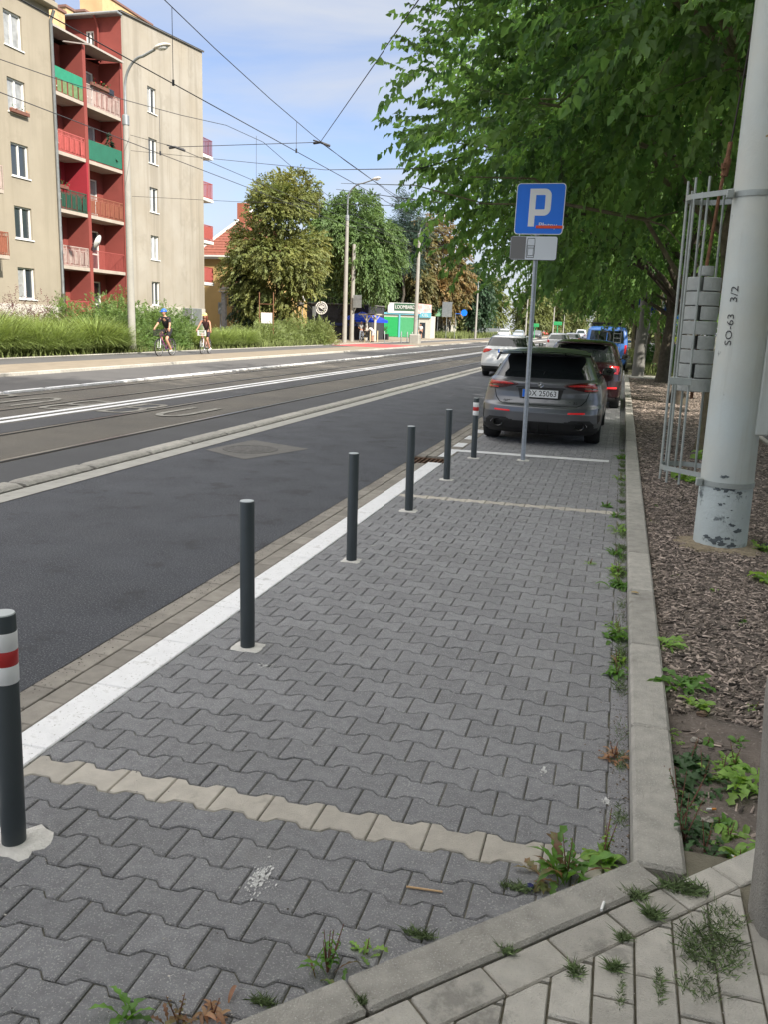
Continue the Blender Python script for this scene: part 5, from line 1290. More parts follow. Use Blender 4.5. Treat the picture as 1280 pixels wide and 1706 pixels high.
#      z    w     yr    yf    Rr   Rf
TH = [(.17, .80, .20, 4.10, .45, .6), (.24, .87, .08, 4.22, .5, .75), (.36, .893, .02, 4.30, .55, .85), (.50, .898, .0, 4.32, .62, .9), (.585, .897, .015, 4.32, .65, .9), (.63, .894, .075, 4.31, .70, .95),
      (.72, .888, .115, 4.26, .72, 1.0), (.80, .872, .12, 4.05, .74, 1.0), (.86, .858, .11, 3.75, .74, 1.0), (.93, .842, .105, 3.4, .72, 1.0), (.965, .825, .135, 3.2, .70, .9), (.99, .79, .19, 3.05, .66, .6),
      (1.06, .755, .265, 2.88, .62, .5), (1.20, .69, .40, 2.58, .62, .5), (1.32, .62, .53, 2.28, .62, .45), (1.375, .58, .60, 2.1, .6, .45), (1.405, .52, .68, 1.9, .55, .4), (1.425, .42, .82, 1.7, .5, .4), (1.435, .28, 1.0, 1.5, .25, .25), (1.438, .10, 1.15, 1.4, .1, .1)]
sh = CarShape(TH, 2.9)
WH = (.86, 3.55)
zs = np.concatenate([np.linspace(.17, 1.32, 92), np.linspace(1.33, 1.438, 16)])
LW = [(-.70, 1.002), (.70, 1.002), (.575, 1.315), (-.575, 1.315)]      # rear window
def cls_h(C):
    x, y, z = C.T; k = np.full(len(C), 'body', dtype='<U24')
    rearf = y < 1.0
    dif = (z < .395) & (y < .5) & (np.abs(x) < .80) & (z < .255+.14*np.clip((np.abs(x)-.0)/.25, 0, 1)*0+.34-.10*np.clip((.42-np.abs(x))/.2, -1, 0)*-1)
    k[(z < .30) & rearf & (np.abs(x) < .86)] = 'diffuser'
    k[in_poly(x, z, [(-.80, .25), (-.80, .36), (-.74, .405), (-.50, .415), (-.36, .37), (.36, .37), (.50, .415), (.74, .405), (.80, .36), (.80, .25)]) & rearf] = 'diffuser'
    k[(z < .215)] = 'diffuser'
    k[in_poly(x, z, LW) & (y < 1.3)] = 'rear_window'
    sd = (np.abs(x) > .45) & (y > .85)
    up = .965+.03*np.clip((y-1)/1.0, 0, 1)*0
    wl = (z > .992) & (z < 1.33)
    def sw(ya0, ya1, yb0, yb1): return sd & wl & (y > ya0+(z-.99)/.34*(ya1-ya0)) & (y < yb0+(z-.99)/.34*(yb1-yb0))
    for nm, q in (('side_window:1', sw(1.22, 1.42, 1.98, 1.96)), ('side_window:2', sw(2.06, 2.04, 2.86, 2.18)), ('side_window:0', sw(.92, 1.2, 1.16, 1.36))):
        k[q & (x > 0)] = nm+'r'; k[q & (x < 0)] = nm+'l'
    k[wl & (np.abs(x) < .66-(z-.99)*.32) & (y > 2.0)] = 'windscreen'
    k[arch_mask(C, sh, WH, .345) & (z < .68)] = ''
    return k
hero.scale = (1.015, 1, 1.0)
mp_paint = mat('paint_matt_grey', (.140, .146, .160), .30, metal=.5, var=.03, vscale=2, coat=.5)
pc = split_car(sh, zs, cls_h, dict(body=mp_paint, diffuser=m_blk, rear_window=m_cglass, side_window=m_cglass, windscreen=m_cglass), hero, 44, 70)
common_under(hero, 4.35, 1.79, WH); arches(hero, sh, WH, .345, mp_paint, .02)
for sg in (1, -1):
    for wy in WH: wheel(hero, sg*.775, wy, .325, .23, True, 5, sg)
    mirror(hero, sg*.80, 2.72, 1.02, sg, m_gblk)
side_seams(hero, sh, [[(1.02, .93), (1.16, .62), (1.22, .45), (1.24, .26)], [(2.02, .97), (2.02, .26)], [(3.02, .97), (3.05, .26)], [(1.02, .935), (3.02, .955)]])
# tail lamps: pointed inwards, wrapping the corner
LP = [(.305, .905), (.36, .93), (.52, .955), (.70, .965), (.80, .955), (.835, .90), (.845, .845), (.80, .815), (.68, .82), (.52, .85), (.38, .885)]
LPi = [(.325, .905), (.50, .925), (.66, .93), (.69, .87), (.55, .865), (.40, .888)]
for mir in (False, True):
    o = patch(hero, 'tail_light', sh, LP, m_lampd, .010, .008, mir=mir)
    patch(o, 'light_band', sh, [(.36, .912), (.55, .938), (.78, .944), (.815, .895), (.80, .875), (.62, .893), (.45, .895)], m_lamp, .0155, .008, mir=mir)
    patch(o, 'light_bar', sh, [(.62, .835), (.80, .832), (.83, .855), (.80, .866), (.62, .862)], m_lamp, .0155, .008, mir=mir)
    patch(hero, 'reflector', sh, [(.42, .502), (.66, .505), (.68, .52), (.66, .532), (.42, .53)], m_refl, .010, .006, mir=mir)
    patch(hero, 'air_outlet', sh, [(.845, .36), (.875, .40), (.885, .50), (.87, .57), (.845, .585), (.83, .50)], m_gblk, .004, .01, mir=mir)
    s_ = -1 if mir else 1
    o = MB(); y0 = float(sh.rear(.62, .33))
    for r0, r1 in ((.048, .058),): o.lathe([(r0, .06), (r0, -.02), (r1, -.026), (r1+.002, .06)], 24, ax='y', M=Matrix.Translation((s_*.595, y0-.01, .325)) @ Matrix.Diagonal((1.25, 1, .95, 1)))
    e = o.build('exhaust', m_gblk, hero, smooth=40)
    o = MB(); o.lathe([(.046, .02), (0, .02)], 20, ax='y', M=Matrix.Translation((s_*.595, y0-.01, .325)) @ Matrix.Diagonal((1.25, 1, .95, 1))); o.build('exhaust_bore', m_under, e)
    o = MB(); o.lathe([(.075, .01), (.077, -.012), (.082, -.014), (.084, .01)], 24, ax='y', M=Matrix.Translation((s_*.60, y0+.0, .325)) @ Matrix.Diagonal((1.35, 1, .72, 1)), t0=0, t1=PI); o.build('exhaust_trim', m_chrome, e, smooth=40)
# hatch outline, plate recess, plate, emblem, badge
b = MB(); ribbon(b, rear_line(sh, [(-.70, .83), (-.66, .70), (-.60, .635), (-.54, .612), (.54, .612), (.60, .635), (.66, .70), (.70, .83)]), .012, .003); b.build('hatch_gap', m_seam, hero)
b = MB(); ribbon(b, rear_line(sh, [(-.36, .865), (.36, .865)]), .010, .012); b.build('handle_edge', m_seam, hero)
patch(hero, 'plate_recess', sh, [(-.33, .70), (.33, .70), (.37, .85), (-.37, .85)], mat('paint_recess', (.05, .05, .052), .5, metal=.5), .002, .01)
number_plate(hero, .0, .782, .095, 'DX 25063')
em = MB(); yE = float(sh.rear(0, .915))-.012
em.lathe([(.034, -.004), (.040, -.006), (.040, .012), (.034, .01), (.034, -.004)], 28, (0, yE, .915), ax='y')
for k in range(3):
    t = R(90+120*k); c, s2_ = math.cos(t), math.sin(t); p = Vector((.036*c, 0, .036*s2_)); q = Vector((-.0065*s2_, 0, .0065*c)); o_ = Vector((0, yE-.003, .915))
    em.add([o_+q, o_+p, o_-q, o_+Vector((0, -.004, 0))], [(0, 1, 3), (1, 2, 3)])
em.build('emblem', m_chrome, hero)
text_obj('badge', 'A 35', .055, mat('badge_dark', (.03, .03, .03), .3), hero, facing(.48, float(sh.rear(.48, .66))-.004, .662), .002, sx=1.3)
text_obj('badge', 'AMG', .04, mat('badge_dark', (.03, .03, .03), .3), hero, facing(-.46, float(sh.rear(.46, .66))-.004, .662), .002, sx=1.9)
# spoiler: lip over the window on two struts with end plates
b = MB(); NS = 24; V = []; F = []
for i in range(NS+1):
    x = -.66+1.32*i/NS; q = abs(x)/.66; yb = .30+.13*q**3.0; zt = 1.372-.028*q**2.5
    V += [(x, yb+.42, zt+.045), (x, yb, zt), (x, yb-.004, zt-.012), (x, yb+.06, zt-.02), (x, yb+.42, zt-.02)]
for i in range(NS):
    for k in range(5): F.append((i*5+k, i*5+(k+1) % 5, (i+1)*5+(k+1) % 5, (i+1)*5+k))
F += [(0, 1, 2, 3, 4), tuple(NS*5+k for k in (4, 3, 2, 1, 0))]; b.add(V, F); b.build('roof_spoiler', mp_paint, hero, smooth=35, fixn=True)
b = MB(); V = []; F = []
for i in range(NS+1):
    x = -.675+1.35*i/NS; q = abs(x)/.675; yb = .20+.13*q**3.0; zt = 1.385-.035*q**2.5
    V += [(x, yb+.10, zt+.010), (x, yb, zt+.012), (x, yb-.002, zt+.002), (x, yb+.10, zt-.004)]
for i in range(NS):
    for k in range(4): F.append((i*4+k, i*4+(k+1) % 4, (i+1)*4+(k+1) % 4, (i+1)*4+k))
F += [(0, 1, 2, 3), tuple(NS*4+k for k in (3, 2, 1, 0))]; b.add(V, F)
for sg in (1, -1): b.prism([(sg*.67, .34, 1.352), (sg*.72, .36, 1.245), (sg*.715, .46, 1.24), (sg*.665, .50, 1.35)], (-.012*sg, 0, 0)); b.prism([(sg*.31-.006, .20, 1.388), (sg*.31-.006, .36, 1.36), (sg*.31-.006, .36, 1.34), (sg*.31-.006, .205, 1.372)], (.012, 0, 0))
b.build('spoiler_blade', m_gblk, hero, smooth=35, fixn=True)
b = MB(); b.tube([(.0, .262, 1.0), (.0, .247, 1.03), (.03, .30, 1.10)], .006, 5); b.build('wiper', m_blk, hero)
for k, x in enumerate((-.13, 0, .13)): 
    b = MB(); b.prism([(x, float(sh.rear(x, .3))-.02, .20), (x, float(sh.rear(x, .3))-.02, .34), (x, float(sh.rear(x, .3))+.05, .34), (x, float(sh.rear(x, .3))+.05, .20)], (.008, 0, 0)); b.build('diffuser_fin', m_gblk, hero)
# seats and head rests glimpsed through nothing: the glass is tinted dark

# ---------------- generic builder for the other cars
TG_ = dict(
 hatch=[(.18, .78, .16, 3.9, .4, .6), (.26, .85, .04, 4.02, .45, .7), (.45, .87, .0, 4.08, .5, .8), (.60, .872, .02, 4.08, .55, .8), (.72, .865, .06, 4.0, .55, .85), (.88, .845, .08, 3.6, .55, .8), (.96, .82, .10, 3.2, .55, .7), (1.02, .79, .16, 3.0, .5, .5), (1.2, .72, .28, 2.65, .45, .45), (1.38, .64, .40, 2.3, .45, .4), (1.44, .58, .50, 2.1, .45, .4), (1.475, .46, .66, 1.9, .4, .4), (1.49, .25, .9, 1.6, .2, .2)],
 estate=[(.18, .80, .18, 4.55, .4, .6), (.28, .88, .05, 4.72, .5, .8), (.48, .91, .0, 4.78, .55, .9), (.62, .91, .02, 4.76, .6, .9), (.76, .905, .06, 4.6, .6, .95), (.90, .88, .08, 4.1, .6, .9), (.98, .85, .10, 3.7, .6, .7), (1.04, .80, .15, 3.45, .55, .5), (1.2, .73, .26, 3.05, .5, .45), (1.38, .65, .40, 2.6, .5, .4), (1.43, .60, .50, 2.4, .5, .4), (1.465, .48, .62, 2.2, .45, .4), (1.48, .25, .85, 1.9, .2, .2)],
 suv=[(.20, .78, .16, 4.0, .4, .6), (.30, .86, .04, 4.12, .45, .7), (.50, .885, .0, 4.18, .5, .8), (.68, .888, .01, 4.18, .5, .8), (.85, .875, .03, 4.05, .5, .85), (1.0, .85, .06, 3.5, .5, .8), (1.07, .82, .10, 3.2, .5, .7), (1.12, .80, .15, 3.05, .5, .5), (1.3, .745, .25, 2.75, .48, .45), (1.47, .68, .36, 2.4, .48, .4), (1.54, .62, .46, 2.2, .48, .4), (1.575, .5, .62, 2.0, .4, .4), (1.59, .25, .9, 1.7, .2, .2)],
 van=[(.22, .84, .08, 4.9, .25, .5), (.35, .93, .0, 5.05, .22, .6), (.6, .95, .0, 5.1, .2, .7), (.95, .955, .0, 5.0, .2, .7), (1.15, .95, .01, 4.5, .2, .7), (1.3, .935, .03, 4.15, .2, .5), (1.6, .90, .07, 3.8, .2, .5), (1.82, .86, .11, 3.5, .22, .45), (1.92, .80, .16, 3.3, .25, .4), (1.965, .66, .25, 3.1, .3, .4), (1.975, .4, .5, 2.7, .3, .3)])
def make_car(kind, name, label, cat, loc, rz, pm_, zw, wins, wheels, txt=None, lamp=None, lowm=None, fine=1.0, group=None, glass=None, lowz=.34, flip=False, rw=None, roofrails=False):
    """zw: (z bottom, z top) of the glass; wins: side window y spans; rw: rear window half widths"""
    T = TG_[kind]; s = CarShape(T, 3.2); t = thing(name, label, cat, loc, rz, group)
    zt = T[-1][0]; zz = np.concatenate([np.linspace(T[0][0], zw[1]+.02, int(60*fine)), np.linspace(zw[1]+.03, zt, 10)])
    z0, z1 = zw; rb, rt = rw or (T[6][1]-.12, T[9][1]-.10)
    def cls(C):
        x, y, z = C.T; k = np.full(len(C), 'body', dtype='<U24')
        if lowm is not None: k[(z < lowz)] = 'bumper'
        k[(z < .25)] = 'bumper'
        h = (z-z0)/(z1-z0); inb = (z > z0) & (z < z1)
        k[inb & (y < 1.2) & (np.abs(x) < rb+(rt-rb)*h)] = 'rear_window'
        k[inb & (y > 2.2) & (np.abs(x) < rb+(rt-rb)*h)] = 'windscreen'
        for q, (a0, a1, c0, c1) in enumerate(wins):
            w = inb & (np.abs(x) > rb*.8) & (y > a0+(a1-a0)*h) & (y < c0+(c1-c0)*h); k[w & (x > 0)] = 'side_window:%dr' % q; k[w & (x < 0)] = 'side_window:%dl' % q
        k[arch_mask(C, s, wheels, .345) & (z < .68)] = ''
        return k
    gl = glass or m_cglass
    split_car(s, zz, cls, dict(body=pm_, bumper=lowm or m_blk, rear_window=gl, side_window=gl, windscreen=gl), t, int(24*fine), int(40*fine))
    L = T[3][3]; common_under(t, L, T[3][1]*2, wheels)
    arches(t, s, wheels, .345, lowm or pm_, .02 if lowm is None else .045)
    for sg in (1, -1):
        for wy in wheels: wheel(t, sg*(T[3][1]-.125), wy, .32, .21, False, 5, sg)
        mirror(t, sg*(T[6][1]), wins[-1][2]-.05, z0+.04, sg, pm_)
    if lamp:
        for mir in (False, True): patch(t, 'tail_light', s, lamp, m_lamp, .012, .012, mir=mir)
    if txt: number_plate(t, 0, TXTZ.get(kind, .8), float(s.rear(0, TXTZ.get(kind, .8)))-.01, txt)
    else: b = MB(); zc_ = TXTZ.get(kind, .8); yy = float(s.rear(0, zc_))-.012; b.bbox(-.26, .26, yy, yy+.01, zc_-.057, zc_+.057, .003); b.build('number_plate', m_plate, t)
    hlp = MB()
    for sg in (1, -1):
        zc_ = T[4][0]; hlp = MB(); x0 = sg*T[4][1]*.72; hlp.sphere((x0, float(s.front(x0, zc_))-.03, zc_-.02), .1, 10, 6, sc=(1.5, .7, .7)); hlp.build('headlight', m_hl, t, smooth=180)
    if roofrails:
        for sg in (1, -1): b = MB(); x = sg*(T[10][1]-.02); b.tube([(x, .75, zt-.05), (x, .95, zt+.01), (x, 2.3, zt+.01), (x, 2.5, zt-.05)], .016, 6); b.build('roof_rail', m_gblk, t)
    side_seams(t, s, [[(wins[0][2]+.05, z0-.02), (wins[0][2]+.05, .3)], [(wins[-1][2]+.02, z0-.04), (wins[-1][2]+.1, .3)]])
    return t, s
TXTZ = dict(hatch=.86, estate=.92, suv=.72, van=.9)
W3 = [(.75, 1.0, 1.15, 1.3), (1.25, 1.4, 1.95, 1.95), (2.02, 2.02, 2.95, 2.35)]
# dark cherry crossover in front of the hatchback
p_red = paint('dark_cherry', (.018, .005, .008), .35, .25)
rc, rs = make_car('suv', 'parked_car', 'glossy dark cherry red crossover parked in front of the grey hatchback', 'car', (-.83, 19.4, 0), R(-.5), p_red, (1.10, 1.46), W3, (.85, 3.4), lamp=None, fine=1.2, rw=(.70, .60), lowm=None)
for mir in (False, True):
    sg = -1 if mir else 1
    for a, c, nm in ((.62, .84, 'tail_light'),):
        o = patch(rc, nm, rs, [(.58, .84), (.80, .83), (.825, .93), (.81, 1.02), (.60, 1.03)], m_lamp, .012, .012, mir=mir)
        patch(o, 'light_centre', rs, [(.645, .89), (.76, .885), (.765, .98), (.65, .985)], p_red, .018, .012, mir=mir)
    patch(rc, 'reflector', rs, [(.55, .50), (.80, .50), (.80, .54), (.55, .54)], m_refl, .012, .01, mir=mir)
rc.scale = (1, 1, .96)
b = MB(); b.bbox(-.2, .2, float(rs.rear(0, .93))-.03, float(rs.rear(0, .93)), .915, .945, .006); b.build('chrome_bar', m_chrome, rc)
# a cardboard box and cloth seen behind its glass are dark shapes; the hatch lip
b = MB(); b.bbox(-.6, .6, .22, .42, 1.50, 1.53, .01); b.build('roof_spoiler', p_red, rc)
# white estate driving in the lane
p_wh = paint('white', (.66, .67, .68), 0, .3)
ec = gp(840, 629); lampE = [(.46, .98), (.70, 1.0), (.885, .96), (.895, .86), (.80, .84), (.58, .90)]
ev, es = make_car('estate', 'estate_car', 'white estate car with black lower bumper driving away in the near lane', 'car', (ec.x+.02, ec.y-.1, 0), R(.5), p_wh, (1.08, 1.40), [(.75, 1.0, 1.35, 1.4), (1.45, 1.5, 2.2, 2.15), (2.28, 2.22, 3.3, 2.65)], (.95, 3.75), 'DX 6318L', lampE, m_blk, 1.0, rw=(.72, .62), roofrails=True, lowz=.40)
b = MB(); b.bbox(-.42, .42, float(es.rear(0, .985))-.02, float(es.rear(0, .985)), .975, .99, .004); b.build('chrome_bar', m_chrome, ev)
# blue camper van parked with a roof rack and ladder
p_bl = paint('mid_blue', (.045, .14, .42), 0, .35)
vp = gp(1013, 607)
vb, vs = make_car('van', 'camper_van', 'mid blue camper van with a roof rack, rear ladder and dark rear windows', 'van', (-.72, 40.5, 0), R(-.5), p_bl, (1.22, 1.78), [(.4, .45, 1.7, 1.7), (1.85, 1.85, 2.9, 2.85), (3.05, 3.0, 4.1, 3.6)], (.9, 4.0), None, [(.82, .75), (.93, .75), (.92, 1.15), (.82, 1.15)], None, 1.0, rw=(.78, .72))
b = MB(); ribbon(b, rear_line(vs, [(0, .4), (0, 1.88)]), .02, .004); b.build('door_gap', p_bl, vb)
b = MB()
for x in (.30, .62): b.tube([(x, .0, .95), (x, -.06, 1.0), (x, -.02, 1.5), (x, .06, 1.9), (x, .2, 2.0)], .014, 6)
for z in (1.05, 1.25, 1.45, 1.65, 1.82): b.tube([(.30, -.045+.12*max(0, z-1.2), z), (.62, -.045+.12*max(0, z-1.2), z)], .012, 6)
b.build('ladder', m_rim, vb)
b = MB()
for x in (-.72, .72): b.tube([(x, .25, 2.12), (x, 3.2, 2.12)], .022, 6)
for y in (.25, .9, 1.6, 2.3, 3.0): b.tube([(-.72, y, 2.12), (.72, y, 2.12)], .018, 6)
for x in (-.72, .72):
    for y in (.3, 1.6, 3.0): b.tube([(x, y, 1.93), (x, y, 2.12)], .016, 6)
b.bbox(-.7, .7, .3, .34, 2.02, 2.1, .01); b.build('roof_rack', m_blk, vb)
b = MB(); b.tube([(.2, -.14, 1.15), (.2, -.14, 1.2)], .1, 6); b.lathe([(.24, -.02), (.30, -.02), (.31, 0), (.30, .02), (.24, .02), (.24, -.02)], 26, (-.12, -.12, 1.48), ax='y'); b.tube([(-.1, -.12, 1.48), (-.1, 0, 1.3)], .02, 6); b.build('bike_rack', m_blk, vb)
# other traffic
def far_car(kind, label, u, v, col, rz=0, nm='car', front=False, dx=0, **kw):
    p = gp(u, v); pn = paint(nm, col, 0, .35)
    z = {'hatch': (1.0, 1.38), 'estate': (1.04, 1.38), 'suv': (1.1, 1.46), 'van': (1.22, 1.78)}[kind]; ww = [(.75, 1.0, 1.9, 1.9), (2.0, 2.0, 3.0, 2.4)] if kind != 'van' else [(.4, .45, 1.7, 1.7), (3.05, 3.0, 4.1, 3.6)]
    L = TG_[kind][3][3]
    loc = (p.x+dx, p.y+(0 if not front else L), 0); t, s = make_car(kind, 'car' if kind != 'van' else 'van', label, 'car' if kind != 'van' else 'van', loc, R(rz)+(PI if front else 0), pn, z, ww, (.85, L-.75), None, [(.60, .78), (.80, .78), (.80, .98), (.62, .98)], None, .6, 'traffic further down the road', glass=m_cglass2, **kw)
    return t
far_car('hatch', 'small white hatchback driving away ahead of the dark red car', 928, 588, (.6, .6, .6), nm='offwhite')
far_car('suv', 'white car coming behind the white estate on the tram track side', 837, 566, (.62, .62, .63), nm='white2', front=True)
far_car('hatch', 'silver car partly hidden beside the blue van', 952, 580, (.35, .37, .4), nm='silver')
far_car('hatch', 'silver blue car just above the white estate roof', 862, 565, (.25, .30, .36), nm='silverblue', front=True)
far_car('hatch', 'dark car waiting further down beside the sign pole', 893, 564, (.04, .045, .05), nm='dark', front=True)
far_car('hatch', 'small red car in the far distance', 908, 559, (.4, .03, .02), nm='red2', front=True)
far_car('van', 'white delivery van with a blue field far ahead of the blue camper', 968, 566, (.55, .57, .62), nm='vanwhite')
# ================================================================ PLANTING ACROSS THE ROAD
m_og = mat('ornamental_grass', (.19, .25, .075), .8, attr='tone', attr_amt=.75, var=.2, vscale=2, trans=.2)
def grass_clump(name, label, loc, r, h, n, seed, m, group=None, w=.019, droop=1.0, cat='grass clump'):
    rng = np.random.default_rng(seed); az = rng.uniform(0, 2*np.pi, n); el = np.radians(rng.uniform(38, 86, n)); L = h*rng.uniform(.8, 1.35, n)
    b0 = np.stack([np.cos(az), np.sin(az)], 1)*(rng.random(n)**.6*r*.28)[:, None]; k = 6; V = np.zeros((n, k+1, 2, 3)); dirh = np.stack([np.cos(az), np.sin(az)], 1); side = np.stack([-np.sin(az), np.cos(az), 0*az], 1)
    for i in range(k+1):
        t = i/k; e = el-(droop*1.9*t**1.6)*rng.uniform(.75, 1.2, n)*.55
        if i == 0: P = np.concatenate([b0, np.zeros((n, 1))], 1)
        else: P = P+np.concatenate([dirh*np.cos(e)[:, None], np.sin(e)[:, None]], 1)*(L/k)[:, None]
        P[:, 2] = np.maximum(P[:, 2], .02); ww = w*(1-.85*t)
        V[:, i, 0] = P-side*ww; V[:, i, 1] = P+side*ww
    idx = np.arange(n)[:, None]*((k+1)*2)+np.arange(k)[None]*2
    F = np.stack([idx, idx+1, idx+3, idx+2], -1).reshape(-1, 4); tone = np.repeat(np.clip(rng.normal(.5, .2, n), 0, 1), k)
    o = npmesh(name, V.reshape(-1, 3), F, m, None, tone=tone); o.location = loc; return tag(o, label, cat, group)
GG = 'arching ornamental grass tussocks along the cycle path'
g0 = grass_clump('grass_tussock', 'large arching ornamental grass tussock nearest the left edge', (-21.6, 22.4, .07), 1.5, 1.5, 1500, 5, m_og, GG)
ks = 0
for row, (xx, y0, y1, st) in enumerate(((-21.4, 23.8, 33.0, 1.25), (-22.9, 23.2, 33.5, 1.3), (-24.4, 24, 33.5, 1.4))):
    y = y0
    while y < y1:
        c = g0.copy(); COL.objects.link(c); s_ = rnd.uniform(.8, 1.08)+.05*row; c.location = (xx+rnd.uniform(-.15, .15), y, .07); c.scale = (s_, s_, s_); c.rotation_euler = (0, 0, rnd.uniform(0, 6))
        c['label'] = 'arching grass tussock, %s from the left edge in the %s row' % (['first', 'second', 'third', 'fourth', 'fifth', 'sixth', 'seventh', 'eighth', 'ninth', 'tenth'][int(round((y-y0)/st))], ['front', 'middle', 'back'][row]); y += st; ks += 1
for k, y in enumerate((40.8, 42.0, 43.2, 44.5, 45.7, 47.0)):
    c = g0.copy(); COL.objects.link(c); c.location = (-21.3-.4*(k % 2), y, .07); c.scale = (.72,)*3; c.rotation_euler = (0, 0, k*1.1); c['label'] = 'smaller grass tussock beyond the cyclists, %s from their side' % ['first', 'second', 'third', 'fourth', 'fifth', 'sixth'][k]; c['group'] = 'small grass tussocks beyond the cyclists'
m_hedge = leafmat('leaf_hedge', (.12, .18, .05), .5, .25, (.08, .14, .04)); m_hedge2 = leafmat('leaf_hedge_far', (.15, .19, .065), .45, .25); m_purple = leafmat('leaf_barberry', (.10, .035, .035), .5, .15)
HG = 'shrubs planted below the beige block'
for i, (x, y, rx, ry, h, n) in enumerate(((-22.3, 34.9, 1.5, 1.6, 1.75, 1900), (-23.6, 36.8, 1.5, 1.7, 2.15, 1900), (-22.4, 37.9, 1.4, 1.5, 1.75, 1700), (-24.4, 33.8, 1.3, 1.4, 2.0, 1300), (-23.0, 40.2, 1.5, 1.6, 1.9, 1700), (-25.4, 38.5, 1.4, 1.8, 2.3, 1300), (-24.6, 42.4, 1.5, 1.6, 1.8, 1200), (-25.0, 45.2, 1.4, 1.7, 1.3, 1000))):
    shrub('garden_shrub', ['bright green bushy shrub directly right of the grass tussocks', 'tall shrub behind the first cyclist at the foot of the tall lamp mast', 'leafy shrub right behind the man on the bicycle', 'shrub rising behind the grass tussocks near the downpipe', 'shrub between the two cyclists', 'tall shrub against the red loggias', 'shrub just beyond the second cyclist', 'low shrub under the corner of the beige wall'][i], (x, y, .07), rx, ry, h, n, .085, m_hedge, 100+i, HG, n_leaf=9, ls=.3)
for i, (x, y) in enumerate(((-25.2, 31.2), (-25.0, 33.0))): shrub('barberry_shrub', ['dark red barberry shrub behind the grass tussocks', 'dark red barberry shrub in front of the downpipe'][i], (x, y, .07), 1.5, 1.2, 2.0-.15*i, 900, .06, m_purple, 120+i, n_leaf=7, ls=.4, up=1.2)
for i, (x, y, rx, ry, h) in enumerate(((-21.9, 50.5, 1.2, 2.4, 1.1), (-22.3, 54.5, 1.4, 2.6, 1.45), (-21.2, 57.6, 1.3, 2.0, 1.6), (-23.5, 49.0, 1.4, 1.6, .9), (-23.9, 56.5, 1.5, 2.0, 1.3))):
    shrub('garden_shrub', ['loose shrub with orange tinged tips beyond the small tussocks', 'feathery green shrub in front of the black pub wall', 'rounded feathery shrub at the foot of the concrete lamp mast', 'low green shrub below the scaffold frame', 'shrub filling in before the pub corner'][i], (x, y, .07), rx, ry, h, 1500, .10, m_hedge2, 130+i, HG+' and pub', n_leaf=9, ls=.4, up=1.1)
m_mead = mat('meadow_green', (.13, .16, .05), .9, attr='tone', attr_amt=.4, var=.3, vscale=.8)
def blades(name, x0, x1, y0, y1, n, h, seed, m, z=.07, w=.02):
    r = np.random.default_rng(seed); P = np.stack([r.uniform(x0, x1, n), r.uniform(y0, y1, n), np.full(n, z)], 1); a = r.uniform(0, 2*np.pi, n); hh = h*r.uniform(.4, 1.2, n)
    S = np.stack([np.cos(a), np.sin(a), 0*a], 1)*w; T = np.stack([r.normal(0, .3, n), r.normal(0, .3, n), np.ones(n)], 1)*hh[:, None]
    V = np.stack([P-S, P+S, P+T*.6+S*.7, P+T], 1).reshape(-1, 3); F = np.arange(n*4).reshape(-1, 4)
    o = npmesh(name, V, F, m, tone=r.random(n)); return tag(o, kind='stuff')
blades('meadow_grass', -28, -20.4, 46, 58, 9000, .45, 1, m_mead, w=.03); blades('meadow_grass', -27.5, -20.4, 18, 46, 9000, .3, 2, m_mead, w=.025)
blades('verge_grass', -26, -20.4, 112, 190, 12000, .9, 3, m_mead, w=.06); blades('verge_grass', .6, 2.3, 36, 80, 5000, .35, 4, m_mead, w=.02)
# ================================================================ PUB, KIOSK, FORECOURT
m_pub = mat('pub_black_cladding', (.03, .031, .036), .7, var=.3, vscale=3, bump=1.5, bscale=6)
PY = 80.0
a, c = on_y(456, 506, PY), on_y(597, 503, PY)
pub = thing('pub', 'low black clad pub wall carrying a round white line emblem', 'building', (a.x, PY, 0)); zt = a.z+.1
b = MB(); b.box(a.x, c.x+1, PY, PY+6, 0, zt)
r2 = random.Random(4)
for k in range(70):
    x = r2.uniform(a.x, c.x+.5); z = r2.uniform(.7, zt-.35); s = r2.uniform(.15, .4)
    pts = [(x+s*math.cos(t+.3)*r2.uniform(.7, 1.2), PY-.0, z+s*math.sin(t+.3)*.7) for t in [2*PI*i/7 for i in range(7)]]; b.prism(pts, (0, -.08*r2.random()-.02, 0))
b.build('wall', m_pub, pub, fixn=True)
b = MB(); b.bbox(a.x-.1, c.x+1.1, PY-.15, PY+6.1, zt, zt+.12, .02); b.build('roof', m_roofdark, pub)
b = MB(); b.bbox(a.x, c.x, PY-.12, PY-.02, 1.35, 1.62, .02); b.build('blue_strip', mat('dark_blue_board', (.02, .03, .12), .6), pub)
settle(pub)
lc_ = on_y(535, 513, 70.0); em = thing('round_emblem_sign', 'round white ring sign with a fish bone like figure in front of the pub wall', 'sign', (lc_.x, lc_.y, lc_.z)); RS = 10.5/ (F_PX/((lc_-Vector((0, 0, CAM_H))).dot(FWD)))
b = MB(); b.lathe([(0, .0), (RS*1.02, .0), (RS*1.02, .06), (0, .06)], 32, ax='y'); b.tube([(0, .1, -RS), (0, .1, -lc_.z)], .05, 6); b.build('disc', m_pub, em)
b = MB(); b.lathe([(RS*.88, -.03), (RS, -.03), (RS, 0), (RS*.88, 0), (RS*.88, -.03)], 40, ax='y'); b.lathe([(RS*.58, -.03), (RS*.67, -.03), (RS*.67, 0), (RS*.58, 0), (RS*.58, -.03)], 36, ax='y')
for k in range(5): 
    q = RS*(.5-.1*k); b.lathe([(q-.018, -.025), (q+.018, -.025), (q+.018, 0), (q-.018, 0)], 14, ax='y', t0=R(20), t1=R(150), c=(0, 0, -RS*.12))
b.tube([(-RS*.3, -.03, RS*.1), (RS*.42, -.03, -RS*.3)], .02, 5)
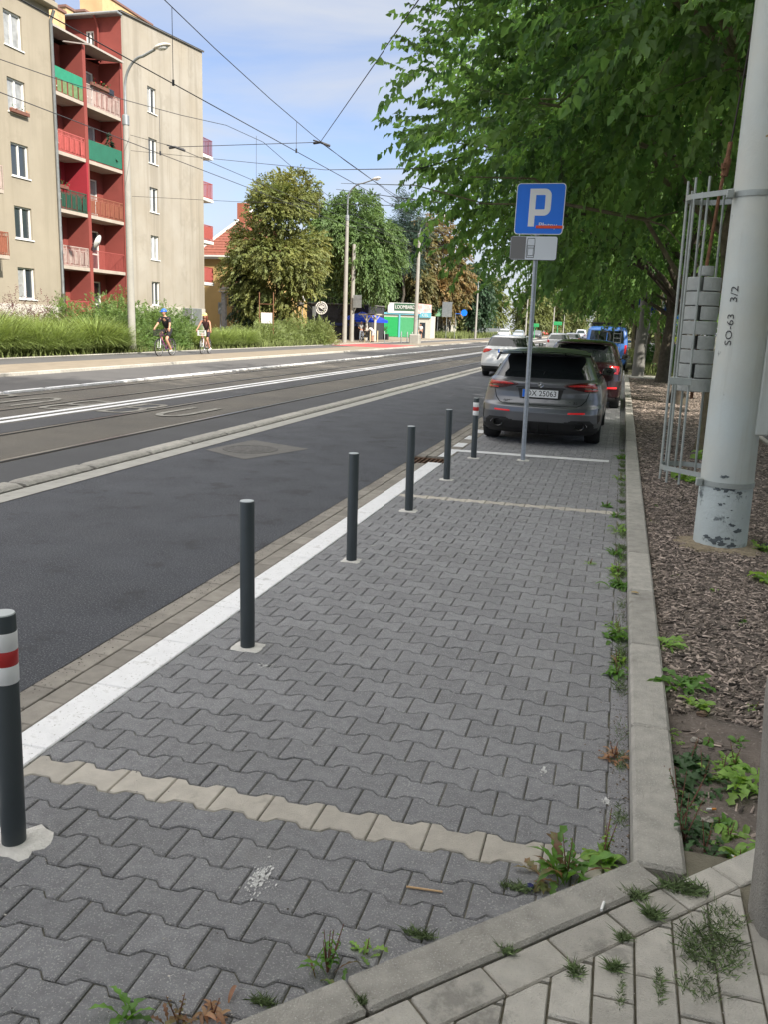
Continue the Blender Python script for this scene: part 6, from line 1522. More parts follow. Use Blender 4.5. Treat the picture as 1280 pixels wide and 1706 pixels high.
for k in range(16): 
    t = 2*PI*k/16
    if k % 8 in (0,): continue
    b.tube([(RS*.74*math.cos(t), -.02, RS*.74*math.sin(t)), (RS*.87*math.cos(t+.1), -.02, RS*.87*math.sin(t+.1))], .02, 4); 
b.build('ring', m_frame, em)
# rusty frame with a small banner
fr = on_y(443, 545, 50.5); t = thing('scaffold_frame', 'rusty ladder like steel frame holding a small white banner', 'frame', (fr.x, 50.5, .07)); hz = on_y(443, 487, 50.5).z-.07; b = MB()
for x in (-.48, .48): b.tube([(x, 0, 0), (x, 0, hz)], .03, 6)
for k in (.12, .3, .46, .62, .78): b.tube([(-.48, 0, hz*k), (.48, 0, hz*k)], .024, 6)
b.build('frame', m_rust, t); b = MB(); b.bbox(-.34, .42, -.05, -.04, hz*.42, hz*.62, .003); b.build('banner', m_frame, t)
# parasols and pergola
m_blcan = mat('canvas_blue', (.015, .06, .55), .7, var=.05, trans=.25)
def parasol(x, y, z, r, label):
    t = thing('parasol', label, 'parasol', (x, y, 0)); b = MB(); n = 8
    V = [(0, 0, z)]+[(r*math.cos(2*PI*k/n+.4), r*math.sin(2*PI*k/n+.4), z-.55) for k in range(n)]+[(r*math.cos(2*PI*k/n+.4), r*math.sin(2*PI*k/n+.4), z-.78) for k in range(n)]
    b.add(V, [(0, 1+k, 1+(k+1) % n) for k in range(n)]+[(1+k, 9+k, 9+(k+1) % n, 1+(k+1) % n) for k in range(n)]); b.build('canopy', m_blcan, t); b = MB(); b.tube([(0, 0, 0), (0, 0, z)], .04, 6); b.build('pole', m_frame, t)
p = on_y(603, 521, 77.5); parasol(p.x, 77.5, p.z+.1, 1.7, 'blue parasol nearest the grey backed sign'); p = on_y(620, 525, 78.5); parasol(p.x, 78.5, p.z+.1, 1.6, 'blue parasol beside the white pergola post')
m_wht = mat('white_timber', (.6, .58, .54), .7)
for k, (u, v) in enumerate(((611, 526), (625, 526))):
    p = on_y(u, v, 76); t = thing('pergola_post', ['white timber post with braces in front of the blue parasols', 'white timber post with braces just left of the kiosk'][k], 'post', (p.x, 76, .07)); b = MB(); z = p.z
    b.bbox(-.08, .08, -.08, .08, 0, z, .01); b.tube([(-.45, 0, z), (0, 0, z-.6)], .05, 5); b.tube([(.45, 0, z), (0, 0, z-.6)], .05, 5); b.bbox(-.8, .8, -.07, .07, z-.02, z+.1, .01); b.build('post', m_wht, t)
for k, u in enumerate((634, 640)):
    p = on_y(u, 560, 86); t = thing('planter', ['dark planter box with a small shrub left of the kiosk', 'dark planter box with grasses at the kiosk corner'][k], 'planter', (p.x, 86, .07)); b = MB(); b.bbox(-.5, .5, -.25, .25, 0, .6, .02); b.build('box', m_black, t)
    f = MB()
    for q in range(120):
        s = Vector((rnd.uniform(-.4, .4), rnd.uniform(-.2, .2), rnd.uniform(.6, 1.3))); f.poly([s, s+Vector((rnd.uniform(-.1, .1), .05, .12)), s+Vector((rnd.uniform(-.1, .1), -.05, .05))])
    f.build('foliage', m_hedge, t)
# kiosk with green shutters
KY = 106.0; kl, kr = on_y(637, 560, KY), on_y(695, 560, KY); kt = on_y(670, 524, KY).z; kx0, kx1 = kl.x, kr.x
ki = thing('kiosk', 'small kiosk with bright green shutters, light blue frames and a LOOMBARD sign', 'kiosk', ((kx0+kx1)/2, KY, 0))
m_gsh = mat('shutter_green', (.03, .42, .13), .5, var=.06, vscale=3); m_gsh2 = mat('shutter_green_pale', (.10, .42, .2), .5, var=.06, vscale=3); m_lblue = mat('frame_light_blue', (.15, .42, .52), .5); m_wall = mat('kiosk_wall', (.5, .48, .42), .8, var=.1)
b = MB(); b.box(kx0, kx1, KY, KY+3.5, 0, kt); b.build('wall', m_wall, ki)
for (xa, xb, mm) in ((kx0+.15, kx0+(kx1-kx0)*.50-.1, m_gsh), (kx0+(kx1-kx0)*.50+.1, kx1-.12, m_gsh2)):
    b = MB(); n = 22
    for k in range(n): z0 = .12+(kt-.45)*k/n; b.add([(xa, KY-.03, z0), (xb, KY-.03, z0), (xb, KY-.06, z0+(kt-.45)/n*.8), (xa, KY-.06, z0+(kt-.45)/n*.8), (xb, KY-.03, z0+(kt-.45)/n), (xa, KY-.03, z0+(kt-.45)/n)], [(0, 1, 2, 3), (3, 2, 4, 5)])
    b.build('shutter', mm, ki)
b = MB()
for x in (kx0, (kx0+kx1)/2, kx1): b.bbox(x-.1, x+.1, KY-.12, KY+.02, 0, kt, .01)
b.bbox(kx0-.12, kx1+.12, KY-.14, KY+3.6, kt-.02, kt+.22, .02); b.bbox(kx1-.05, kx1+.12, KY+3.3, KY+3.5, 0, kt, .01); b.build('frame', m_lblue, ki)
b = MB(); b.bbox(kx1+.1, kx1+1.7, KY+.4, KY+3, 0, kt-.1, .01); b.build('side_booth', m_wall, ki); b = MB(); b.bbox(kx1+.3, kx1+1.0, KY+.34, KY+.4, .1, 2.0, .01); b.build('door', m_pane, ki); b = MB(); b.bbox(kx1+.2, kx1+1.7, KY+.2, KY+.36, kt-.3, kt+.35, .01); fb = b.build('side_sign', m_lblue, ki); text_obj('side_text', 'CEL', .5, m_frame, fb, facing(kx1+.95, KY+.19, kt+.0), .01)
sz0, sz1 = on_y(680, 522, KY).z, on_y(680, 505, KY).z; sx0, sx1 = on_y(648, 512, KY).x, on_y(696, 512, KY).x
b = MB(); b.bbox(sx0, sx1, KY-.2, KY-.05, sz0, sz1, .01); b.bbox(sx0+.3, sx0+.4, KY-.1, KY, kt, sz0+.1); b.bbox(sx1-.4, sx1-.3, KY-.1, KY, kt, sz0+.1); sg_ = b.build('sign_board', m_frame, ki)
b = MB(); b.bbox(sx0+(sx1-sx0)*.22, sx1, KY-.22, KY-.2, sz0+(sz1-sz0)*.22, sz1-.06, .005); b.build('dark_field', mat('sign_dark_green', (.05, .12, .07), .5), sg_)
text_obj('sign_text', 'LOOMBARD', (sz1-sz0)*.52, m_frame, sg_, facing(sx0+(sx1-sx0)*.60, KY-.25, sz0+(sz1-sz0)*.58), .02, sx=(sx1-sx0)*.70/((sz1-sz0)*.52*5.6))
b = MB(); b.poly([(sx1, KY-.2, sz0), (sx1+1.6, KY+1.2, sz0), (sx1+1.6, KY+1.2, sz1-.1), (sx1, KY-.2, sz1)]); b.poly([(sx1+1.6, KY+1.2, sz0), (sx1, KY+.1, sz0), (sx1, KY+.1, sz1), (sx1+1.6, KY+1.2, sz1-.1)]); b.build('side_board', mat('sign_pink', (.55, .2, .2), .5, var=.5, vscale=2, col2=(.6, .45, .42)), ki)
settle(ki)
# low shops right of it
b = thing('low_shop', 'row of low pale shop fronts right of the kiosk', 'building', (-22, 122, 0)); q0, q1 = on_y(716, 555, 122), on_y(752, 555, 122); w_ = MB(); w_.box(q0.x, q1.x, 122, 126, 0, 3.0)
for k in range(5): x = q0.x+(q1.x-q0.x)*k/5; w_.bbox(x, x+.25, 121.8, 122, 0, 3.0, .01)
w_.build('wall', m_wall, b); w_ = MB(); w_.bbox(q0.x-.2, q1.x+.2, 121.6, 126.2, 3.0, 3.3, .02); w_.build('roof', m_frame, b); w_ = MB()
for k in range(5): x = q0.x+(q1.x-q0.x)*k/5; w_.poly([(x+.35, 121.98, .3), (x+(q1.x-q0.x)/5-.1, 121.98, .3), (x+(q1.x-q0.x)/5-.1, 121.98, 2.4), (x+.35, 121.98, 2.4)])
w_.build('shop_windows', m_pane, b); settle(b)
def far_fence():
    o = thing('picket_fence', 'grey picket fence beyond the shops beside the tall grass', 'fence', (-22.5, 130, 0)); b = MB(); 
    for k in range(60): y = k*.6; b.box(-.02, .02, y, y+.35, 0, 1.6)
    b.box(-.03, .0, 0, 36, .3, .4); b.box(-.03, .0, 0, 36, 1.3, 1.4); b.build('boards', m_gutter, o)
far_fence()
# far end of the street: tall pale buildings in the haze of leaves
for i, (x, y, w, d, h, col, lab) in enumerate(((14, 330, 26, 20, 24, (.5, .42, .36), 'pale pinkish block closing the far end of the road'), (-2, 420, 24, 20, 22, (.55, .52, .47), 'distant cream block at the end of the road'), (-46, 170, 18, 14, 14, (.45, .42, .36), 'beige block behind the far left trees'))):
    t = thing('distant_block', lab, 'building', (x, y, 0)); b = MB(); b.box(-w/2, w/2, 0, d, 0, h); b.build('wall', mat('far_wall%d' % i, col, .9, var=.1, vscale=.2), t); b = MB(); b.box(-w/2-.3, w/2+.3, -.3, d+.3, h, h+.5); b.build('roof', m_roofdark, t)
    for r_ in range(int(h/3)-1):
        b = MB()
        for c_ in range(int(w/3)-1): xx = -w/2+2+c_*3; b.box(xx, xx+1.3, -.05, -.01, 1.5+r_*3, 3+r_*3)
        b.build('window_row', m_pane, t)
# supermarket style green lights seen through leaves: plain green boards
for k, (u, v) in enumerate(((900, 550), (938, 547))):
    p = on_y(u-8, v-5, 150); b = MB(); b.bbox(-.7, .7, 0, .15, 0, .6, .05); b.tube([(0, .1, 0), (0, .1, -p.z)], .08, 6); o = b.build('green_board', mat('board_green', (.03, .30, .10), .5)); o.location = p; tag(o, ['bright green board on a post left in the far gap under the leaves', 'bright green board on a post right in the far gap under the leaves', 'low bright green board between the two others'][k], 'sign board')
# ================================================================ MASTS, LAMPS, WIRES
m_cmast = mat('concrete_mast', (.30, .29, .262), .85, var=.1, vscale=2, bump=.4, bscale=30, stains=((.22, .21, .19), 2, .6, .5)); m_lampshell = mat('lamp_shell', (.55, .52, .46), .5); m_lensl = mat('lamp_lens', (.6, .6, .58), .2)
def mast(name, label, x, y, hb, ht, r0, r1, arm=(2.4, 0), z0=0.0, lum=.75, rise=.9, base=False, col=None):
    t = thing(name, label, 'street lamp', (x, y, z0)); b = MB(); b.tube([(0, 0, -.1), (0, 0, hb*.5), (0, 0, hb)], [r0, (r0+r1)/2, r1], 16); b.build('mast', col or m_cmast, t, smooth=60)
    b = MB(); b.lathe([(r1+.03, hb-.25), (r1+.03, hb+.12), (r1*.7, hb+.16)], 14); b.build('collar', m_gutter, t, smooth=40)
    ax, ay = arm; P = [(0, 0, hb), (0, 0, ht-rise-.7)]
    for k in range(9):
        q = PI/2*k/8; P.append((ax*.62*(1-math.cos(q)), ay*.62*(1-math.cos(q)), ht-rise-.5+(rise+.3)*math.sin(q)))
    P.append((ax, ay, ht)); b = MB(); b.tube(P, [.055]*(len(P)), 10); b.build('arm', m_gutter, t, smooth=60)
    d = Vector((ax, ay, 0)).normalized(); M0 = Matrix.Translation((ax, ay, ht)) @ Matrix.Rotation(math.atan2(d.y, d.x), 4, 'Z') @ Matrix.Rotation(R(-6), 4, 'Y')
    b = MB(); V = []; F = []; prof = [(-.05, .05, .06), (.1, .12, .11), (.3, .16, .14), (.55, .17, .12), (lum-.08, .1, .07), (lum, .02, .03)]
    for px, wy, hz in prof:
        for k in range(12): q = 2*PI*k/12; V.append(M0 @ Vector((px, wy*math.cos(q), hz*math.sin(q)*(1 if math.sin(q) > 0 else .35)+.03)))
    for i in range(len(prof)-1):
        for k in range(12): F.append((i*12+k, i*12+(k+1) % 12, (i+1)*12+(k+1) % 12, (i+1)*12+k))
    F += [tuple(range(12)), tuple((len(prof)-1)*12+k for k in range(11, -1, -1))]; b.add(V, F); lo = b.build('lamp_head', m_lampshell, t, smooth=50, fixn=True)
    b = MB(); b.sphere((0, 0, 0), .14, 12, 8, sc=(1.7, .95, .6)); o = b.build('lens', m_lensl, lo, smooth=180); o.data.transform(M0 @ Matrix.Translation((.4, 0, -.03)))
    if base: b = MB(); b.bbox(-.45, .45, -.45, .45, 0, .9, .08); b.build('foot', m_cmast, t)
    return t
L0 = on_x(217, 480, -21.2); tp = on_x(262, 92, -21.2); d0 = L0.y; hb0 = on_x(209, 198, -21.2).z; dep0 = (L0-Vector((0, 0, CAM_H))).dot(FWD)
ht0 = on_x(262, 90, -19.8).z
mast('street_lamp', 'tall grey lamp mast with a curved arm in front of the beige wall', -21.2, d0, hb0, ht0, .175, .12, (1.6, -.25), .0, .8)
p1 = gp(573, 572); dp = (p1-Vector((0, 0, CAM_H))).dot(FWD); s1_ = F_PX/dp
mast('street_lamp', 'concrete lamp mast with a curved arm in front of the ash tree', p1.x, p1.y, on_y(576, 362, p1.y).z, on_y(605, 302, p1.y).z, .19, .12, (2.2, -.6))
p2 = gp(585, 570); s2_ = F_PX/(p2-Vector((0, 0, CAM_H))).dot(FWD); t = thing('tram_mast', 'slim pale mast without a lamp beside the concrete lamp mast', 'mast', (p2.x, p2.y, 0)); hm = on_y(587, 407, p2.y).z; b = MB(); b.tube([(0, 0, 0), (0, 0, hm)], [.19, .15], 12); b.build('shaft', m_cmast, t, smooth=60)
za, zb = on_y(597, 513, p2.y).z, on_y(597, 492, p2.y).z; xa = on_y(590, 500, p2.y).x-p2.x; b = MB(); b.tube([(.1, 0, za-.5), (xa, -.2, za-.45), (xa+.35, -.3, za+.2)], .045, 6); b.bbox(xa, xa+.75, -.36, -.33, za, zb, .01); b.build('sign_back', m_gutter, t)
p3 = gp(692, 574); dp3 = (p3-Vector((0, 0, CAM_H))).dot(FWD); s3_ = F_PX/dp3
mast('street_lamp', 'concrete lamp mast with a square foot in front of the kiosk', p3.x, p3.y, on_y(698, 392, p3.y).z, on_y(715, 363, p3.y).z, .19, .13, (1.7, -.5), base=True)
p4 = gp(798, 562); dp4 = (p4-Vector((0, 0, CAM_H))).dot(FWD); s4_ = F_PX/dp4
for k, (x, y, h, lab) in enumerate(((-19.8, 118, 8.6, 'pale mast beside the far left shrubs'), (-17.5, 160, 9, 'thin pale mast beside the oncoming cars'), (-14.9, 190, 9, 'thin pale mast far down the road'), (-16, 240, 9, 'farthest thin mast on the left side of the road'))):
    mast('street_lamp', lab+' with a lamp arm', x, y, h-1.5, h+.8, .17, .1, (1.6, -.3))
# right hand masts among the trees
q = gp(1063, 629); b = MB(); b.tube([(0, 0, 0), (.02, 0, 2), (.12, 0, 7.5)], [.24, .225, .17], 18); b.lathe([(.205, 5.6), (.215, 5.6), (.215, 5.75), (.205, 5.75)], 18); o = b.build('concrete_mast', mat('concrete_mast_grey', (.17, .165, .155), .9, var=.12, vscale=3, bump=.6, bscale=30), smooth=60); o.location = (q.x, q.y, 0); tag(o, 'thick grey concrete mast at the end of the bark bed', 'mast')
# wires
m_wire = mat('wire', (.03, .03, .035), .6)
def wire(name, label, P, r=.009, group='overhead tram wires'):
    b = MB(); b.tube(P, r, 5, cap=False); return tag(b.build(name, m_wire), label, 'wire', group)
def catenary(x, zc, label, hs, label2):
    ys = [-10+30*k for k in range(9)]; tag_ = []
    P = [(x, y, zc) for y in range(-10, 240, 10)]; wire('contact_wire', label, P, .009)
    P2 = []; 
    for y in np.arange(-10, 240, 2.5): t = ((y+hs) % 34)/34; P2.append((x, y, zc+.35+1.25*(2*t-1)**2))
    wire('messenger_wire', label2, P2, .008)
    k = 0; ORD = ['first', 'second', 'third', 'fourth', 'fifth', 'sixth', 'seventh', 'eighth', 'ninth', 'tenth', 'eleventh', 'twelfth', 'thirteenth', 'fourteenth', 'fifteenth', 'sixteenth', 'seventeenth', 'eighteenth', 'nineteenth', 'twentieth', 'last but one', 'last']
    for y in np.arange(8, 125, 5.5):
        t = ((y+hs) % 34)/34; zz = zc+.35+1.25*(2*t-1)**2
        if zz-zc > .5: k += 1; b = MB(); b.tube([(x, y, zc), (x, y, zz)], .006, 4); b.tube([(x, y, zc-.03), (x, y, zc+.06)], .022, 5); tag(b.build('dropper_wire', m_wire), ORD[k-1]+' thin dropper wire from the near end over the '+('nearer' if x > -9 else 'farther')+' tram track', 'wire', 'droppers of the '+('nearer' if x > -9 else 'farther')+' tram line')
catenary(-7.55, 5.45, 'straight contact wire over the nearer tram track', 24, 'sagging messenger wire over the nearer tram track')
catenary(-11.0, 5.45, 'straight contact wire over the farther tram track', 10, 'sagging messenger wire over the farther tram track')
def through(pts, X): return [on_x(u, v, x) for (u, v), x in zip(pts, X)]
P = through([(216, 251), (291, 245)], (-21.0, -12.5)); j1 = onp(533, 236, 1, 24)
jA = onp(291, 245, 0, -12.2); jB = onp(533, 237, 0, -8.3)
wire('span_wire', 'upper span wire from the tall lamp mast across to the tree', [(-21.0, d0, onp(213, 225, 1, d0).z), jA, jB], .009)
wire('pull_off_wire', 'wire rising from the span junction to the top of the picture', [jB, onp(698, 0, 1, 12.0), (5.0, 3.5, 12)], .009)
wire('feeder_wire', 'wire running from the span junction down along the far track', [jB, onp(600, 285, 0, -8.6), onp(667, 335, 0, -8.8), (-8.8, 120, 6.4)], .009)
wire('feeder_wire', 'wire running from the left junction towards the linden tree', [jA, onp(427, 303, 0, -12.6), (-12.8, 120, 6.5)], .009)
wire('span_wire', 'middle span wire through the contact wires below the junction', [(-21.0, d0, onp(214, 251, 1, d0).z), onp(541, 283, 0, -8.0), onp(700, 281, 0, -3.0), (2, 23, 7.6)], .008)
wire('span_wire', 'lowest span wire across the beige wall', [(-21.0, d0, onp(218, 327, 1, d0).z), onp(393, 336, 0, -15), onp(720, 344, 0, -4.5), (2, 50, 9)], .008)
for j, l_ in ((jA, 'left'), (jB, 'right')):
    b = MB(); b.tube([j+Vector((-.22, .1, .0)), j, j+Vector((.25, .1, -.08))], .035, 6); b.tube([j+Vector((-.1, -.25, 0)), j+Vector((.1, .3, 0))], .02, 5); tag(b.build('insulator', m_wire), 'dark insulator joint at the '+l_+' junction of the overhead wires', 'insulator')
wire('span_wire', 'span wire between the far lamp masts above the road', [(p1.x, p1.y, 9.2), (-9, p1.y+2, 8.6), (2, p1.y+4, 9.2)], .012)
wire('span_wire', 'farther span wire over the road near the kiosk mast', [(p3.x, p3.y, 8.6), (-9, p3.y+3, 8.0), (1.5, p3.y+6, 8.6)], .014)
# ================================================================ FAR SIGNS, BOLLARDS
def board(name, label, u, v0, v1, w, h, Y, m, face=None, polex=0, base=None, cat='sign'):
    c = on_y(u, (v0+v1)/2, Y); t = thing(name, label, cat, (c.x, Y, 0)); b = MB(); b.bbox(-w/2, w/2, -.02, .0, c.z-h/2, c.z+h/2, .004); b.build('panel', m, t); b = MB(); b.tube([(polex, .04, 0), (polex, .04, c.z+h/2*.9)], .035, 6); b.build('pole', m_gutter, t); return t, c
t, c = board('bus_stop_sign', 'narrow white and grey stop sign on a pole in front of the pub', 503, 488, 500, .5, .7, 66, m_frame); b = MB(); b.bbox(-.45, .15, -.02, 0, c.z-.8, c.z-.42, .004); b.build('lower_panel', m_sgray, t)
board('street_sign', 'small grey sign back on a pole beside the round emblem', 523, 513, 524, .3, .75, 66, m_gutter)
board('road_sign_back', 'large grey sign back on a pole beyond the kiosk', 746, 505, 526, 1.3, 1.9, 110, m_gutter)
board('information_board', 'green and white board right of the kiosk', 731, 512, 526, 1.0, 1.3, 118, mat('board_mint', (.25, .5, .3), .6))
t, c = board('round_road_sign', 'round blue sign on a bent pole beyond the kiosk', 760, 520, 524, .05, .1, 112, m_gutter); b = MB(); b.lathe([(0, 0), (.42, 0), (.42, .03), (0, .03)], 20, (1.15, -.03, c.z+.1), ax='y'); b.tube([(0, .04, c.z-.05), (1.15, .04, c.z-.05)], .03, 5); b.build('disc', m_blue, t)
board('road_sign_back', 'wide grey sign back on a pole far left of the oncoming cars', 811, 529, 534, 1.6, .7, 140, m_gutter)
board('street_sign', 'tall pale sign strip on a pole before the yellow house', 366, 507, 520, .28, .8, 56, m_gutter)
for k, u in enumerate((641, 669, 679, 687, 607, 616, 628)):
    p = gp(u, 573 if k < 4 else 571); b = MB(); b.lathe([(.05, 0), (.05, .95), (.03, 1.0), (0, 1.0)], 10); o = b.build('small_post', m_gutter if k < 4 else mat('post_yellowish', (.5, .42, .25), .7), smooth=40); o.location = p+Vector((0, 0, .07)); tag(o, ['leftmost low slim grey post on the kiosk forecourt', 'low slim grey post just left of the kiosk mast', 'low slim grey post close beside the kiosk mast', 'low slim grey post hidden most by the kiosk mast', 'low pale post in front of the standing man', 'low pale post between the man and the pushchair', 'low pale post right of the bending woman'][k], 'post', 'low forecourt posts' if k < 4 else 'low pale posts by the people')
cb = on_x(338, 523, -24.6); b = MB(); b.bbox(-.35, .35, -.6, .6, 0, 2.2, .03); o = b.build('utility_cabinet', m_gutter); o.location = (-25.6, 47.6, 0); tag(o, 'grey utility cabinet below the corner of the beige wall', 'cabinet')
# blue direction sign on the right
Y = 45; a, c = on_y(1060, 503, Y), on_y(1111, 524, Y); t = thing('direction_sign', 'dark blue direction sign with white arrows among the right hand trees', 'road sign', ((a.x+c.x)/2, Y, .05)); w = c.x-a.x; z0, z1 = c.z-.05, a.z-.05
b = MB(); b.bbox(-w/2, w/2+.0, -.02, 0, z0, z1+.15, .01); b.build('panel', mat('sign_navy', (.01, .04, .26), .5), t); b = MB(); b.box(-w/2, w/2, -.026, -.02, z0+.02, z0+.05); b.box(-.02, .01, -.026, -.02, z0+.1, z0+.35); b.box(-.02, .01, -.026, -.02, z0+.5, z1)
def arrow(b, x, z, ang, L=.42, w=.12):
    c_, s_ = math.cos(ang), math.sin(ang); T = lambda p, q: (x+p*c_-q*s_, -.027, z+p*s_+q*c_)
    b.poly([T(0, -w/2), T(L*.5, -w/2), T(L*.5, -w), T(L, 0), T(L*.5, w), T(L*.5, w/2), T(0, w/2)])
arrow(b, w*.36, z0+.28, PI/2, .72, .17); arrow(b, w*.36, z0+.42, PI, .5, .16); b.build('arrows', m_w, t)
text_obj('sign_lines', 'A\nBUS\nPlac', .22, m_w, t, facing(-w*.28, -.028, (z0+z1)/2+.05), .002)
b = MB(); b.tube([(-.1, .06, 0), (.05, .06, z1)], .04, 8); b.build('pole', m_galv, t)
Y = 78; p = on_y(1126, 535, Y); t = thing('small_blue_sign', 'small blue sign with a white arrow behind the person in the yellow vest', 'road sign', (p.x, Y, .03)); b = MB(); b.bbox(-.4, .4, -.02, 0, p.z-.4, p.z+.5, .01); b.build('panel', m_blue, t); b = MB(); b.poly([(-.3, -.025, p.z-.25), (.3, -.025, p.z-.25), (0, -.025, p.z+.4)]); b.build('arrow', m_w, t); b = MB(); b.tube([(0, .05, 0), (0, .05, p.z+.4)], .04, 6); b.build('pole', m_galv, t)
# ================================================================ PEOPLE AND BICYCLES
m_skin = mat('skin', (.50, .27, .18), .6, var=.05, vscale=10); m_skin_t = mat('skin_tanned', (.45, .22, .14), .6, var=.05, vscale=10)
def skin_mesh(V, E, Rr, root=0):
    me = bpy.data.meshes.new('tmp'); me.from_pydata(V, E, []); o = bpy.data.objects.new('tmp', me); COL.objects.link(o)
    md = o.modifiers.new('s', 'SKIN'); md.use_smooth_shade = True; sd = o.modifiers.new('d', 'SUBSURF'); sd.levels = 1; sd.render_levels = 1
    for i, r in enumerate(Rr): me.skin_vertices[0].data[i].radius = (r, r) if not isinstance(r, tuple) else r
    me.skin_vertices[0].data[root].use_root = True
    dg = bpy.context.evaluated_depsgraph_get(); dg.update(); m2 = bpy.data.meshes.new_from_object(o.evaluated_get(dg)); bpy.data.objects.remove(o); return m2
def join_body(name, m2, extra, mats, parent):
    """skinned body plus extra MB (head, fingers) as one mesh"""
    bm = bmesh.new(); bm.from_mesh(m2); n = len(bm.faces)
    for f in bm.faces: f.material_index = 0; f.smooth = True
    vs = [bm.verts.new(v) for v in extra.v]
    for f, mi in zip(extra.f, extra.m):
        try: q = bm.faces.new([vs[i] for i in f]); q.material_index = mi; q.smooth = True
        except ValueError: pass
    me = bpy.data.meshes.new(name); bm.to_mesh(me); bm.free()
    for m in mats: me.materials.append(m)
    return link(name, me, parent)
def head(b, c, face, r=.098, mi=0, eye=1):
    """egg shaped head with nose, ears, eyes, mouth; face = forward direction"""
    f = Vector(face).normalized(); rt = f.cross(Vector((0, 0, 1))).normalized(); up = rt.cross(f); c = Vector(c); M_ = Matrix((rt, f, up)).transposed()
    T = lambda p: c+M_ @ Vector(p)
    n, m = 14, 10; V = []; F = []
    for i in range(m+1):
        t = PI*i/m; z = -math.cos(t); s = math.sin(t); k = 1-.22*max(0, -z)**1.5
        for j in range(n): a = 2*PI*j/n; V.append(T((r*.78*s*k*math.cos(a), r*.95*s*k*math.sin(a)+(.02 if z < 0 and math.sin(a) > 0 else 0)*s, r*1.22*z)))
    for i in range(m):
        for j in range(n): F.append((i*n+j, i*n+(j+1) % n, (i+1)*n+(j+1) % n, (i+1)*n+j))
    b.add(V, F, mi)
    b.add([T((-.014, r*.86, -.03)), T((.014, r*.86, -.03)), T((0, r*.88, .015)), T((0, r*1.16, -.022))], [(0, 1, 3), (1, 2, 3), (2, 0, 3)], mi)
    for s in (1, -1):
        b.sphere(T((s*r*.78, 0, -.005)), .02, 6, 5, mi); b.sphere(T((s*.033, r*.84, .012)), .0095, 6, 5, eye)
    b.add([T((-.024, r*.86, -.062)), T((.024, r*.86, -.062)), T((.02, r*.87, -.052)), T((-.02, r*.87, -.052))], [(0, 1, 2, 3)], eye)
def hand(b, w, d, up, mi=0, curl=.6, sg=1):
    """palm and five bent fingers starting at wrist w pointing d"""
    w = Vector(w); d = Vector(d).normalized(); up = Vector(up); s = d.cross(up).normalized(); up = s.cross(d)
    b.tube([w-d*.02, w+d*.035, w+d*.085], [.024, .034, .028], 7, mi)
    for k, L in enumerate((.068, .078, .072, .058)):
        p = w+d*.085+s*(-.027+.018*k); q = p+(d*math.cos(curl*.6)-up*math.sin(curl*.6))*L*.5; e = q+(d*math.cos(curl*1.6)-up*math.sin(curl*1.6))*L*.5; b.tube([p, q, e], [.0095, .009, .007], 5, mi)
    p = w+d*.035-s*.03*sg; q = p+(d*.6-s*.5*sg-up*.2)*.045; b.tube([p, q, q+(d*.8-up*.5)*.03], [.011, .0105, .008], 5, mi)
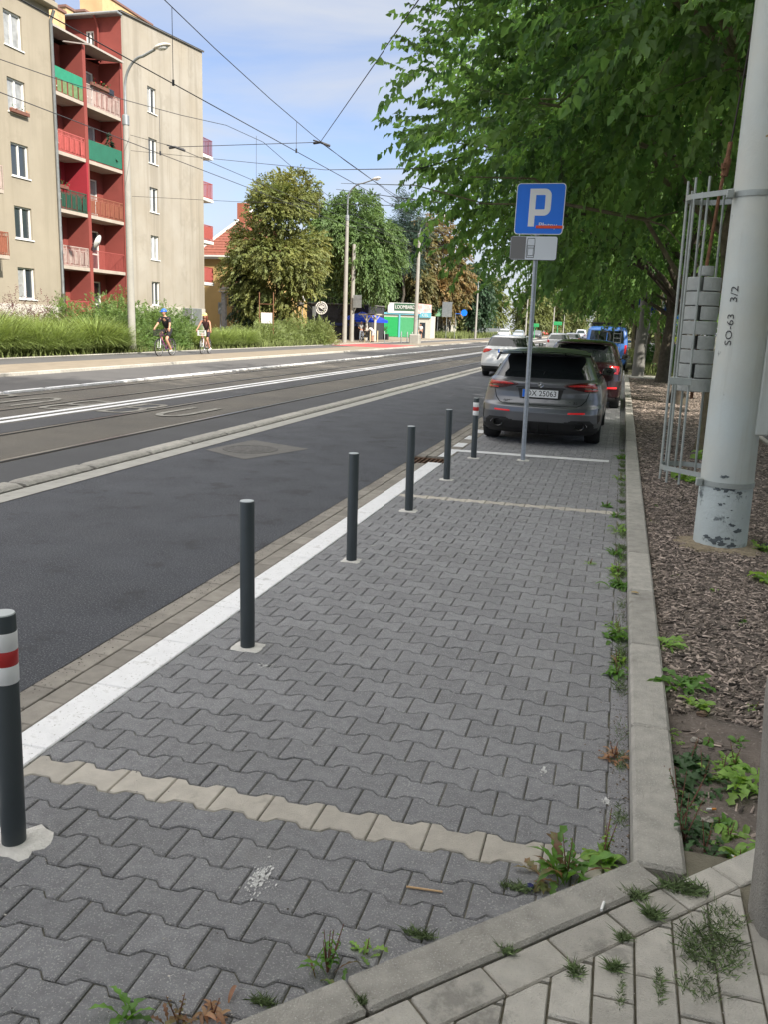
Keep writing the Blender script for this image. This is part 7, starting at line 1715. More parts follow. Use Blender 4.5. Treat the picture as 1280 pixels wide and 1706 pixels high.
def person(name, label, loc, rz, J, mats, cloth, hair, hat=None, face=(0, 1, 0), scale=1.0, group=None, sleeve=.45, leg_cloth=.45, skirt=False, build=1.0):
    """J: joints. cloth=(shirt mat, trouser mat, shoe mat); sleeve, leg_cloth = share of the limb that is covered"""
    t = thing(name, label, 'person', loc, rz, group)
    t.scale = (scale,)*3; sk = mats
    P = lambda k: Vector(J[k])
    pel, che, nk, hd = P('pelvis'), P('chest'), P('neck'), P('head'); V = [pel, (pel+che)/2, che, nk, nk+(hd-nk)*.5]; Rr = [(.115*build, .085), (.098*build, .075), (.120*build, .08), .052, .048]; E = [(0, 1), (1, 2), (2, 3), (3, 4)]
    S = {}
    for s in 'lr':
        for par, seq, rad in ((2, ('sho', 'elb', 'wri'), (.055, .040, .026)), (0, ('hip', 'kne', 'ank'), (.088, .058, .038))):
            last = par
            for k, r in zip(seq, rad):
                V.append(P(k+s)); Rr.append(r*build if k != 'wri' else r); E.append((last, len(V)-1)); last = len(V)-1
        V.append(P('ank'+s)+(P('toe'+s)-P('ank'+s))*.9); Rr.append(.03); E.append((last, len(V)-1))
    m2 = skin_mesh([tuple(v) for v in V], E, Rr); ex = MB(); head(ex, hd, face)
    for s, sg in (('l', 1), ('r', -1)): d = (P('wri'+s)-P('elb'+s)).normalized(); hand(ex, P('wri'+s), (d+Vector(J.get('hd'+s, (0, 0, -.1)))).normalized(), (0, 0, 1) if abs(d.z) < .7 else (0, 1, 0), 0, J.get('curl', .7), sg)
    body = join_body('body', m2, ex, [sk, m_black], t)
    # shirt
    V = [pel+(che-pel)*.12, (pel+che)/2, che, nk-(nk-che)*.25]; Rr = [(.150*build, .125), (.140*build, .12), (.168*build, .125), .078]; E = [(0, 1), (1, 2), (2, 3)]
    for s in 'lr':
        V.append(P('sho'+s)); Rr.append(.07*build); E.append((2, len(V)-1)); e = P('sho'+s)*(1-sleeve*2)+P('elb'+s)*sleeve*2 if sleeve <= .5 else P('elb'+s)
        if sleeve > 0: V.append(e); Rr.append(.058*build); E.append((len(V)-2, len(V)-1))
        if sleeve > .5: V.append(P('elb'+s)+(P('wri'+s)-P('elb'+s))*.9); Rr.append(.04); E.append((len(V)-2, len(V)-1))
    me = skin_mesh([tuple(v) for v in V], E, Rr); me.materials.append(cloth[0]); me.name = 'shirt'; link('shirt', me, t)
    V = [pel+(che-pel)*.14, pel]; Rr = [(.145*build, .122), (.15*build, .128)]; E = [(0, 1)]
    for s in 'lr':
        V.append(P('hip'+s)); Rr.append(.102*build); E.append((1, len(V)-1))
        if leg_cloth <= .5: V.append(P('hip'+s)+(P('kne'+s)-P('hip'+s))*leg_cloth*2*.92); Rr.append(.085*build); E.append((len(V)-2, len(V)-1))
        else:
            V.append(P('kne'+s)); Rr.append(.072*build); E.append((len(V)-2, len(V)-1)); V.append(P('ank'+s)+(P('kne'+s)-P('ank'+s))*.08); Rr.append(.055); E.append((len(V)-2, len(V)-1))
    me = skin_mesh([tuple(v) for v in V], E, Rr, 1); me.materials.append(cloth[1]); me.name = 'shorts'; link('trousers' if leg_cloth > .5 else 'shorts', me, t)
    for s in 'lr':
        a, c = P('ank'+s), P('toe'+s); d = (c-a); b = MB(); b.tube([a-d*.35+Vector((0, 0, -.035)), a+Vector((0, 0, -.03)), a+d*.6+Vector((0, 0, -.012)), c+d*.15], [.032, .045, .042, .022], 10); b.tube([a+Vector((0, 0, .03)), a-Vector((0, 0, .03))], [.04, .045], 8); b.build('shoe', cloth[2], t, smooth=60)
    f = Vector(face).normalized()
    if hair:
        b = MB(); hm, long_ = hair; n, m = 16, 9; rt = f.cross(Vector((0, 0, 1))).normalized(); V = []; F = []
        for i in range(m+1):
            t_ = PI*.62*i/m
            for j in range(n):
                a = 2*PI*j/n; fr = math.sin(a)        # +1 at the face
                tt = t_*(1-.42*max(0, fr)) ; V.append(hd+rt*(.088*math.sin(tt)*math.cos(a))+f*(.108*math.sin(tt)*math.sin(a)-.008)+Vector((0, 0, .130*math.cos(tt)+.004)))
        for i in range(m):
            for j in range(n): F.append((i*n+j, (i+1)*n+j, (i+1)*n+(j+1) % n, i*n+(j+1) % n))
        b.add(V, F)
        if long_:
            for q in (-.05, 0, .05): b.tube([hd-f*.07+rt*q+Vector((0, 0, .05)), hd-f*.105+rt*q*1.3+Vector((0, 0, -.08)), hd-f*.10+rt*q*1.6+Vector((0, 0, -.27))], [.045, .045, .02], 7)
            for q in (-1, 1): b.tube([hd+rt*q*.075+Vector((0, 0, .04)), hd+rt*q*.095-f*.01+Vector((0, 0, -.1)), hd+rt*q*.10-f*.02+Vector((0, 0, -.22))], [.028, .032, .012], 7)
        b.build('hair', hm, t, smooth=180)
    if hat:
        b = MB(); rt = f.cross(Vector((0, 0, 1))).normalized(); V = []; F = []; n, m = 16, 7
        for i in range(m+1):
            t_ = PI*.5*i/m
            for j in range(n): a = 2*PI*j/n; V.append(hd+rt*(.112*math.sin(t_)*math.cos(a))+f*(.135*math.sin(t_)*math.sin(a))+Vector((0, 0, .03+.125*math.cos(t_))))
        for i in range(m):
            for j in range(n): F.append((i*n+j, (i+1)*n+j, (i+1)*n+(j+1) % n, i*n+(j+1) % n))
        b.add(V, F); b.prism([hd+f*.10+rt*.08+Vector((0, 0, .035)), hd+f*.10-rt*.08+Vector((0, 0, .035)), hd+f*.19-rt*.05+Vector((0, 0, .02)), hd+f*.19+rt*.05+Vector((0, 0, .02))], (0, 0, .012)); b.build('helmet' if hat[1] == 'helmet' else 'cap', hat[0], t, smooth=60)
    return t
def bicycle(name, label, loc, rz, frame_m, basket_m=None, lady=False, rimc=None):
    t = thing(name, label, 'bicycle', loc, rz); r = .335
    FA, RA, BB = Vector((0, .56, r)), Vector((0, -.52, r)), Vector((0, -.09, .28)); ST = Vector((0, -.24, .80)); HT = Vector((0, .36, .86)); HB = Vector((0, .385, .74))
    for A, nm in ((FA, 'front'), (RA, 'rear')):
        b = MB(); P = [(0, A.y+r*math.cos(2*PI*k/32), A.z+r*math.sin(2*PI*k/32)) for k in range(33)]; b.tube(P, .019, 7, cap=False); w = b.build('wheel', m_tyre, t, smooth=60)
        b = MB(); P = [(0, A.y+(r-.026)*math.cos(2*PI*k/32), A.z+(r-.026)*math.sin(2*PI*k/32)) for k in range(33)]; b.tube(P, .012, 6, cap=False); b.tube([A+Vector((-.05, 0, 0)), A+Vector((.05, 0, 0))], .02, 8); b.build('rim', rimc or m_chrome, w, smooth=60)
        b = MB()
        for k in range(20): a = 2*PI*k/20; b.tube([A+Vector((.03*(-1)**k, .01*math.cos(a+1), .01*math.sin(a+1))), A+Vector((0, (r-.03)*math.cos(a), (r-.03)*math.sin(a)))], .0022, 3, cap=False)
        b.build('spokes', m_chrome, w)
    b = MB(); tt = .017
    if lady: b.tube([HT-Vector((0, 0, .04)), Vector((0, .12, .58)), BB+Vector((0, .02, .12))], tt, 8); b.tube([HB, BB+Vector((0, .05, .02))], tt, 8)
    else: b.tube([HT, ST], tt, 8); b.tube([HB, BB], tt*1.2, 8)
    b.tube([HT+Vector((0, -.01, .08)), HB], .02, 8); b.tube([ST, BB], tt, 8)
    for s in (.055, -.055): b.tube([RA+Vector((s, 0, 0)), BB+Vector((s*.5, 0, 0))], .009, 6); b.tube([RA+Vector((s, 0, 0)), ST+Vector((s*.3, 0, -.05))], .009, 6)
    b.build('frame', frame_m, t, smooth=60)
    b = MB()
    for s in (.055, -.055): b.tube([FA+Vector((s, 0, 0)), FA+Vector((s, -.05, .3)), HB+Vector((0, 0, 0))], .012, 6)
    b.build('fork', m_frame, t, smooth=60)
    b = MB(); b.tube([HT+Vector((0, 0, .05)), HT+Vector((0, -.02, .2))], .014, 6); b.tube([(-.31, .27, 1.05), (-.2, .34, 1.07), (0, .36, 1.05), (.2, .34, 1.07), (.31, .27, 1.05)], .012, 6)
    for s in (-1, 1): b.tube([(s*.31, .27, 1.05), (s*.33, .19, 1.045)], .017, 7)
    b.build('handlebar', m_blk, t, smooth=60)
    b = MB(); b.tube([ST, (0, -.27, .93)], .013, 6); b.build('seat_post', m_chrome, t); b = MB(); b.tube([(0, -.10, .955), (0, -.2, .96), (0, -.32, .97), (0, -.38, .965)], [.02, .04, .085, .06], 10); b.build('saddle', m_blk, t, smooth=60)
    b = MB(); b.lathe([(0, .05), (.095, .05), (.095, .056), (0, .056)], 20, ax='x', M=Matrix.Translation(BB)); b.tube([BB+Vector((-.09, 0, 0)), BB+Vector((.07, 0, 0))], .018, 8); pu, pd = BB+Vector((.08, .10, .13)), BB+Vector((-.09, -.10, -.13))
    b.tube([BB+Vector((.07, 0, 0)), pu], .011, 5); b.tube([BB+Vector((-.07, 0, 0)), pd], .011, 5); b.bbox(pu.x, pu.x+.09, pu.y-.04, pu.y+.04, pu.z-.012, pu.z+.012, .004); b.bbox(pd.x-.09, pd.x, pd.y-.04, pd.y+.04, pd.z-.012, pd.z+.012, .004); b.build('crank', m_gutter, t)
    b = MB()
    for A in (FA, RA):
        P = [(0, A.y+(r+.03)*math.cos(a), A.z+(r+.03)*math.sin(a)) for a in [PI*(.1+.8*k/12) for k in range(13)]]; b.tube(P, .014, 5)
    b.build('mudguard', m_blk, t, smooth=60)
    if basket_m is not None:
        b = MB(); x, y0, y1, z0, z1 = .16, .46, .72, .82, 1.04
        for z in (z0, (z0+z1)/2, z1): b.tube([(-x, y0, z), (x, y0, z), (x, y1, z), (-x, y1, z), (-x, y0, z)], .008, 4)
        for k in range(9):
            u = -x+2*x*k/8; b.tube([(u, y1, z0), (u, y1, z1)], .005, 4); b.tube([(u, y0, z0), (u, y0, z1)], .005, 4); v = y0+(y1-y0)*k/8; b.tube([(x, v, z0), (x, v, z1)], .005, 4); b.tube([(-x, v, z0), (-x, v, z1)], .005, 4)
        b.bbox(-x, x, y0, y1, z0, z0+.01, .002); b.build('basket', basket_m, t)
    return t
RIDE = dict(pelvis=(0, -.25, 1.04), chest=(0, -.02, 1.44), neck=(0, .03, 1.57), head=(0, .09, 1.72), shol=(.185, .0, 1.50), shor=(-.185, .0, 1.50), elbl=(.27, .12, 1.26), elbr=(-.27, .12, 1.26), wril=(.32, .28, 1.10), wrir=(-.32, .28, 1.10),
            hipl=(.10, -.22, 1.0), hipr=(-.10, -.22, 1.0), knel=(.12, .20, .88), kner=(-.11, .14, .66), ankl=(.12, .02, .50), ankr=(-.13, -.22, .23), toel=(.12, .17, .46), toer=(-.13, -.07, .18), hdl=(0, -.3, -.3), hdr=(0, -.3, -.3), curl=1.1)
c1a, c1b = gp(262, 593.5, .08), gp(289, 592, .08); d = (c1a-c1b); rz1 = math.atan2(-d.x, d.y); mid = (c1a+c1b)/2
bicycle('bicycle', 'purple framed bicycle ridden by the man in the blue helmet', (mid.x, mid.y, .081), rz1, mat('frame_purple', (.22, .03, .2), .35), m_black)
person('person', (-1 and 'man in a blue helmet, black shirt and shorts riding a bicycle'), (mid.x, mid.y, .081), rz1, RIDE, m_skin, (mat('shirt_black', (.02, .02, .022), .9), mat('shorts_black', (.012, .012, .015), .9), mat('shoe_grey', (.4, .4, .4), .7)), (mat('hair_brown', (.06, .03, .015), .9), False), (mat('helmet_blue', (.02, .12, .55), .4), 'helmet'), face=(.25, 1, -.05), scale=1.02, build=1.12)
c2a, c2b = gp(333, 590.5, .08), gp(351, 588.5, .08); d = (c2a-c2b); rz2 = math.atan2(-d.x, d.y); mid2 = (c2a+c2b)/2
bicycle('bicycle', 'pale pink bicycle with a front basket ridden by the woman', (mid2.x, mid2.y, .081), rz2, mat('frame_pink', (.55, .35, .30), .4), mat('basket_white', (.55, .55, .52), .6), lady=True)
person('person', 'woman in a straw hat and dark sleeveless top riding a bicycle', (mid2.x, mid2.y, .081), rz2, RIDE, m_skin_t, (mat('top_dark_brown', (.05, .02, .02), .9), mat('shorts_dark', (.03, .02, .03), .9), mat('shoe_white', (.6, .6, .58), .7)), (mat('hair_auburn', (.12, .035, .015), .9), True), (mat('straw', (.6, .5, .2), .8), 'cap'), face=(.2, 1, -.05), scale=.97, build=.9, sleeve=0)
STAND = dict(pelvis=(0, 0, .96), chest=(0, 0, 1.33), neck=(0, .0, 1.49), head=(0, .02, 1.645), shol=(.19, 0, 1.42), shor=(-.19, 0, 1.42), elbl=(.25, .0, 1.13), elbr=(-.25, .0, 1.13), wril=(.26, .08, .88), wrir=(-.26, .08, .88), hipl=(.10, 0, .92), hipr=(-.10, 0, .92), knel=(.12, .03, .50), kner=(-.12, .0, .50), ankl=(.13, .0, .09), ankr=(-.14, -.03, .09), toel=(.15, .15, .05), toer=(-.17, .12, .05))
def posed(**k): d = dict(STAND); d.update(k); return d
q = gp(601, 569); q.z = .071
person('person', 'man in a grey shirt and grey jeans standing beside the pub mast', (q.x, q.y, .071), R(200), posed(elbl=(.27, .08, 1.15), wril=(.1, .28, 1.1), kner=(-.16, .08, .5), ankr=(-.2, -.05, .09), toer=(-.22, .1, .05)), m_skin, (mat('shirt_grey', (.33, .33, .33), .9), mat('jeans_grey', (.22, .25, .3), .9), mat('shoe_pale', (.55, .5, .42), .8)), (mat('hair_blond', (.3, .22, .12), .9), False), leg_cloth=1, sleeve=.4)
q = gp(620, 572); 
person('person', 'woman with long black hair bending over a dark pushchair in white shorts', (q.x, q.y, .071), R(75), posed(pelvis=(0, -.12, .88), chest=(0, .18, 1.12), neck=(0, .32, 1.2), head=(0, .42, 1.26), shol=(.17, .24, 1.2), shor=(-.17, .24, 1.2), elbl=(.2, .4, 1.0), elbr=(-.2, .4, 1.0), wril=(.18, .55, .85), wrir=(-.18, .55, .85), hipl=(.1, -.1, .86), hipr=(-.1, -.1, .86), knel=(.12, .02, .48), kner=(-.12, .0, .48)), m_skin, (mat('top_white', (.6, .58, .55), .9), mat('shorts_white', (.62, .6, .6), .9), mat('shoe_black', (.03, .03, .03), .8)), (mat('hair_black', (.012, .01, .01), .8), True), face=(0, .8, -.5), build=.92)
t = thing('pushchair', 'dark pushchair in front of the bending woman', 'pushchair', (q.x-.75, q.y+.1, .07), R(75)); b = MB()
for x in (-.22, .22):
    for y in (-.28, .3): b.tube([(x, y+.1*math.cos(2*PI*k/14), .11+.1*math.sin(2*PI*k/14)) for k in range(15)], .02, 5)
b.build('wheels', m_tyre, t); b = MB(); b.tube([(-.22, -.28, .1), (-.22, .2, .6), (-.22, -.5, 1.0)], .014, 5); b.tube([(.22, -.28, .1), (.22, .2, .6), (.22, -.5, 1.0)], .014, 5); b.tube([(-.22, -.5, 1.0), (.22, -.5, 1.0)], .018, 5); b.tube([(-.22, .3, .1), (-.22, -.1, .5)], .014, 5); b.tube([(.22, .3, .1), (.22, -.1, .5)], .014, 5); b.build('frame', m_gutter, t)
b = MB(); b.prism([(-.2, -.2, .4), (-.2, .3, .42), (-.2, .32, .5), (-.2, -.05, .52), (-.2, -.25, .9), (-.2, -.32, .88)], (.4, 0, 0)); b.lathe([(0, -.2), (.26, -.2), (.26, .2), (0, .2)], 10, (0, -.12, .72), ax='x', t0=R(60), t1=R(170)); b.build('seat', m_blk, t)
q = gp(705, 566); person('person', 'person in a white shirt, black shorts and rucksack at the kiosk corner', (-23.4, 100, .071), R(170), posed(), m_skin, (mat('shirt_white', (.6, .6, .6), .9), mat('shorts_black2', (.02, .02, .02), .9), mat('shoe_black', (.03, .03, .03), .8)), (mat('hair_brown', (.06, .03, .015), .9), False))
q = gp(1121, 591, .03); person('person', 'person in a yellow safety vest and white cap walking on the right path', (q.x, q.y, .031), R(180), posed(kner=(-.1, .16, .52), ankr=(-.1, .12, .1), toer=(-.1, .27, .07), ankl=(.1, -.2, .1), toel=(.1, -.05, .05)), m_skin, (mat('vest_yellow', (.6, .75, .02), .7), mat('trousers_navy', (.02, .03, .07), .9), mat('shoe_black', (.03, .03, .03), .8)), (mat('hair_brown', (.06, .03, .015), .9), False), (mat('cap_white', (.6, .6, .6), .7), 'cap'), leg_cloth=1)
q = gp(1100, 583, .03); person('person', 'person in a dark red shirt on the right path beside the street tree', (q.x, q.y, .031), R(170), posed(), m_skin, (mat('shirt_dark_red', (.22, .03, .03), .9), mat('trousers_dark', (.03, .03, .035), .9), mat('shoe_black', (.03, .03, .03), .8)), (mat('hair_auburn', (.12, .035, .015), .9), True), leg_cloth=1, sleeve=.4)
# ================================================================ WEEDS, LITTER
def weedmat(n, c, c2): return mat(n, c, .6, var=.25, vscale=25, attr='tone', attr_amt=.35, trans=.3, col2=c2)
m_weed = weedmat('weed_green', (.10, .21, .035), (.07, .16, .03)); m_weedy = weedmat('weed_light', (.20, .32, .07), (.14, .26, .05)); m_weedr = weedmat('weed_reddish', (.19, .09, .05), (.10, .13, .04)); m_weedd = weedmat('weed_dark', (.055, .12, .04), (.045, .09, .035)); m_stem = mat('weed_stem', (.2, .09, .06), .7); m_dry = weedmat('dry_stalk', (.30, .20, .10), (.24, .12, .07))
def blade(b, base, az, el, L, W, curve, lobes=0, tone=.5, tw=0.0, n=9, mi=0):
    """one leaf: arching, with a folded midrib and toothed or lobed margin"""
    p = Vector(base); h = Vector((math.cos(az), math.sin(az), 0)); s = Vector((-math.sin(az), math.cos(az), 0)); V = []; e = el
    for i in range(n+1):
        t = i/n; prof = (math.sin(PI*min(1, t*.93+.05))**.8)*(.35+.65*t) if lobes else math.sin(PI*(t*.9+.06))**.75
        w = W*prof/2*(1 if not lobes else (1.15 if i % 2 else .45)) if i < n else .0
        up = (h*-math.sin(e)+Vector((0, 0, 1))*math.cos(e)); sd = (s*math.cos(tw)+up*math.sin(tw))
        V += [p+sd*w+up*w*.35, p, p-sd*w+up*w*.35]; p = p+(h*math.cos(e)+Vector((0, 0, 1))*math.sin(e))*L/n; e -= curve/n*(1+t)
        if p.z < .004: p.z = .004
    b.add(V, [f for i in range(n) for f in ((3*i, 3*i+1, 3*i+4, 3*i+3), (3*i+1, 3*i+2, 3*i+5, 3*i+4))], mi, tone)
def weed(label, loc, n, L, W, el=(35, 75), curve=1.6, lobes=1, mats=None, seed=1, stems=0, name='weed', spread=.02, sh=.2, reds=0):
    q = random.Random(seed); t = thing(name, label, 'weed', loc, 0, 'weeds along the kerbs and in the bed'); b = MB()
    for i in range(n):
        az = 2*PI*i*.381966+q.uniform(-.3, .3); k = q.uniform(.65, 1.1)
        blade(b, (q.uniform(-1, 1)*spread, q.uniform(-1, 1)*spread, .0), az, R(q.uniform(*el)), L*k, W*k, curve*q.uniform(.7, 1.3), lobes, min(1, max(0, q.gauss(.5, .2))), q.uniform(-.5, .5), mi=1 if i < reds else 0)
    b.build('leaves', list(mats or [m_weed, m_weedr]), t, attr=True, smooth=60)
    if stems:
        b = MB(); lb = MB()
        for i in range(stems):
            az = q.uniform(0, 2*PI); h = sh*q.uniform(.6, 1.1); ln_ = q.uniform(.1, .35)*h; P = [Vector((math.cos(az)*ln_*tt, math.sin(az)*ln_*tt, h*tt)) for tt in (0, .35, .7, 1)]; b.tube(P, [.0028, .0022, .0016, .001], 4)
            for j in range(7): tt = .2+.8*j/7; c = P[0].lerp(P[3], tt); blade(lb, c, q.uniform(0, 6.3), R(q.uniform(10, 50)), L*.3*(1.2-tt), W*.5*(1.2-tt), 1.0, 0, q.random(), n=4)
        b.build('stem', m_stem, t); lb.build('stem_leaves', list(mats or [m_weed]), t, attr=True)
    return t
def W_(u, v, z=0): p = gp(u, v, z); return (p.x, p.y, z)
weed('large dandelion like weed with upright toothed leaves in the corner of the two kerbs', W_(945, 1462), 24, .17, .040, (50, 84), 1.1, 1, [m_weed, m_weedr], 1, 3, spread=.05, sh=.14, reds=8)
weed('pale small leaved weed squeezed beside the corner dandelion', W_(1005, 1435), 14, .075, .035, (30, 75), 1.2, 0, [m_weedy, m_weed], 2, 5, spread=.03, sh=.16)
weed('broken reddish leaves lying left of the corner dandelion', W_(900, 1470), 9, .09, .035, (5, 30), .8, 1, [m_weedr, m_weedr], 3, 0, spread=.05)
weed('weed with thin red stems growing from the oblique kerb joint', W_(545, 1620), 12, .10, .022, (30, 80), 1.1, 1, [m_weed, m_weedr], 4, 6, spread=.05, sh=.15, reds=4)
weed('small green weed right of the red stemmed one', W_(610, 1590), 7, .06, .022, (20, 60), 1.2, 1, [m_weedy, m_weedr], 5, 1, spread=.02, sh=.05)
weed('jagged green weed at the bottom edge of the picture', W_(205, 1700), 11, .10, .03, (45, 82), 1.0, 1, [m_weed, m_weedr], 6, 0, spread=.03)
weed('brown withered weed at the bottom edge beside the kerb', W_(295, 1703), 8, .07, .025, (30, 70), 1.1, 1, [m_weedr, m_dry], 7, 2, spread=.03, sh=.1)
weed('flat greyish weed between the brown weed and the kerb', W_(355, 1690), 14, .06, .012, (15, 60), 1.3, 0, [m_dry, m_weed], 8, 2, spread=.05, sh=.06)
for k, (u, v, s) in enumerate(((1030, 862, .7), (1032, 885, .9), (1028, 925, .7), (1030, 958, 1.0), (1030, 978, .9), (1028, 1048, .6), (1030, 1066, .9), (1030, 1108, .7), (1028, 1125, .6), (1024, 1262, .6), (1012, 845, .6), (1036, 800, .8), (1037, 765, .8), (985, 940, .35))):
    weed(['light green tuft where the far sand row meets the kerb', 'bushy green weed just past the far sand row at the kerb', 'small weed at the kerb level with the third bollard', 'bright leafy weed at the kerb right of the third bollard', 'leafy weed touching the one beyond it at the kerb', 'thin weed at the kerb, farther of a close pair', 'bright tuft at the kerb, nearer of a close pair', 'weed with reddish tips at the kerb right of the second bollard', 'small sprout at the kerb below the reddish one', 'dry reddish sprout alone at the near kerb', 'pale tuft at the end of the far sand row', 'weed at the kerb beside the bay end line', 'weed at the kerb beside the hatchback wheel', 'tiny weed growing out of a paver joint'][k], (gp(u, v).x+.0, gp(u, v).y, 0), 20, .125*s, .036*s, (15, 75), 1.2, k % 2, [m_dry if k == 9 else (m_weedy if k % 2 else m_weed), m_weedr], 20+k, 3, spread=.07*s, sh=.12*s, reds=2 if k in (7,) else 0)
def B_(u, v): p = gp(u, v, .05); return (p.x, p.y, float(bedz(np.array(p.x), np.array(p.y)))-.004)
weed('dandelion with long toothed leaves leaning over the kerb top', B_(1108, 1078), 18, .16, .04, (25, 65), 1.3, 1, [m_weedy, m_weed], 40, 0, spread=.03)
weed('large dandelion rosette right behind the kerb', B_(1140, 1150), 22, .19, .05, (25, 70), 1.3, 1, [m_weed, m_weedy], 41, 0, spread=.04)
weed('round leaved seedling below the large dandelion', B_(1155, 1175), 7, .08, .04, (35, 70), 1.0, 0, [m_weedy, m_weedy], 42, 0, spread=.02)
weed('second round leaved seedling with yellowing tips', B_(1172, 1182), 6, .075, .035, (35, 70), 1.0, 0, [m_weedy, m_dry], 43, 0, spread=.02)
weed('spreading dull green weed with soft leaves in the near bed', B_(1172, 1300), 24, .11, .045, (10, 50), 1.0, 1, [m_weedd, m_weed], 44, 3, spread=.09, sh=.12)
weed('bright green broad leaved weed beside the concrete post', B_(1240, 1320), 20, .13, .05, (30, 75), 1.2, 1, [m_weedy, m_weed], 45, 0, spread=.04)
weed('dark low nettle like weed at the kerb end', B_(1140, 1400), 26, .10, .045, (10, 50), 1.0, 1, [m_weedd, m_weed], 46, 5, spread=.12, sh=.2)
weed('tall thin stalked weed leaning over the kerb end', B_(1130, 1380), 5, .08, .03, (20, 50), 1.0, 0, [m_weedd, m_weed], 47, 4, spread=.03, sh=.26)
weed('light green weed at the foot of the concrete post', B_(1235, 1430), 10, .07, .03, (30, 70), 1.2, 0, [m_weedy, m_weed], 48, 1, spread=.03, sh=.06)
weed('leafy green weed under the weight cage', B_(1140, 800), 26, .17, .08, (20, 75), 1.1, 0, [m_weedy, m_weed], 49, 3, spread=.16, sh=.2)
weed('broad leaved weed at the right edge beyond the mast', B_(1270, 920), 14, .15, .05, (30, 75), 1.2, 1, [m_weedy, m_weed], 50, 0, spread=.03)
weed('large pale leaves at the right edge of the picture', B_(1275, 970), 9, .17, .06, (20, 60), 1.1, 0, [m_weedy, m_weed], 51, 0, spread=.03)
weed('weed at the foot of the mossy street tree', B_(1180, 765), 20, .2, .08, (20, 75), 1.1, 0, [m_weedy, m_weed], 52, 2, spread=.15, sh=.2)
q = random.Random(9); names_ = ['small sprout among the wood chips, ']
spots = [(1095, 845), (1085, 870), (1130, 960), (1190, 985), (1240, 1040), (1120, 1235), (1180, 1240), (1110, 1220), (1230, 1240), (1150, 1345), (1200, 1370), (1260, 1180)]
wh_ = ['behind the kerb opposite the mast foot', 'just behind the kerb below the first sprout', 'midway between kerb and mast foot', 'below the mast foot', 'near the right picture edge', 'at the kerb beside the soft leaved weed', 'on the bare soil above the soft leaved weed', 'at the kerb top edge', 'on bare soil left of the post top', 'beside the cigarette ends', 'close to the post in the near bed', 'touching the top of the concrete post']
for k, (u, v) in enumerate(spots): weed('small green sprout '+wh_[k], B_(u, v), 8, .05, .018, (10, 65), 1.2, k % 2, [m_weedy if k % 2 else m_weed, m_weed], 60+k, 1, spread=.03, sh=.05)
for k, (u, v, L, lab) in enumerate(((1150, 1275, .08, 'soft green weed clump just above the spreading dull one'), (1205, 1290, .07, 'pale green weed between the spreading weed and the broad leaved one'), (1130, 1330, .09, 'dark green weed against the kerb left of the cigarette end'), (1175, 1420, .08, 'low leafy weed at the bed edge right of the nettle like one'), (1215, 1395, .06, 'small pale weed left of the post among bark'), (1110, 1300, .05, 'tiny weed at the kerb foot in the near bed'), (1225, 1275, .06, 'light weed behind the broad leaved one by the post'))):
    weed(lab, B_(u, v), 26, L, L*.42, (8, 55), 1.0, k % 2, [m_weedd if k in (0, 2, 3) else m_weedy, m_weed], 90+k, 3, spread=L, sh=L*1.4)
# fuzzy grass in the paver joints and the green mat by the post
m_fuzz = mat('joint_grass', (.15, .21, .085), .9, attr='tone', attr_amt=.5, var=.2, vscale=20)
def fuzz(cx, cy, rx, ry, n, h, z, seed):
    r = np.random.default_rng(seed); a = r.uniform(0, 2*np.pi, n); rr_ = np.sqrt(r.random(n))*r.uniform(.6, 1.1, n); P = np.stack([cx+rx*rr_*np.cos(a), cy+ry*rr_*np.sin(a), np.full(n, z)], 1)
    b_ = r.uniform(0, 2*np.pi, n); S = np.stack([np.cos(b_), np.sin(b_), 0*b_], 1)*.0013; hh = h*r.uniform(.4, 1.2, n); T = np.stack([r.normal(0, .6, n), r.normal(0, .6, n), np.ones(n)], 1)*hh[:, None]
    return np.stack([P-S, P+S, P+T*.6+S*.6, P+T*np.array([1.3, 1.3, .95])], 1).reshape(-1, 3)
L_ = []
for (u, v, rx, ry, n, h) in ((1185, 1575, .10, .12, 850, .024), (1210, 1530, .06, .07, 300, .02), (1165, 1640, .06, .06, 220, .018), (1090, 1525, .02, .015, 220, .03), (1040, 1560, .018, .02, 200, .02), (1025, 1610, .02, .02, 260, .02), (960, 1615, .02, .03, 200, .02), (845, 1582, .025, .012, 160, .018), (1060, 1490, .035, .02, 260, .02), (1140, 1480, .08, .03, 400, .03), (600, 1665, .02, .01, 120, .016), (1100, 1640, .01, .07, 200, .015), (1035, 1650, .008, .07, 160, .012)):
    p = gp(u, v, KZ); L_.append(fuzz(p.x, p.y, rx, ry, n, h, KZ-.008, int(u+v)))
for y_ in list(np.arange(2.9, 13, .37)):
    r0_ = np.random.default_rng(int(y_*100)); L_.append(fuzz(.150, y_+r0_.uniform(-.1, .1), .035, r0_.uniform(.06, .2), int(r0_.uniform(60, 260)), r0_.uniform(.015, .04), 0, int(y_*50)))
for (u, v, rx, ry, n, h) in ((700, 1560, .05, .012, 200, .025), (440, 1672, .04, .012, 200, .02), (860, 1480, .06, .02, 250, .02)):
    p = gp(u, v); L_.append(fuzz(p.x, p.y, rx, ry, n, h, 0, int(u+v)))
V = np.concatenate(L_); o = npmesh('joint_grass', V, np.arange(len(V)).reshape(-1, 4), m_fuzz, tone=np.random.default_rng(1).random(len(V)//4)); tag(o, kind='stuff')
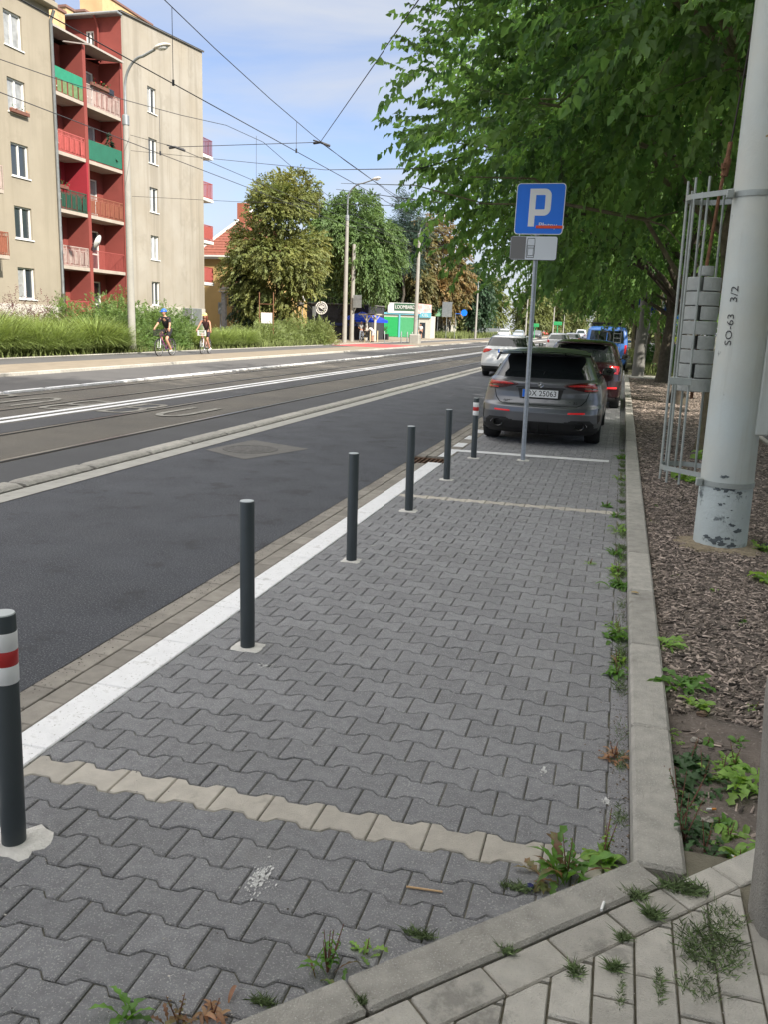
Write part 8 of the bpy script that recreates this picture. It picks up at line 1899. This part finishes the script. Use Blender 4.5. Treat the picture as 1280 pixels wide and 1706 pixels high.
# grit, crumbs and dry leaf bits on the paving and the kerbs
def grit(name, n, fn, smin, smax, m, seed, flat=.35):
    r = np.random.default_rng(seed); P = fn(r, n); n = len(P); s = r.uniform(smin, smax, n)*r.uniform(.4, 1, n); Vs = []
    for k in range(5):
        a = 2*np.pi*k/5+r.uniform(-.4, .4, n); rr_ = s*r.uniform(.6, 1.1, n); Vs.append(P+np.stack([rr_*np.cos(a), rr_*np.sin(a), 0*a], 1))
    Vs.append(P+np.stack([0*s, 0*s, s*flat+.0006], 1)); V = np.stack(Vs, 1).reshape(-1, 3); T = np.array([(k, (k+1) % 5, 5) for k in range(5)]); F = (np.arange(n)[:, None, None]*6+T[None]).reshape(-1, 3)
    o = npmesh(name, V, F, m, tone=np.repeat(r.random(n), 5)); return tag(o, kind='stuff')
m_grit = mat('pale_grit', (.42, .40, .36), .9, attr='tone', attr_amt=.6); m_crumb = mat('dark_crumbs', (.07, .05, .035), .95, attr='tone', attr_amt=.6)
def on_bay(r, n): y = 1+11*r.random(n)**1.4; return np.stack([r.uniform(-2.05, .17, n), y, np.full(n, .0012)], 1)
def by_kerb(r, n): y = 1.8+14*r.random(n); return np.stack([.183-np.abs(r.normal(0, .05, n)), y, np.full(n, .0012)], 1)
def gut_(r, n): y = 1+24*r.random(n); return np.stack([-2.52+np.abs(r.normal(0, .05, n)), y, np.full(n, .001)], 1)
grit('pale_grit', 700, on_bay, .0015, .0045, m_grit, 5); grit('dark_crumbs', 420, on_bay, .0015, .005, m_crumb, 6); grit('kerb_dirt', 3200, by_kerb, .002, .007, mat('kerb_dirt', (.12, .09, .06), .95, attr='tone', attr_amt=.6), 7); grit('road_edge_dirt', 2600, gut_, .002, .008, mat('road_dirt', (.09, .08, .065), .95, attr='tone', attr_amt=.6), 8)
def on_foot(r, n):
    P = np.stack([r.uniform(-.8, 1.1, n), r.uniform(1.2, 2.6, n), np.full(n, KZ-.004)], 1); k = np.array([edge_f((p[0], p[1])) > 0 for p in P]); return P[k]
grit('footway_grit', 900, on_foot, .0012, .0035, m_grit, 9)
# pale stains: mortar and paint marks on single pavers
m_stain = mat('lime_stain', (.52, .52, .51), .9, var=.3, vscale=40)
for k, (u, v, r_, ex, n_) in enumerate(((432, 1462, .055, 1.7, 260), (905, 1284, .022, 1.4, 50), (1012, 1335, .03, 1.1, 60), (620, 910, .06, .6, 60), (700, 866, .06, .5, 50), (875, 868, .03, .6, 30), (965, 897, .03, .6, 30), (1000, 925, .03, .6, 30), (440, 1110, .07, .6, 60))):
    p = gp(u, v); q = random.Random(k); b = MB()
    for j in range(n_):
        a_ = q.uniform(0, 2*PI); rr_ = r_*abs(q.gauss(0, .5)); cx_, cy_ = p.x+rr_*math.cos(a_)*.75, p.y+rr_*math.sin(a_)*ex; s_ = q.uniform(.0012, .0042)*(1.7 if j < n_*.15 else 1); m_ = 6
        b.poly([(cx_+s_*q.uniform(.5, 1.3)*math.cos(2*PI*i/m_)*.7, cy_+s_*q.uniform(.5, 1.6)*math.sin(2*PI*i/m_)*1.5, .0026+.0003*(j % 5)) for i in range(m_)])
    struct(b.build('paving_stain', m_stain))
# litter
def butt(label, u, v, z, az, L=.034, filt=True):
    p = gp(u, v, z); t = thing('cigarette_end', label, 'cigarette end', (p.x, p.y, z+.005), R(az)); b = MB(); b.tube([(-L/2, 0, 0), (0, 0, .0)], .0042, 8); b.build('paper', m_frame, t, smooth=60); b = MB(); b.tube([(0, 0, 0), (L/2, 0, 0)], .0043, 8); b.build('filter', mat('filter_orange', (.55, .22, .05), .8) if filt else m_frame, t, smooth=60)
butt('white cigarette end lying on the oblique kerb', 1005, 1512, KZ, 80, .04, False); butt('orange tipped cigarette end in the near bed among sprouts', 1186, 1350, .055, 20); butt('orange tipped cigarette end close to the concrete post', 1224, 1430, .055, -40)
p = gp(708, 1486); b = MB(); b.tube([(-.058, 0, 0), (.055, .012, 0)], [.0035, .003], 6); o = b.build('wooden_stick', mat('pale_wood', (.5, .33, .18), .8)); o.location = (p.x, p.y, .005); tag(o, 'thin pale wooden stick lying on the near pavers', 'stick')
p = gp(884, 1480); t = thing('bottle_cap', 'small dark blue and silver crumpled cap beside the corner weeds', 'bottle cap', (p.x, p.y, .0)); b = MB(); b.lathe([(0, .012), (.011, .012), (.014, .004), (.014, .0)], 14); b.build('cap', mat('cap_blue', (.03, .03, .15), .3, metal=.5, stains=((.6, .6, .65), 120, .55, 1)), t)
for k, (u, v, lab) in enumerate(((1160, 1235, 'pale grey stone lying in the near bed by the kerb joint'), (1180, 1370, 'pale broken stone between the two cigarette ends'), (1205, 1050, 'dark stone among the chips below the mast'), (1170, 1192, 'flat brown piece of bark beside the seedlings'))):
    x, y, z = B_(u, v); q = random.Random(k+3); b = MB(); b.sphere((0, 0, .008), .02, 9, 6, sc=(1.2, .8, .7)); b.v = [(a_[0]+q.uniform(-.004, .004), a_[1]+q.uniform(-.004, .004), a_[2]+q.uniform(-.003, .003)) for a_ in b.v]; o = b.build('stone', [mat('stone_pale', (.32, .29, .25), .9, var=.2, vscale=60), mat('stone_pale', (.32, .29, .25)), mat('stone_dark', (.08, .07, .06), .9), mat('bark_piece', (.16, .11, .075), .9)][k]); o.location = (x, y, z+.004); tag(o, lab, 'stone' if k < 3 else 'bark')
# blown leaves
m_fallen = mat('fallen_leaf', (.28, .20, .07), .8, var=.3, vscale=40)
for k, (u, v, lab) in enumerate(((1068, 750, 'dark fallen leaf on the kerb top beside the hatchback'), (960, 1455, 'yellow fallen leaf stuck in the corner weeds'), (1065, 990, 'tiny pale leaf on the kerb top'))):
    p = gp(u, v, .1 if k != 1 else .02); b = MB(); blade(b, (0, 0, .003), 1.0+k, .15, .05, .03, .5, 0); o = b.build('fallen_leaf', m_fallen, attr=True); o.location = (p.x, p.y, (.102 if k != 1 else .02)); tag(o, lab, 'leaf')
# parent matrices stay identity; nothing else to do
